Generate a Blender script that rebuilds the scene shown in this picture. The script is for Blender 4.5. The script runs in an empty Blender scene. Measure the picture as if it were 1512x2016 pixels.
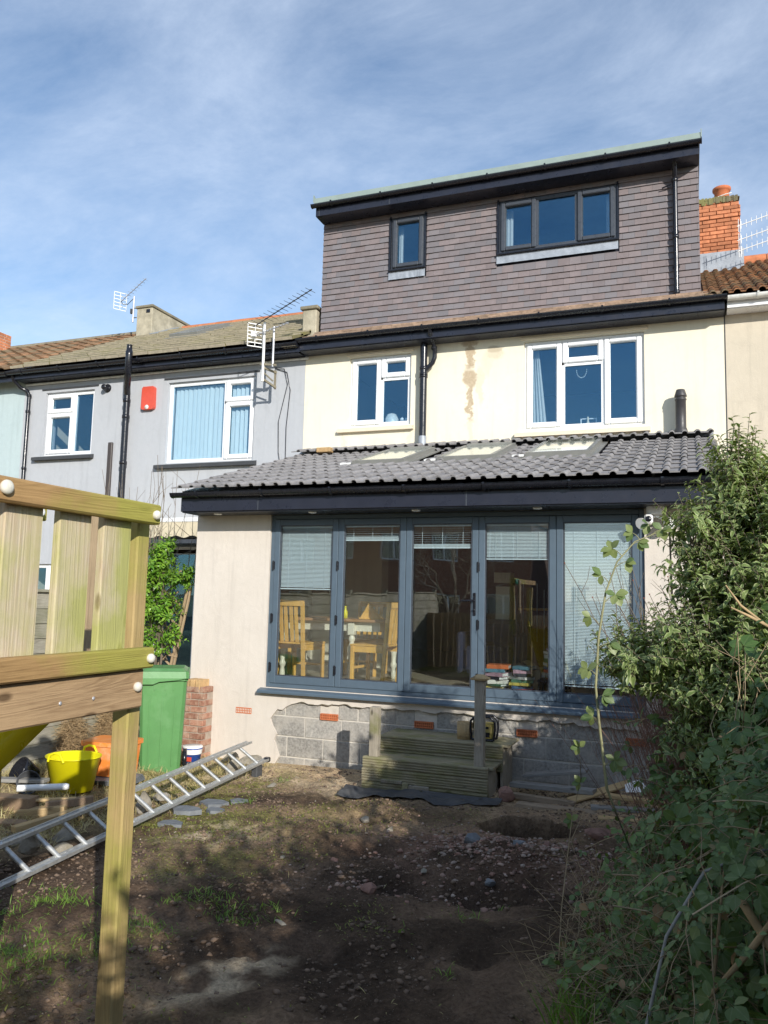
import bpy, bmesh, math, random
import numpy as np
from mathutils import Vector, Matrix
R = math.radians
random.seed(7); rng = np.random.default_rng(11)
scene = bpy.context.scene
col = scene.collection

# ------------------------------------------------------------ camera
cam_d = bpy.data.cameras.new('camera'); cam = bpy.data.objects.new('camera', cam_d); col.objects.link(cam)
YAW, PITCH, ROLL, FPX = 21.014, 6.211, 1.354, 1578.4
_y, _p, _r = R(YAW), R(PITCH), R(ROLL)
FW = Vector((-math.sin(_y)*math.cos(_p), math.cos(_y)*math.cos(_p), math.sin(_p)))
RT = Vector((math.cos(_y), math.sin(_y), 0)); UPV = RT.cross(FW)
RR = math.cos(_r)*RT + math.sin(_r)*UPV; UU = -math.sin(_r)*RT + math.cos(_r)*UPV
M = Matrix((RR, UU, -FW)).transposed().to_4x4(); M.translation = Vector((4.595, -8.302, 2.02))
cam.matrix_world = M
cam_d.sensor_fit = 'HORIZONTAL'; cam_d.sensor_width = 36; cam_d.lens = 36*FPX/1512
cam_d.clip_start = .05; cam_d.clip_end = 3000
scene.camera = cam

# ------------------------------------------------------------ world, sun, exposure
SUNV = Vector((.85, -1.0, .51)).normalized()          # towards the sun
SEL = math.asin(SUNV.z); SAZ = math.atan2(SUNV.x, SUNV.y)
world = bpy.data.worlds.new('World'); scene.world = world; world.use_nodes = True
nt = world.node_tree; nt.nodes.clear()
def wn(t, **k):
    n = nt.nodes.new(t)
    for a, b in k.items(): setattr(n, a, b)
    return n
sky = wn('ShaderNodeTexSky'); sky.sky_type = 'NISHITA'; sky.sun_disc = False
sky.sun_elevation = SEL; sky.sun_rotation = SAZ; sky.altitude = 60; sky.air_density = 1.0; sky.dust_density = .2; sky.ozone_density = 2.0
tc = wn('ShaderNodeTexCoord'); sep = wn('ShaderNodeSeparateXYZ'); nt.links.new(tc.outputs['Generated'], sep.inputs[0])
# clouds on a flat layer overhead: direction / height
mz = wn('ShaderNodeMath', operation='MAXIMUM'); nt.links.new(sep.outputs[2], mz.inputs[0]); mz.inputs[1].default_value = .02
az = wn('ShaderNodeMath', operation='ADD'); nt.links.new(mz.outputs[0], az.inputs[0]); az.inputs[1].default_value = .22
dx = wn('ShaderNodeMath', operation='DIVIDE'); nt.links.new(sep.outputs[0], dx.inputs[0]); nt.links.new(az.outputs[0], dx.inputs[1])
dy = wn('ShaderNodeMath', operation='DIVIDE'); nt.links.new(sep.outputs[1], dy.inputs[0]); nt.links.new(az.outputs[0], dy.inputs[1])
cb = wn('ShaderNodeCombineXYZ'); nt.links.new(dx.outputs[0], cb.inputs[0]); nt.links.new(dy.outputs[0], cb.inputs[1])
mp = wn('ShaderNodeMapping'); nt.links.new(cb.outputs[0], mp.inputs[0]); mp.inputs['Rotation'].default_value = (0, 0, R(28)); mp.inputs['Scale'].default_value = (1.0, 1.35, 1)
n1 = wn('ShaderNodeTexNoise'); nt.links.new(mp.outputs[0], n1.inputs['Vector']); n1.inputs['Scale'].default_value = 2.1; n1.inputs['Detail'].default_value = 9; n1.inputs['Roughness'].default_value = .66; n1.inputs['Distortion'].default_value = .35
n2 = wn('ShaderNodeTexNoise'); nt.links.new(mp.outputs[0], n2.inputs['Vector']); n2.inputs['Scale'].default_value = 6.5; n2.inputs['Detail'].default_value = 8; n2.inputs['Roughness'].default_value = .65
r1 = wn('ShaderNodeMapRange'); nt.links.new(n1.outputs[0], r1.inputs[0]); r1.inputs[1].default_value = .28; r1.inputs[2].default_value = .76
r2 = wn('ShaderNodeMapRange'); nt.links.new(n2.outputs[0], r2.inputs[0]); r2.inputs[1].default_value = .3; r2.inputs[2].default_value = .75; r2.inputs[3].default_value = .55; r2.inputs[4].default_value = 1.0
cm = wn('ShaderNodeMath', operation='MULTIPLY'); nt.links.new(r1.outputs[0], cm.inputs[0]); nt.links.new(r2.outputs[0], cm.inputs[1])
cf = wn('ShaderNodeMath', operation='MULTIPLY'); nt.links.new(cm.outputs[0], cf.inputs[0]); cf.inputs[1].default_value = .70
mixc = wn('ShaderNodeMix', data_type='RGBA'); nt.links.new(cf.outputs[0], mixc.inputs[0]); nt.links.new(sky.outputs[0], mixc.inputs[6]); mixc.inputs[7].default_value = (4.7, 5.4, 6.5, 1)
bg = wn('ShaderNodeBackground'); nt.links.new(mixc.outputs[2], bg.inputs[0]); bg.inputs[1].default_value = .145
wo = wn('ShaderNodeOutputWorld'); nt.links.new(bg.outputs[0], wo.inputs[0])
sd = bpy.data.lights.new('sun', 'SUN'); sd.energy = 4.2; sd.angle = R(.5); sd.color = (1, .955, .88)
so = bpy.data.objects.new('sun', sd); col.objects.link(so); so.rotation_euler = SUNV.to_track_quat('Z', 'Y').to_euler()
scene.view_settings.view_transform = 'Standard'; scene.view_settings.look = 'None'; scene.view_settings.exposure = .32; scene.view_settings.gamma = 1
scene.view_settings.use_curve_mapping = False
scene.cycles.max_bounces = 8; scene.cycles.transparent_max_bounces = 16

# ------------------------------------------------------------ materials
class NB:
    def __init__(s, name):
        s.m = bpy.data.materials.new(name); s.m.use_nodes = True; s.t = s.m.node_tree; s.b = s.t.nodes['Principled BSDF']; s.o = s.t.nodes['Material Output']
    def n(s, t, **k):
        x = s.t.nodes.new(t)
        for a, b in k.items(): setattr(x, a, b)
        return x
    def l(s, a, b): s.t.links.new(a, b)
    def coord(s, kind='Object', scale=(1,1,1)):
        c = s.n('ShaderNodeTexCoord'); m = s.n('ShaderNodeMapping'); s.l(c.outputs[kind], m.inputs[0]); m.inputs['Scale'].default_value = scale; return m.outputs[0]
    def world(s, scale=(1,1,1)):
        c = s.n('ShaderNodeNewGeometry'); m = s.n('ShaderNodeMapping'); s.l(c.outputs['Position'], m.inputs[0]); m.inputs['Scale'].default_value = scale; return m.outputs[0]
    def noise(s, v, scale, detail=6, rough=.6, dist=0):
        x = s.n('ShaderNodeTexNoise'); s.l(v, x.inputs['Vector']); x.inputs['Scale'].default_value = scale; x.inputs['Detail'].default_value = detail; x.inputs['Roughness'].default_value = rough; x.inputs['Distortion'].default_value = dist; return x.outputs[0]
    def rng(s, v, a, b, c=0, d=1):
        x = s.n('ShaderNodeMapRange'); s.l(v, x.inputs[0])
        for i, q in enumerate((a, b, c, d)): x.inputs[i+1].default_value = q
        return x.outputs[0]
    def mix(s, f, a, b, blend='MIX'):
        x = s.n('ShaderNodeMix', data_type='RGBA', blend_type=blend)
        if isinstance(f, (int, float)): x.inputs[0].default_value = f
        else: s.l(f, x.inputs[0])
        for i, q in ((6, a), (7, b)):
            if isinstance(q, tuple): x.inputs[i].default_value = (*q[:3], 1)
            else: s.l(q, x.inputs[i])
        return x.outputs[2]
    def math(s, op, a, b=None):
        x = s.n('ShaderNodeMath', operation=op)
        for i, q in ((0, a), (1, b)):
            if q is None: continue
            if isinstance(q, (int, float)): x.inputs[i].default_value = q
            else: s.l(q, x.inputs[i])
        return x.outputs[0]
    def bump(s, h, strength=.4, dist=.01):
        x = s.n('ShaderNodeBump'); s.l(h, x.inputs['Height']); x.inputs['Strength'].default_value = strength; x.inputs['Distance'].default_value = dist
        s.l(x.outputs[0], s.b.inputs['Normal']); return x
    def fin(s, colr, rough=.8, metal=0, spec=.5):
        if isinstance(colr, tuple): s.b.inputs['Base Color'].default_value = (*colr[:3], 1)
        else: s.l(colr, s.b.inputs['Base Color'])
        if isinstance(rough, (int, float)): s.b.inputs['Roughness'].default_value = rough
        else: s.l(rough, s.b.inputs['Roughness'])
        s.b.inputs['Metallic'].default_value = metal; s.b.inputs['Specular IOR Level'].default_value = spec
        return s.m
def vary(c, k): return tuple(min(1, max(0, q*k)) for q in c)
def rough_mat(name, c, var=.25, scale=8, rough=.85, bump=.3, bs=60, metal=0, rand=None, rv=.25, dirt=None, dscale=2.5, dlo=.5, dhi=.75, c2=None, spec=.4, bd=.01):
    b = NB(name); w = b.world()
    base = b.mix(b.rng(b.noise(w, scale), .3, .7), vary(c, 1-var), vary(c, 1+var))
    if rand:
        if rand == 'obj': rr = b.n('ShaderNodeObjectInfo').outputs['Random']
        else: rr = b.n('ShaderNodeNewGeometry').outputs['Random Per Island']
        if c2 is not None:
            base = b.mix(b.rng(rr, .25, .95), base, b.mix(.5, c2, vary(c2, 1.1)))
        wn_ = b.n('ShaderNodeTexWhiteNoise', noise_dimensions='1D'); b.l(rr, wn_.inputs['W'])
        base = b.mix(1.0, base, b.mix(wn_.outputs[0], (1-rv,)*3, (1+rv,)*3), 'MULTIPLY')
    if dirt is not None:
        base = b.mix(b.rng(b.noise(w, dscale, 9, .68), dlo, dhi), base, dirt)
    if bump: b.bump(b.noise(w, bs, 5, .65), bump, bd)
    return b.fin(base, rough, metal, spec)
def plain(name, c, rough=.4, var=.06, scale=14, metal=0, bump=0, bs=80, spec=.5):
    b = NB(name); w = b.world()
    base = b.mix(b.rng(b.noise(w, scale, 7), .3, .7), vary(c, 1-var), vary(c, 1+var))
    if bump: b.bump(b.noise(w, bs, 4), bump, .004)
    rr = b.rng(b.noise(w, scale*2.3, 6), .25, .75, max(.04, rough-.12), min(1, rough+.14))
    return b.fin(base, rr, metal, spec)
def wood(name, c, cdark, axis, green=None, glo=.5, ghi=.7, gscale=2.2, scale=1.0, rough=.75, knots=True, grooves=False, gstr=.5, gpos=None):
    b = NB(name)
    st = {'x': (.06, 1, 1), 'y': (1, .06, 1), 'z': (1, 1, .06)}[axis]
    oi = b.n('ShaderNodeObjectInfo').outputs['Random']
    c0 = b.n('ShaderNodeTexCoord').outputs['Object']
    off = b.n('ShaderNodeVectorMath', operation='ADD'); b.l(c0, off.inputs[0])
    cx = b.n('ShaderNodeCombineXYZ'); q = b.math('MULTIPLY', oi, 13.7)
    for i in range(3): b.l(q, cx.inputs[i])
    b.l(cx.outputs[0], off.inputs[1]); P0 = off.outputs[0]
    m = b.n('ShaderNodeMapping'); b.l(P0, m.inputs[0]); m.inputs['Scale'].default_value = st; v = m.outputs[0]
    big = b.noise(v, 11*scale, 3, .5, .7)
    rings = b.math('SINE', b.math('MULTIPLY', big, 75)); rings = b.rng(rings, -1, 1)
    mf = b.n('ShaderNodeMapping'); b.l(v, mf.inputs[0]); mf.inputs['Scale'].default_value = tuple(.5 if q < .5 else 1 for q in st); fine = b.noise(mf.outputs[0], 210*scale, 5, .75)
    base = b.mix(b.math('MULTIPLY', b.math('POWER', rings, 3), .42), c, cdark)
    base = b.mix(b.rng(fine, .42, .66, 0, .6), base, vary(cdark, .8))
    base = b.mix(b.rng(b.noise(P0, 3.2, 5), .35, .7, 0, .65), base, vary(c, 1.25))
    if knots:
        vo = b.n('ShaderNodeTexVoronoi'); mm = b.n('ShaderNodeMapping'); b.l(P0, mm.inputs[0]); mm.inputs['Scale'].default_value = tuple(.45 if q < .5 else 1 for q in st); b.l(mm.outputs[0], vo.inputs['Vector']); vo.inputs['Scale'].default_value = 8.5*scale
        k = b.rng(vo.outputs['Distance'], .10, .16, 1, 0); base = b.mix(b.math('MULTIPLY', k, .8), base, vary(cdark, .45))
    if green is not None:
        gn = b.noise(P0, gscale, 6, .6)
        if gpos is not None:
            sp_ = b.n('ShaderNodeSeparateXYZ'); b.l(b.world(), sp_.inputs[0]); gn = b.math('ADD', gn, b.math('MULTIPLY', b.math('SUBTRACT', sp_.outputs[gpos[0]], gpos[1]), gpos[2]))
        g = b.rng(gn, glo, ghi); base = b.mix(b.math('MULTIPLY', g, .85), base, b.mix(b.rng(fine, .3, .7), vary(green, .75), vary(green, 1.15)))
    b.bump(b.math('ADD', b.math('MULTIPLY', fine, .7), b.math('MULTIPLY', rings, .35)), gstr, .004)
    return b.fin(base, rough, 0, .3)
def glass_mat(name, tint=(.97, .985, .985), boost=.9, base=.045, coat=(1, 1, 1)):
    b = NB(name); tr = b.n('ShaderNodeBsdfTransparent'); tr.inputs[0].default_value = (*tint, 1)
    gl = b.n('ShaderNodeBsdfGlossy'); gl.inputs['Roughness'].default_value = 0.0; gl.inputs[0].default_value = (*coat, 1)
    lw = b.n('ShaderNodeLayerWeight'); lw.inputs['Blend'].default_value = .5
    f = b.math('MINIMUM', b.math('ADD', b.math('MULTIPLY', b.math('POWER', lw.outputs['Facing'], 5.0), boost), base), 1.0)
    # slightly uneven panes bend what they reflect
    bp = b.n('ShaderNodeBump'); b.l(b.noise(b.world(), 1.6, 1, .4), bp.inputs['Height']); bp.inputs['Strength'].default_value = .10; bp.inputs['Distance'].default_value = .02; b.l(bp.outputs[0], gl.inputs['Normal'])
    mx = b.n('ShaderNodeMixShader'); b.l(f, mx.inputs[0]); b.l(tr.outputs[0], mx.inputs[1]); b.l(gl.outputs[0], mx.inputs[2]); b.l(mx.outputs[0], b.o.inputs[0])
    return b.m
def leaf_mat(name, c1, c2, edge=None, rough=.42, trans=.25, vein=None, red=None):
    b = NB(name); ri = b.n('ShaderNodeNewGeometry').outputs['Random Per Island']
    base = b.mix(ri, c1, c2)
    wn_ = b.n('ShaderNodeTexWhiteNoise', noise_dimensions='1D'); b.l(ri, wn_.inputs['W'])
    base = b.mix(1.0, base, b.mix(wn_.outputs[0], (.65,)*3, (1.3,)*3), 'MULTIPLY')
    if red is not None: base = b.mix(b.rng(wn_.outputs[0], .93, .96), base, red)
    uv = b.n('ShaderNodeUVMap'); uv.uv_map = 'UVMap'; sp = b.n('ShaderNodeSeparateXYZ'); b.l(uv.outputs[0], sp.inputs[0])
    a = b.math('ABSOLUTE', b.math('SUBTRACT', sp.outputs[0], .5))     # 0 on the midrib, .5 on the margin
    if edge is not None: base = b.mix(b.rng(a, .24, .42, 0, .8), base, edge)
    if vein is not None: base = b.mix(b.rng(a, .02, .07, .6, 0), base, vein)
    base = b.mix(b.rng(b.noise(b.world(), 25, 4), .35, .7, 0, .35), base, vary(c1, .6))
    m = b.fin(base, rough, 0, .45)
    td = b.n('ShaderNodeBsdfTranslucent'); b.l(b.mix(1.0, base, (1.5, 1.5, .6), 'MULTIPLY'), td.inputs[0])
    mx = b.n('ShaderNodeMixShader'); mx.inputs[0].default_value = trans; b.l(b.b.outputs[0], mx.inputs[1]); b.l(td.outputs[0], mx.inputs[2]); b.l(mx.outputs[0], b.o.inputs[0])
    return m

# ------------------------------------------------------------ mesh helpers
ORG = {}
def org(o): return ORG.get(o.name, Vector((0, 0, 0))) if o is not None else Vector((0, 0, 0))
def tag(o, label=None, cat=None, group=None, kind=None):
    if label: o['label'] = label
    if cat: o['category'] = cat
    if group: o['group'] = group
    if kind: o['kind'] = kind
    return o
def thing(name, loc, label, cat, group=None):
    o = bpy.data.objects.new(name, None); col.objects.link(o); o.location = loc; o.empty_display_size = .1
    ORG[o.name] = Vector(loc); return tag(o, label, cat, group)
def link(name, me, parent=None, wloc=(0, 0, 0), rot=None):
    o = bpy.data.objects.new(name, me); col.objects.link(o); w = Vector(wloc)
    if parent is not None: o.parent = parent
    o.location = w - org(parent); ORG[o.name] = w
    if rot is not None: o.rotation_euler = rot
    return o
def basis(d, up=(0, 0, 1)):
    d = Vector(d).normalized(); s = d.cross(Vector(up))
    if s.length < 1e-4: s = d.cross(Vector((1, 0, 0)))
    s.normalize(); return d, s, s.cross(d)
class MB:
    def __init__(s): s.v = []; s.f = []; s.mi = []; s.cur = 0; s.sm = []
    def add(s, vs, fs, smooth=False):
        k = len(s.v); s.v += [tuple(q) for q in vs]
        for f in fs: s.f.append(tuple(i+k for i in f)); s.mi.append(s.cur); s.sm.append(smooth)
        return s
    def box(s, x0, x1, y0, y1, z0, z1, bev=0):
        if bev:
            b = min(bev, abs(x1-x0)*.45, abs(y1-y0)*.45, abs(z1-z0)*.45); vs = []; fs = []
            X = (x0, x1); Yy = (y0, y1); Z = (z0, z1); idx = {}
            for i in (0, 1):
                for j in (0, 1):
                    for k in (0, 1):
                        sx = b if i == 0 else -b; sy = b if j == 0 else -b; sz = b if k == 0 else -b
                        for t, p in enumerate(((X[i], Yy[j]+sy, Z[k]+sz), (X[i]+sx, Yy[j], Z[k]+sz), (X[i]+sx, Yy[j]+sy, Z[k]))):
                            idx[(i, j, k, t)] = len(vs); vs.append(p)
            I = lambda i, j, k, t: idx[(i, j, k, t)]
            for i in (0, 1):
                q = [I(i, 0, 0, 0), I(i, 1, 0, 0), I(i, 1, 1, 0), I(i, 0, 1, 0)]; fs.append(q if i else q[::-1])
                q = [I(0, i, 0, 1), I(0, i, 1, 1), I(1, i, 1, 1), I(1, i, 0, 1)]; fs.append(q if i else q[::-1])
                q = [I(0, 0, i, 2), I(1, 0, i, 2), I(1, 1, i, 2), I(0, 1, i, 2)]; fs.append(q if i else q[::-1])
            for a in (0, 1):
                for c in (0, 1):
                    fs.append((I(a, c, 0, 0), I(a, c, 1, 0), I(a, c, 1, 1), I(a, c, 0, 1)))
                    fs.append((I(a, 0, c, 0), I(a, 1, c, 0), I(a, 1, c, 2), I(a, 0, c, 2)))
                    fs.append((I(0, a, c, 1), I(1, a, c, 1), I(1, a, c, 2), I(0, a, c, 2)))
                    for k in (0, 1): fs.append((I(a, c, k, 0), I(a, c, k, 1), I(a, c, k, 2)))
            return s.add(vs, fs)
        vs = [(x0, y0, z0), (x1, y0, z0), (x1, y1, z0), (x0, y1, z0), (x0, y0, z1), (x1, y0, z1), (x1, y1, z1), (x0, y1, z1)]
        return s.add(vs, [(0, 3, 2, 1), (4, 5, 6, 7), (0, 1, 5, 4), (1, 2, 6, 5), (2, 3, 7, 6), (3, 0, 4, 7)])
    def bar(s, a, b, w, h, up=(0, 0, 1)):
        """box section bar from a to b: w sideways, h along up"""
        a = Vector(a); b = Vector(b); d, sd_, u = basis(b-a, up); vs = []
        for p in (a, b):
            for i, j in ((-1, -1), (1, -1), (1, 1), (-1, 1)): vs.append(p+sd_*(w/2*i)+u*(h/2*j))
        return s.add(vs, [(0, 1, 2, 3), (7, 6, 5, 4), (0, 4, 5, 1), (1, 5, 6, 2), (2, 6, 7, 3), (3, 7, 4, 0)])
    def tube(s, pts, r, n=8, cap=True, smooth=True):
        pts = [Vector(p) for p in pts]; rs = r if isinstance(r, (list, tuple)) else [r]*len(pts); vs = []; fs = []
        up = Vector((0, 0, 1))
        for i, p in enumerate(pts):
            d = (pts[min(i+1, len(pts)-1)]-pts[max(i-1, 0)]); d, a, b = basis(d, up if abs(d.normalized().z) < .95 else (0, 1, 0)); up = b if abs(d.z) < .95 else Vector((0, 1, 0))
            for k in range(n): t = 2*math.pi*k/n; vs.append(p+a*(rs[i]*math.cos(t))+b*(rs[i]*math.sin(t)))
        for i in range(len(pts)-1):
            for k in range(n): k2 = (k+1) % n; fs.append((i*n+k, i*n+k2, (i+1)*n+k2, (i+1)*n+k))
        s.add(vs, fs, smooth)
        if cap: s.add([vs[k] for k in range(n)], [tuple(range(n))[::-1]]); s.add([vs[(len(pts)-1)*n+k] for k in range(n)], [tuple(range(n))])
        return s
    def lathe(s, c, prof, n=16, axis='z', smooth=True, sx=1, sy=1):
        """prof: (radius, height) list"""
        vs = []; fs = []; c = Vector(c)
        for r_, h in prof:
            for k in range(n):
                t = 2*math.pi*k/n; a, b = r_*math.cos(t)*sx, r_*math.sin(t)*sy
                vs.append(c+(Vector((a, b, h)) if axis == 'z' else Vector((a, h, b)) if axis == 'y' else Vector((h, a, b))))
        for i in range(len(prof)-1):
            for k in range(n): k2 = (k+1) % n; fs.append((i*n+k, i*n+k2, (i+1)*n+k2, (i+1)*n+k))
        return s.add(vs, fs, smooth)
    def disc(s, c, r_, n=16, nrm=(0, 0, 1)):
        d, a, b = basis(nrm, (0, 1, 0)); c = Vector(c)
        return s.add([c+a*(r_*math.cos(2*math.pi*k/n))+b*(r_*math.sin(2*math.pi*k/n)) for k in range(n)], [tuple(range(n))])
    def prism(s, poly, y0, y1):
        """poly in (x, z) extruded along y"""
        n = len(poly); vs = [(x, y0, z) for x, z in poly]+[(x, y1, z) for x, z in poly]
        return s.add(vs, [tuple(range(n)), tuple(range(n, 2*n))[::-1]]+[(i, i+n, (i+1) % n+n, (i+1) % n) for i in range(n)])
    def prism_x(s, poly, x0, x1):
        n = len(poly); vs = [(x0, y, z) for y, z in poly]+[(x1, y, z) for y, z in poly]
        return s.add(vs, [tuple(range(n))[::-1], tuple(range(n, 2*n))]+[(i, (i+1) % n, (i+1) % n+n, i+n) for i in range(n)])
    def mesh(s, name, mats, o=(0, 0, 0)):
        me = bpy.data.meshes.new(name); me.from_pydata([(x-o[0], y-o[1], z-o[2]) for x, y, z in s.v], [], s.f)
        for m in (mats if isinstance(mats, (list, tuple)) else [mats]): me.materials.append(m)
        me.polygons.foreach_set('material_index', s.mi); me.polygons.foreach_set('use_smooth', s.sm); me.update(); return me
    def fixn(s, me):
        bm = bmesh.new(); bm.from_mesh(me); bmesh.ops.recalc_face_normals(bm, faces=bm.faces); bm.to_mesh(me); bm.free()
    def build(s, name, mats, parent=None, at=None):
        o = Vector(at) if at is not None else (org(parent) if parent is not None else Vector((0, 0, 0)))
        me = s.mesh(name, mats, o); s.fixn(me); return link(name, me, parent, o)
    def solo(s, name, mats, label, cat, group=None, kind=None):
        a = np.array(s.v); o = (a[:, 0].mean(), a[:, 1].mean(), a[:, 2].min()); ob = s.build(name, mats, None, o); return tag(ob, label, cat, group, kind)
def raw_mesh(name, V, F, mat, smooth=False, uv=None):
    """V (n,3), F (m,k) numpy"""
    me = bpy.data.meshes.new(name); k = F.shape[1]; me.vertices.add(len(V)); me.vertices.foreach_set('co', np.asarray(V, np.float32).ravel())
    me.loops.add(F.size); me.loops.foreach_set('vertex_index', F.astype(np.int32).ravel()); me.polygons.add(len(F))
    me.polygons.foreach_set('loop_start', np.arange(len(F), dtype=np.int32)*k)
    try: me.polygons.foreach_set('loop_total', np.full(len(F), k, np.int32))
    except Exception: pass
    if smooth: me.polygons.foreach_set('use_smooth', np.ones(len(F), bool))
    me.materials.append(mat); me.update(calc_edges=True)
    if uv is not None:
        l = me.uv_layers.new(name='UVMap'); l.data.foreach_set('uv', np.asarray(uv, np.float32)[F.ravel()].ravel())
    me.validate(); return me
# leaf template: t along, s across, n up ; 11 verts, 8 quads (tris doubled as quads are avoided: triangles only)
_T = np.array([0, .22, .52, .8, 1.0]); _W = np.array([0, .62, 1.0, .62, 0])
def leaf_arrays(P, Dn, Nn, L, Wd, curl=.25, fold=.25):
    """P,Dn,Nn (n,3) ; L,Wd (n,)"""
    n = len(P); Dn = Dn/np.linalg.norm(Dn, axis=1)[:, None]; S = np.cross(Dn, Nn); S /= np.linalg.norm(S, axis=1)[:, None]+1e-9; N = np.cross(S, Dn)
    loc = []; uvs = []
    for t in _T: loc.append((t, 0, 0)); uvs.append((.5, t))
    for i in (1, 2, 3): loc.append((_T[i], _W[i], 1)); uvs.append((1, _T[i]))
    for i in (1, 2, 3): loc.append((_T[i], -_W[i], 1)); uvs.append((0, _T[i]))
    loc = np.array(loc)
    t = loc[:, 0][None, :, None]; s_ = loc[:, 1][None, :, None]; e = loc[:, 2][None, :, None]
    cu = (curl*(1+.6*(np.random.default_rng(3).random(n)-.5)))[:, None, None]
    V = P[:, None, :]+Dn[:, None, :]*t*L[:, None, None]+S[:, None, :]*s_*Wd[:, None, None]*.5+N[:, None, :]*(fold*np.abs(s_)*Wd[:, None, None]*.5-cu*t*t*L[:, None, None])
    tri = np.array([(0, 5, 1), (1, 5, 6), (1, 6, 2), (2, 6, 7), (2, 7, 3), (3, 7, 4), (0, 1, 8), (1, 9, 8), (1, 2, 9), (2, 10, 9), (2, 3, 10), (3, 4, 10)])
    F = (tri[None]+(np.arange(n)*11)[:, None, None]).reshape(-1, 3)
    return V.reshape(-1, 3), F, np.tile(np.array(uvs), (n, 1))
def leaves(name, mat, parent, P, Dn, Nn, L, Wd, curl=.25, fold=.25, o=None):
    V, F, uv = leaf_arrays(P, Dn, Nn, L, Wd, curl, fold); o = np.array(o if o is not None else org(parent)); me = raw_mesh(name, V-o, F, mat, True, uv)
    return link(name, me, parent, o)
def tri_tubes(name, mat, parent, A, B, r0, r1, n=3, o=None):
    """many thin straight segments"""
    A = np.asarray(A, float); B = np.asarray(B, float); m = len(A); D_ = B-A; D_ /= np.linalg.norm(D_, axis=1)[:, None]+1e-9
    ref = np.where(np.abs(D_[:, 2:3]) < .9, np.array([[0, 0, 1.]]), np.array([[1., 0, 0]])); S = np.cross(D_, ref); S /= np.linalg.norm(S, axis=1)[:, None]; U = np.cross(S, D_)
    r0 = np.broadcast_to(r0, (m,)); r1 = np.broadcast_to(r1, (m,)); vs = []
    for pnt, rr in ((A, r0), (B, r1)):
        for k in range(n): a = 2*math.pi*k/n; vs.append(pnt+S*(rr*math.cos(a))[:, None]+U*(rr*math.sin(a))[:, None])
    V = np.stack(vs, 1).reshape(-1, 3); fs = []
    for k in range(n): k2 = (k+1) % n; fs.append((k, k2, n+k2)); fs.append((k, n+k2, n+k))
    F = (np.array(fs)[None]+(np.arange(m)*2*n)[:, None, None]).reshape(-1, 3)
    o = np.array(o if o is not None else org(parent)); me = raw_mesh(name, V-o, F, mat, True); return link(name, me, parent, o)
def polyline_tubes(lines, rad):
    """lines: list of (k,3) arrays; returns A,B,r0,r1"""
    A = []; B = []; a0 = []; a1 = []
    for ln, r in zip(lines, rad):
        k = len(ln)
        for i in range(k-1): A.append(ln[i]); B.append(ln[i+1]); a0.append(r*(1-.75*i/k)); a1.append(r*(1-.75*(i+1)/k))
    return np.array(A), np.array(B), np.array(a0), np.array(a1)
# numpy value noise for the terrain
_perm = np.random.default_rng(5).random((256, 256))
def vnoise(x, y, f):
    x = x*f; y = y*f; xi = np.floor(x).astype(int); yi = np.floor(y).astype(int); fx = x-xi; fy = y-yi; fx = fx*fx*(3-2*fx); fy = fy*fy*(3-2*fy)
    g = lambda a, b: _perm[a & 255, b & 255]
    return (g(xi, yi)*(1-fx)+g(xi+1, yi)*fx)*(1-fy)+(g(xi, yi+1)*(1-fx)+g(xi+1, yi+1)*fx)*fy
def fbm(x, y, f, o=4, p=.5):
    s = 0; a = 1; t = 0
    for i in range(o): s = s+a*vnoise(x+17.3*i, y-9.1*i, f); t += a; a *= p; f *= 2.03
    return s/t
PIT = [(3.36, -1.84, .36, .30, -.50)]     # x, y, rx, ry, depth
def ground_z(x, y):
    x = np.asarray(x, float); y = np.asarray(y, float)
    g = .14+.03*np.clip(-y, -3, 12)+.022*np.clip(x, 0, 5.2)
    near = np.clip((10-np.hypot(x-1.5, y+4))/2.5, 0, 1)*np.clip((-y+.02)/.25, 0, 1)
    g = g+near*(.06*(fbm(x, y, 1.3)-.5)+.075*(fbm(x, y, 6, 4)-.5)+.035*(fbm(x, y, 24, 3)-.5))
    g = g+.16*np.exp(-((x+1.05)/.5)**2)*np.clip(-y/1.2-.3, 0, 1)*(y > -6)      # bank along the fence
    # hollows and scuffs
    for hx, hy, hr, hd in ((2.1, -2.0, .20, .09), (2.9, -3.55, .26, .09), (3.45, -3.5, .30, .12), (3.75, -3.2, .2, .1), (2.3, -4.4, .25, .05), (1.7, -3.6, .3, .04), (3.0, -4.6, .3, .06), (2.6, -2.9, .2, .05), (3.5, -4.4, .25, .06)):
        g = g-hd*np.exp(-(((x-hx)/hr)**2+((y-hy)/(hr*.6))**2)**1.3)*(.5+fbm(x, y, 8, 3))
    # spoil heap round the pit
    g = g+.11*np.exp(-(((x-3.42)/.62)**2+((y+2.85)/.40)**2))*(.55+.9*fbm(x, y, 11, 3))
    g = g+.07*np.exp(-(((x-2.0)/.5)**2+((y+2.75)/.25)**2))*(2*fbm(x, y, 9, 3)-.4)
    g = g-.07*np.exp(-(((x-1.62)/.25)**2+((y+1.3)/.14)**2))
    for px, py, rx, ry, dp in PIT:
        d = np.hypot((x-px)/rx, (y-py)/ry)+.18*(fbm(x, y, 5, 2)-.5); g = g+dp*np.clip((1.06-d)/.14, 0, 1)
    return g
def gz(x, y): return float(ground_z(x, y))
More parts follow.
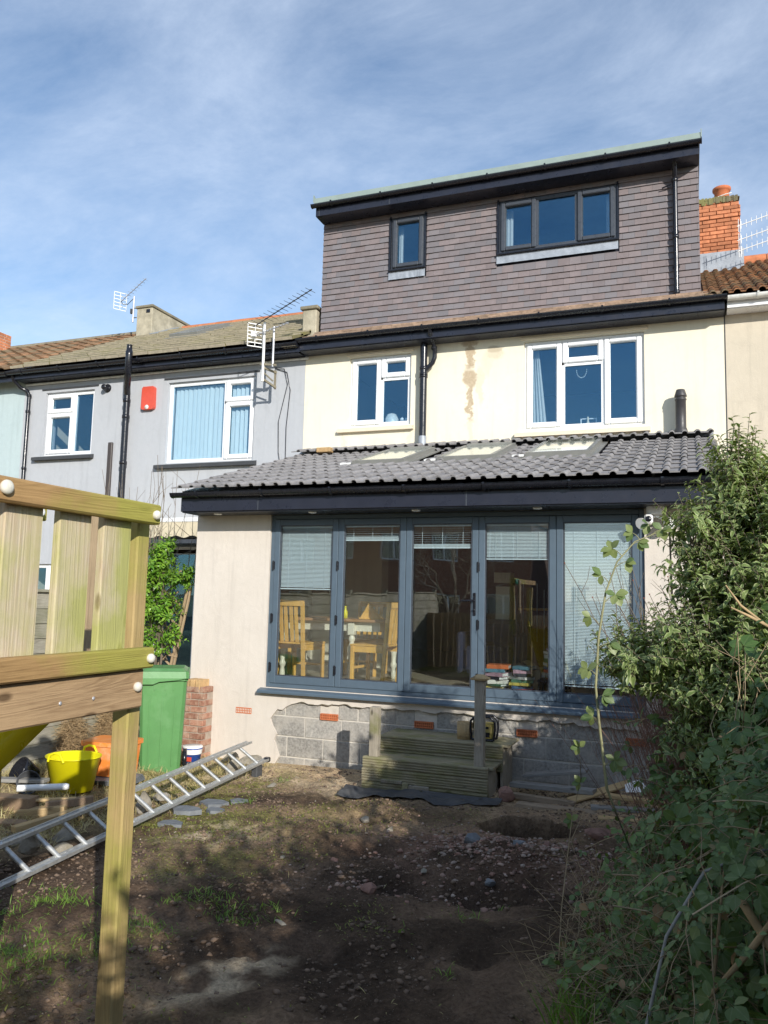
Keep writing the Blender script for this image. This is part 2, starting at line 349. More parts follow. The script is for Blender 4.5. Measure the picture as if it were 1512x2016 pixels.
# ------------------------------------------------------------ material set
def wall_mat(name, c, c2, stain=None, bump=.25, streak=None, bs=90):
    b = NB(name); w = b.world()
    base = b.mix(b.rng(b.noise(w, 1.1, 8, .62), .35, .68), c, c2)
    base = b.mix(b.rng(b.noise(w, 14, 6), .3, .7, 0, .35), base, vary(c2, .93))
    st = b.noise(b.world((5, 5, .35)), 2.2, 7, .65)
    base = b.mix(b.rng(st, .52, .8, 0, .5), base, streak or vary(c2, .74))
    base = b.mix(b.rng(b.noise(w, 2.7, 9, .75, 1.2), .56, .64, 0, .22), base, vary(c2, .8))
    if stain: base = stain(b, base)
    b.bump(b.math('ADD', b.noise(w, bs, 5, .7), b.math('MULTIPLY', b.noise(b.world((1, 1, .5)), 5, 5, .6, .8), 2.2)), bump, .010)
    return b.fin(base, .9, 0, .25)
def damp_stain(b, base):
    sp = b.n('ShaderNodeSeparateXYZ'); b.l(b.world(), sp.inputs[0]); x, z = sp.outputs[0], sp.outputs[2]
    wob = b.math('MULTIPLY', b.math('SUBTRACT', b.noise(b.world(), 5, 6, .7), .5), .34)
    def blob(cx, cz, rx, rz, k=1):
        a = b.math('DIVIDE', b.math('SUBTRACT', b.math('ADD', x, wob), cx), rx); c_ = b.math('DIVIDE', b.math('SUBTRACT', z, cz), rz)
        d = b.math('SQRT', b.math('ADD', b.math('MULTIPLY', a, a), b.math('MULTIPLY', c_, c_)))
        return b.rng(d, .74, 1.14, k, 0)
    mx = None
    for q in ((1.62, 5.62, .075, .24, 1), (1.62, 5.26, .115, .15, 1), (1.615, 4.95, .05, .34, 1), (1.60, 5.80, .14, .06, .9), (1.78, 5.15, .06, .3, .35), (1.98, 5.62, .14, .1, .4), (1.86, 5.46, .1, .2, .2), (-.40, 4.3, .03, .28, .22), (.70, 4.28, .04, .3, .2), (2.36, 4.1, .04, .25, .2), (4.05, 4.1, .03, .25, .22), (1.62, 4.55, .04, .4, .25), (.15, 4.35, .25, .12, .12), (3.2, 4.2, .5, .08, .12)):
        f = blob(*q); mx = f if mx is None else b.math('MAXIMUM', mx, f)
    base = b.mix(b.math('MULTIPLY', mx, .8), base, b.mix(b.rng(b.noise(b.world(), 30, 4), .3, .7), (.33, .235, .14), (.47, .36, .24)))
    f = blob(1.98, 5.68, .13, .055, 1)
    return b.mix(b.math('MULTIPLY', f, .6), base, (.45, .38, .27))
M_ = {}
M_['cream'] = wall_mat('cream_masonry_paint', (.82, .765, .615), (.785, .725, .57), damp_stain, .15)
M_['extrender'] = wall_mat('sand_cement_render', (.66, .60, .53), (.60, .54, .47), None, .35)
M_['greyrender'] = wall_mat('grey_painted_render', (.46, .475, .50), (.43, .445, .47), None, .3)
M_['tealrender'] = wall_mat('pale_teal_render', (.47, .56, .57), (.43, .52, .53), None, .3)
M_['nbrrender'] = wall_mat('beige_render', (.62, .55, .44), (.54, .48, .38), None, .3)
M_['mortar'] = rough_mat('mortar', (.56, .52, .45), .15, 12, .95, .5, 90)
M_['mortar_old'] = rough_mat('old_mortar', (.38, .31, .25), .2, 12, .95, .5, 90)
M_['block'] = rough_mat('concrete_block', (.38, .36, .325), .35, 45, .95, .9, 160, rand='obj', rv=.14, dirt=(.52, .48, .42), dscale=4, dlo=.46, dhi=.72, bd=.015)
M_['upvc'] = plain('white_upvc', (.80, .81, .82), .3, .03)
M_['black'] = plain('black_gloss_plastic', (.012, .013, .018), .22, .2)
M_['fascia'] = plain('black_fascia_board', (.018, .020, .032), .32, .15, 5)
M_['anth'] = plain('anthracite_frame', (.085, .12, .155), .38, .06, 9)
M_['dgrey'] = plain('dark_grey_frame', (.055, .062, .075), .32, .08, 9)
M_['glass'] = glass_mat('window_glass', (.86, .92, .95), .8, .125, (.36, .72, 1))
M_['glassroof'] = glass_mat('roof_window_glass', (.93, .95, .95), .7, .06)
M_['glassdoor'] = glass_mat('bifold_glass', (.965, .98, .98), .9, .07)
M_['tile_h'] = rough_mat('hung_clay_tile', (.20, .165, .165), .10, 10, .7, .2, 90, rand='obj', rv=.10, c2=(.165, .155, .165))
M_['tile_hs'] = rough_mat('hung_clay_tile_far', (.20, .165, .165), .10, 10, .7, .2, 90, rand='isl', rv=.10, c2=(.165, .155, .165))
M_['tile_e'] = rough_mat('grey_concrete_roof_tile', (.25, .24, .24), .2, 12, .85, .5, 110, rand='obj', rv=.12)
M_['tile_moss'] = rough_mat('mossy_roof_tile', (.17, .145, .09), .3, 7, .95, .6, 60, rand='isl', rv=.2, dirt=(.22, .21, .06), dscale=1.6, dlo=.42, dhi=.7)
M_['tile_brown'] = rough_mat('weathered_brown_tile', (.25, .135, .07), .3, 8, .95, .6, 60, rand='isl', rv=.3, c2=(.16, .12, .07))
M_['tile_brown_o'] = rough_mat('old_brown_roman_tile', (.26, .125, .06), .3, 9, .95, .7, 60, rand='obj', rv=.3, c2=(.17, .12, .07), dirt=(.10, .075, .045), dscale=6, dlo=.5, dhi=.75)
M_['sandtile'] = rough_mat('sandy_tile', (.36, .26, .19), .3, 14, .95, .6, 50, rand='isl', rv=.2)
M_['tile_edge'] = rough_mat('sunlit_tile_edge', (.40, .35, .26), .2, 12, .9, 0)  # unmossed front edges, paler still with the sun on them painted in
M_['ridge'] = rough_mat('terracotta_ridge', (.45, .17, .08), .2, 10, .9, .4, 60, rand='obj', rv=.15)
M_['brick_o'] = rough_mat('orange_brick', (.50, .19, .09), .2, 16, .9, .5, 70, rand='obj', rv=.25, dirt=(.30, .12, .06), dscale=5, dlo=.5, dhi=.75)
M_['brick_r'] = rough_mat('old_red_brick', (.34, .165, .11), .25, 18, .95, .6, 70, rand='obj', rv=.25, dirt=(.45, .36, .27), dscale=9, dlo=.45, dhi=.75)
M_['brick_y'] = rough_mat('sandy_capping_brick', (.50, .33, .16), .2, 18, .95, .6, 70, rand='obj', rv=.2)
M_['terra'] = rough_mat('terracotta', (.52, .16, .065), .12, 20, .8, .3, 60)
M_['lead'] = rough_mat('lead_flashing', (.33, .36, .40), .15, 9, .5, .3, 30, metal=.2)
M_['green_grp'] = rough_mat('pale_green_roof_trim', (.25, .31, .285), .08, 6, .55, .1, 30)
M_['cement'] = rough_mat('weathered_cement', (.40, .36, .27), .25, 6, .95, .5, 40, dirt=(.2, .18, .12), dscale=2, dlo=.5, dhi=.8)
M_['cementd'] = rough_mat('darker_cement', (.22, .195, .14), .25, 6, .95, .5, 40)
M_['cream_reflection'] = plain('cream_wall_reflection', (.80, .77, .64), .5, .03)  # reflection of the cream wall in the roof windows, put into a backing colour
M_['rwframe'] = plain('roof_window_frame', (.21, .21, .195), .4, .08, 9)
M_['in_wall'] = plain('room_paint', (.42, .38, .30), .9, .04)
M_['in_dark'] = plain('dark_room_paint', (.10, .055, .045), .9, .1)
M_['in_floor'] = plain('pale_floor_boards', (.38, .33, .25), .4, .1, 6)
M_['blind'] = plain('pale_blind_slats', (.46, .55, .58), .5, .02)
M_['vblind'] = plain('pale_vertical_blind', (.80, .82, .79), .8, .03)
M_['white'] = plain('white_plastic', (.80, .80, .78), .35, .03)
M_['whitedirty'] = plain('off_white_plastic', (.66, .66, .62), .4, .15, 20)
M_['red'] = plain('red_plastic', (.62, .085, .05), .35, .05)
M_['cloth'] = plain('curtain_cloth', (.55, .55, .52), .95, .08)
M_['alu'] = plain('dull_aluminium', (.50, .50, .48), .42, .2, 30, .55)
M_['gal'] = plain('aerial_metal', (.5, .5, .52), .4, .15, 30, .4)
M_['slatesill'] = plain('dark_grey_sill', (.05, .053, .058), .6, .15)
M_['sillcream'] = plain('cream_sill', (.72, .63, .48), .8, .05)

# ------------------------------------------------------------ generic builders
def wall_grid(name, mat, parent, x0, x1, z0, z1, yf, yb, holes, at=None):
    """wall panel facing -y with rectangular holes and their reveals"""
    xs = sorted({x0, x1, *[v for h in holes for v in h[:2]]}); zs = sorted({z0, z1, *[v for h in holes for v in h[2:4]]})
    mb = MB(); inh = lambda cx, cz: any(h[0] < cx < h[1] and h[2] < cz < h[3] for h in holes)
    nx, nz = len(xs)-1, len(zs)-1
    solid = [[not inh((xs[i]+xs[i+1])/2, (zs[j]+zs[j+1])/2) for j in range(nz)] for i in range(nx)]
    for i in range(nx):
        for j in range(nz):
            if not solid[i][j]: continue
            a, b_, c, d = xs[i], xs[i+1], zs[j], zs[j+1]
            mb.add([(a, yf, c), (b_, yf, c), (b_, yf, d), (a, yf, d)], [(0, 1, 2, 3)]); mb.add([(a, yb, c), (b_, yb, c), (b_, yb, d), (a, yb, d)], [(3, 2, 1, 0)])
            for di, dj, q in ((-1, 0, [(a, yf, c), (a, yf, d), (a, yb, d), (a, yb, c)]), (1, 0, [(b_, yf, c), (b_, yb, c), (b_, yb, d), (b_, yf, d)]), (0, -1, [(a, yf, c), (a, yb, c), (b_, yb, c), (b_, yf, c)]), (0, 1, [(a, yf, d), (b_, yf, d), (b_, yb, d), (a, yb, d)])):
                ii, jj = i+di, j+dj
                if not (0 <= ii < nx and 0 <= jj < nz) or not solid[ii][jj]: mb.add(q, [(0, 1, 2, 3)])
    o = org(parent); me = mb.mesh(name, mat, o); return link(name, me, parent, o)
def frame_bars(mb, x0, x1, z0, z1, y0, y1, w, bev=.006):
    mb.box(x0, x0+w, y0, y1, z0, z1, bev); mb.box(x1-w, x1, y0, y1, z0, z1, bev)
    mb.box(x0+w, x1-w, y0+.0005, y1, z0, z0+w, bev); mb.box(x0+w, x1-w, y0+.0005, y1, z1-w, z1, bev)
def make_window(parent, x0, x1, z0, z1, y, cells, mat, glass, w=.055, sw=.05, d=.07):
    """cells: (x0,x1,z0,z1,sash) as absolute ; frame front at y"""
    mb = MB(); frame_bars(mb, x0, x1, z0, z1, y, y+d, w)
    for a, b_, c, e, s in cells:      # bars between the cells
        if a > x0+w+.01: mb.box(a-w, a, y+.003, y+d, max(c-w, z0+w), min(e+w, z1-w), .006)
        if c > z0+w+.01: mb.box(a, b_, y+.004, y+d, c-w, c, .006)
    win = mb.build('window', mat, parent, (x0, y, z0))
    for a, b_, c, e, s in cells:
        if s:
            mb = MB(); frame_bars(mb, a-.022, b_+.022, c-.022, e+.022, y-.028, y+.02, sw+.022, .012); mb.build('sash', mat, win)
            a, b_, c, e = a+sw, b_-sw, c+sw, e-sw
        MB().box(a-.004, b_+.004, y+.024, y+.036, c-.004, e+.004).build('pane', glass, win)
        mb = MB()
        frame_bars(mb, a-.002, b_+.002, c-.002, e+.002, y+.006, y+.0235, .012, 0)
        mb.build('bead', mat, win)
    return win
def gutter(parent, x0, x1, y, z, r_, mat, name='gutter', br=.85, n=10):
    vs = []; fs = []; mb = MB()
    for k, rr in ((0, r_), (1, r_-.006)):
        for xx in (x0, x1):
            for i in range(n+1): t = math.pi+math.pi*i/n; vs.append((xx, y+rr*math.cos(t), z+rr*math.sin(t)))
    m = n+1
    for i in range(n): fs += [(i, i+1, m+i+1, m+i), (2*m+i, 3*m+i, 3*m+i+1, 2*m+i+1), (i, 2*m+i, 2*m+i+1, i+1), (m+i, m+i+1, 3*m+i+1, 3*m+i)]
    fs += [(0, m, 3*m, 2*m), (n, 2*m+n, 3*m+n, m+n)]; mb.add(vs, fs, False)
    for xx in (x0, x1):      # stop ends
        mb.prism_x([(y+(r_+.004)*math.cos(math.pi+math.pi*i/n), z+(r_+.004)*math.sin(math.pi+math.pi*i/n)) for i in range(n+1)], xx-.006, xx+.006)
    g = mb.build(name, mat, parent, (x0, y, z)); bx = x0+.35
    while bx < x1-.1:
        b = MB(); b.prism_x([(y+(r_+.010)*math.cos(math.pi+math.pi*i/n), z+(r_+.010)*math.sin(math.pi+math.pi*i/n)) for i in range(n+1)]+[(y+(r_+.001)*math.cos(math.pi+math.pi*i/n), z+(r_+.001)*math.sin(math.pi+math.pi*i/n)) for i in range(n, -1, -1)], bx-.014, bx+.014)
        b.box(bx-.012, bx+.012, y-r_-.014, y-r_+.004, z-.005, z+.014); b.build('bracket', mat, g); bx += br
    return g
def double_roman(w=.314, length=.42, th=.013, rh=.03, nroll=2, seg=7, rr=.42):
    """tile lying along +y from its lower edge at y=0; profile across x"""
    prof = []; p = w/nroll
    for k in range(nroll):
        x0 = k*p; prof.append((x0, 0)); prof.append((x0+p*(1-rr), 0))
        for i in range(1, seg): t = math.pi*i/seg; prof.append((x0+p*(1-rr)+p*rr*(.5-.5*math.cos(t)), rh*math.sin(t)))
    prof.append((w-.002, 0)); n = len(prof); vs = []; fs = []
    for yy, dz in ((0, .026), (length, 0.0)):
        for off in (0, -th):
            for x, z in prof: vs.append((x, yy, z+dz+off))
    T0, B0, T1, B1 = 0, n, 2*n, 3*n
    for i in range(n-1): fs += [(T0+i, T0+i+1, T1+i+1, T1+i), (B0+i, B1+i, B1+i+1, B0+i+1), (B0+i, B0+i+1, T0+i+1, T0+i)]
    fs += [(T0, T1, B1, B0), (T0+n-1, B0+n-1, B1+n-1, T1+n-1)]
    return vs, fs
def slab_tile(w, length=.40, th=.02):
    return [(0.002, 0, .0), (w-.002, 0, .0), (w-.002, length, -.012), (0.002, length, -.012), (0.002, 0, th), (w-.002, 0, th), (w-.002, length, th-.026), (0.002, length, th-.026)], [(0, 3, 2, 1), (4, 5, 6, 7), (0, 1, 5, 4), (1, 2, 6, 5), (2, 3, 7, 6), (3, 0, 4, 7)]
def tile_field(name, mat, parent, vs, fs, ox, oy, oz, ang, w, gauge, nx, ny, stagger=0, jit=.004, skip=None, edge=None):
    V = np.array(vs, float); ca, sa = math.cos(ang), math.sin(ang); allv = []; allf = []; k = 0
    for j in range(ny):
        for i in range(nx):
            x = ox+i*w+(stagger*w*(j % 2)); yy = oy+j*gauge*ca; zz = oz+j*gauge*sa
            if skip and skip(x+w/2, yy): continue
            L = V[:, 1]+random.uniform(-jit, jit)*2; H = V[:, 2]+random.uniform(-jit, jit)*.6
            allv.append(np.stack([V[:, 0]+x, yy+L*ca-H*sa, zz+L*sa+H*ca], 1)); allf += [tuple(a+k for a in f) for f in fs]; k += len(V)
    mb = MB(); mb.v = [tuple(q) for q in np.concatenate(allv)]; mb.f = allf; nf = len(fs); mb.mi = [1 if (edge is not None and i % nf == 2) else 0 for i in range(len(allf))]; mb.sm = [False]*len(allf)
    o = org(parent); me = mb.mesh(name, [mat, edge] if edge else mat, o); ob = link(name, me, parent, o); ob['kind'] = 'stuff'; return ob
def pipe_ring(mb, c, r_, h=.05, n=14): mb.lathe(c, [(r_, 0), (r_+.008, .004), (r_+.008, h-.004), (r_, h)], n)
def brick_stack(parent, x0, x1, y0, y1, z0, courses, mat, bl=.215, bh=.065, bw=.1025, j=.01, mortar='mortar', name='brick', faces=('f', 'r')):
    """bricks laid on the front (-y) and right (+x) faces of a core, running bond, each a mesh of its own"""
    MB().box(x0+.008, x1-.008, y0+.008, y1-.004, z0, z0+courses*(bh+j)-j*.3).build('mortar_core', M_[mortar], parent)
    cache = {}
    for k in range(courses):
        z = z0+k*(bh+j); x = x0-(bl/2+j/2 if k % 2 else 0)
        while x < x1-.02:
            a = max(x, x0); b_ = min(x+bl, x1)
            if b_-a > .03:
                key = round(b_-a, 3)
                if key not in cache: cache[key] = MB().box(0, b_-a, 0, bw*.5, 0, bh, .004).mesh(name, mat)
                link(name, cache[key], parent, (a, y0+random.uniform(-.002, .002), z+random.uniform(-.001, .001)))
            x += bl+j
        if 'r' in faces:
            y = y0+(bw+j if k % 2 else .0+.06)
            while y < y1-.03:
                b_ = min(y+bl, y1); key = ('r', round(b_-y, 3))
                if key not in cache: cache[key] = MB().box(-bw*.5, 0, 0, b_-y, 0, bh, .004).mesh(name, mat)
                link(name, cache[key], parent, (x1+random.uniform(-.002, .002), y, z)); y = b_+j

# ------------------------------------------------------------ ground
def build_ground():
    fx = np.arange(-2.6, 6.4, .026); fy = np.arange(-9.2, .42, .026)
    xs = np.concatenate([[-1500, -400, -120, -50, -25, -14, -8, -5, -3.4], fx, [7, 8.5, 12, 20, 40, 100, 400, 1500]])
    ys = np.concatenate([[-1500, -400, -120, -60, -35, -22, -15, -11.5, -10], fy, [.9, 2, 5, 12, 30, 100, 400, 1500]])
    X, Y = np.meshgrid(xs, ys); Z = ground_z(X, Y); nx, ny = len(xs), len(ys)
    V = np.stack([X, Y, Z], -1).reshape(-1, 3); i = np.arange(ny-1)[:, None]*nx+np.arange(nx-1)[None]
    F = np.stack([i, i+1, i+nx+1, i+nx], -1).reshape(-1, 4)
    # soil, moss, sand and rubble patches, with some sun and shade painted in
    x, y = V[:, 0], V[:, 1]; a = fbm(x, y, 1.1, 4); b = fbm(x+9, y, 3.3, 4); c = fbm(x, y+5, 9, 3)
    sand = np.clip((b-.45)*4, 0, 1)*np.clip(1.9-np.hypot((x-.6)/1.1, (y+.5)/.55), 0, 1)*.9
    sand = np.maximum(sand, np.clip((c-.42)*6, 0, 1)*np.clip(1.25-np.hypot((x-1.25)/.42, (y+3.0)/.35), 0, 1))
    sand = np.maximum(sand, np.clip((c-.4)*8, 0, 1)*np.clip(1.3-np.hypot((x-2.66-.25*(y+5.0))/.15, (y+5.05)/.35), 0, 1)*1.4)
    moss = np.clip((a-.5)*5, 0, 1)*np.clip((c-.3)*3, 0, 1)*np.clip((2.3-x)/1.6, .12, 1)*np.clip((-y-.5)/1.0, 0, 1)
    moss = np.maximum(moss, np.clip((c-.35)*4, 0, 1)*np.clip(1.2-np.hypot((x-.55)/.35, (y+1.6)/1.5), 0, 1)*.8)
    redd = np.clip(1.3-np.hypot((x-3.3)/.9, (y+2.7)/.6), 0, 1)*np.clip((b-.3)*3, 0, 1)
    straw = np.clip((.55-x)/.5, 0, 1)*(.35+.65*np.clip((a-.35)*4, 0, 1))
    rgb = np.empty((len(V), 3)); soil = np.array([.27, .185, .125]); dark = np.array([.10, .068, .048])
    k = np.clip((a-.36)*3, 0, 1)[:, None]; rgb[:] = dark*(1-k)+soil*k; k2 = np.clip((fbm(x+3, y-7, 2.6, 4)-.42)*5, 0, 1)[:, None]; rgb *= .55+.6*k2
    far = np.clip((y+1.7)/1.2, 0, 1)[:, None]; rgb = rgb*(1-.75*far)+np.array([.56, .42, .27])*(.75*far)*(.9+.6*b[:, None])  # dry sandy strip by the house, its sunlight also put into the colour
    for msk, cc in ((straw*.8, (.52, .42, .25)), (moss*.9, (.24, .245, .07)), (redd*.6, (.30, .175, .13)), (np.clip(sand, 0, 1), (.55, .44, .31))):
        m = np.clip(msk, 0, 1)[:, None]; rgb = rgb*(1-m)+np.array(cc)*m
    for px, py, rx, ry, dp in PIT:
        d = np.hypot((x-px)/rx, (y-py)/ry); m = np.clip((1.15-d)*5, 0, 1)[:, None]; rgb = rgb*(1-m)+np.array([.035, .022, .015])*m  # pit near-black: the shade down the hole is painted into the soil
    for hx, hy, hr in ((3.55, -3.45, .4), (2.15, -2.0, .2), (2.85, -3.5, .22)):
        m = (np.clip((1.1-np.hypot((x-hx)/hr, (y-hy)/(hr*.45)))*3, 0, 1)*np.clip((c-.3)*4, 0, 1))[:, None]*.8; rgb = rgb*(1-m)+np.array([.06, .04, .03])*m  # shade lying in the hollows, painted as darker soil colour
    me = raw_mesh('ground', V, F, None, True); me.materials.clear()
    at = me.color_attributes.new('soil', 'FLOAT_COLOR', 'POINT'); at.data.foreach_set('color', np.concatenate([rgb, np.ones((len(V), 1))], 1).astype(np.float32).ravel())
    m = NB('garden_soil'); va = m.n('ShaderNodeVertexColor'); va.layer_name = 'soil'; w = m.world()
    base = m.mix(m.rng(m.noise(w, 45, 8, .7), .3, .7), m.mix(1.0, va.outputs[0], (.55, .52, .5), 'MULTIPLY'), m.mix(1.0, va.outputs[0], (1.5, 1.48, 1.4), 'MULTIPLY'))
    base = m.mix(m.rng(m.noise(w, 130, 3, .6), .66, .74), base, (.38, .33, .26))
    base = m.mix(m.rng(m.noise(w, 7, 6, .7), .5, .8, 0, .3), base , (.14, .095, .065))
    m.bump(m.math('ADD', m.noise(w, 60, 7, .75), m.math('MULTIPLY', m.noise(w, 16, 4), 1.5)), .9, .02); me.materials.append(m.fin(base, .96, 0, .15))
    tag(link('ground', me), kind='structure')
build_ground()

# ------------------------------------------------------------ the house with the dormer
D = 2.84; XL, XR = -1.08, 5.058
house = thing('terraced_house', (2, D, 0), 'cream rendered terraced house with dark tile-hung loft dormer, tiled rear extension and bifold doors', 'house')
W1 = (-.31, .70, 4.64, 5.74); W2 = (2.41, 4.05, 4.45, 5.74)
wall_grid('wall', M_['cream'], house, XL, XR, 0, 6.02, D, D+.28, [W1, W2, (.3, 4.6, 1.02, 3.1)])
MB().box(XL, XL+.2, D+.281, 10.8, 0, 6.0).build('party_wall', M_['nbrrender'], house)
MB().box(XR-.2, XR, D+.281, 10.8, 0, 6.0).build('party_wall', M_['nbrrender'], house)
MB().box(XL, XR, 10.8, 11.0, 0, 6.0).build('rear_wall', M_['nbrrender'], house)
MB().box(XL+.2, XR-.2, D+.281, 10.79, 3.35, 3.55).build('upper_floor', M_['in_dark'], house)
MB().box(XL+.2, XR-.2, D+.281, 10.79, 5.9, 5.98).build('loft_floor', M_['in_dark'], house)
MB().box(XL+.2, XR-.2, 6.6, 6.7, 3.56, 5.89).build('bedroom_wall', M_['in_wall'], house)
c = .055
x0, x1, z0, z1 = W1; make_window(house, x0, x1, z0, z1, D+.05, [(x0+c, .175, z0+c, z1-c, 1), (.23, x1-c, z0+c, 5.36, 0), (.23, x1-c, 5.415, z1-c, 1)], M_['upvc'], M_['glass'])
x0, x1, z0, z1 = W2; make_window(house, x0, x1, z0, z1, D+.05, [(x0+c, 2.915, z0+c, z1-c, 1), (2.97, 3.485, z0+c, 5.36, 0), (2.97, 3.485, 5.415, z1-c, 1), (3.54, x1-c, z0+c, z1-c, 1)], M_['upvc'], M_['glass'])
for a, b_, z in ((-.47, .76, 4.61), (2.29, 4.12, 4.40)):
    MB().prism_x([(D-.07, z-.055), (D-.07, z-.012), (D+.045, z+.03), (D+.045, z-.055)], a, b_).build('window_sill', M_['sillcream'], house)
for a, b_, z in ((-.36, .74, 5.765), (2.36, 4.1, 5.765)): MB().box(a, b_, D-.022, D+.05, z, z+.035, .004).build('drip_moulding', M_['sillcream'], house)
# render of the extension, its lower edge broken off above the bare blocks
jag = [(-1.03, 3.06), (-1.03, .02), (.10, .02), (.14, .12), (.20, .22), (.17, .30), (.13, .40), (.16, .47), (.10, .56), (.07, .63), (.12, .70), (.16, .745), (.22, .74), (.27, .78), (.33, .81)]
xx = .42
while xx < 4.85:
    jag.append((xx, (.845 if xx < 3.2 else .845-.05*(xx-3.2))+random.uniform(-.022, .012))); xx += random.uniform(.035, .09)
jag += [(4.95, .76), (4.95, 3.06), (4.17, 3.06), (4.17, .985), (-.02, .985), (-.02, 3.06)]
MB().prism(jag, 0.0, .030).build('render_coat', M_['extrender'], house)
crk = MB()      # lifted flakes along the broken edge
for i in range(15, len(jag)-8):
    (xa, za), (xb, zb) = jag[i], jag[i+1]
    if random.random() < .8: crk.bar((xa, .002, za+.002), (xb, .002, zb+.002), .012+random.random()*.008, .006, (0, 0, 1))
crk.build('broken_render_edge', M_['cementd'], house)['kind'] = 'stuff'
MB().box(-1.02, 4.94, .0405, .20, 0, .98).build('mortar_bed', M_['mortar'], house)
MB().box(-1.03, -.02, .0305, .2, .981, 3.05).build('extension_wall', M_['extrender'], house)
MB().box(4.17, 4.95, .0305, .2, .981, 3.05).build('extension_wall', M_['extrender'], house)
MB().prism_x([(.201, 0), (.201, 3.15), (D-.001, 3.95), (D-.001, 0)], -1.03, -.85).build('extension_side_wall', M_['extrender'], house)
MB().prism_x([(.201, 0), (.201, 3.15), (D-.001, 3.95), (D-.001, 0)], 4.75, 4.95).build('extension_side_wall', M_['extrender'], house)
cache = {}
ab = [.80, 1.91, 3.01, 4.08]
for k, off in ((0, .06), (1, .284), (2, .504), (3, .25)):
    x = off-.45*2
    while x < 4.9:
        a = max(x, -.1); e = min(x+.44, 4.94); z = k*.225; segs = [(a, e)]
        if k == 3: segs = []
        if k == 3:
            cur = a
            for q in ab:
                if q-.112 < e and q+.112 > cur:
                    if q-.112-cur > .03: segs.append((cur, q-.112))
                    cur = max(cur, q+.112)
            if e-cur > .03: segs.append((cur, e))
        for s0, s1 in segs:
            if s1-s0 > .03:
                key = round(s1-s0, 3)
                if key not in cache: cache[key] = MB().box(0, s1-s0, 0, .06, .004, .215, .005).mesh('concrete_block', M_['block'])
                link('concrete_block', cache[key], house, (s0, .0325+random.uniform(-.001, .002), z))
        x += .45
for q in ab+[-.28]:      # air bricks with two rows of square holes
    mb = MB(); z = .665; mb.box(q-.105, q+.105, .010, .04, z, z+.012, .002); mb.box(q-.105, q+.105, .010, .04, z+.058, z+.07, .002); mb.box(q-.105, q+.105, .0105, .04, z+.031, z+.039)
    for i in range(10): xx = q-.105+i*.0222; mb.box(xx, xx+.0102, .011, .04, z+.0121, z+.0579)
    mb.box(q-.1, q+.1, .0315, .034, z+.004, z+.066); ob = mb.build('air_brick', M_['terra'], house, (q, 0, z))
    if q < 0: ob.location.y -= .012
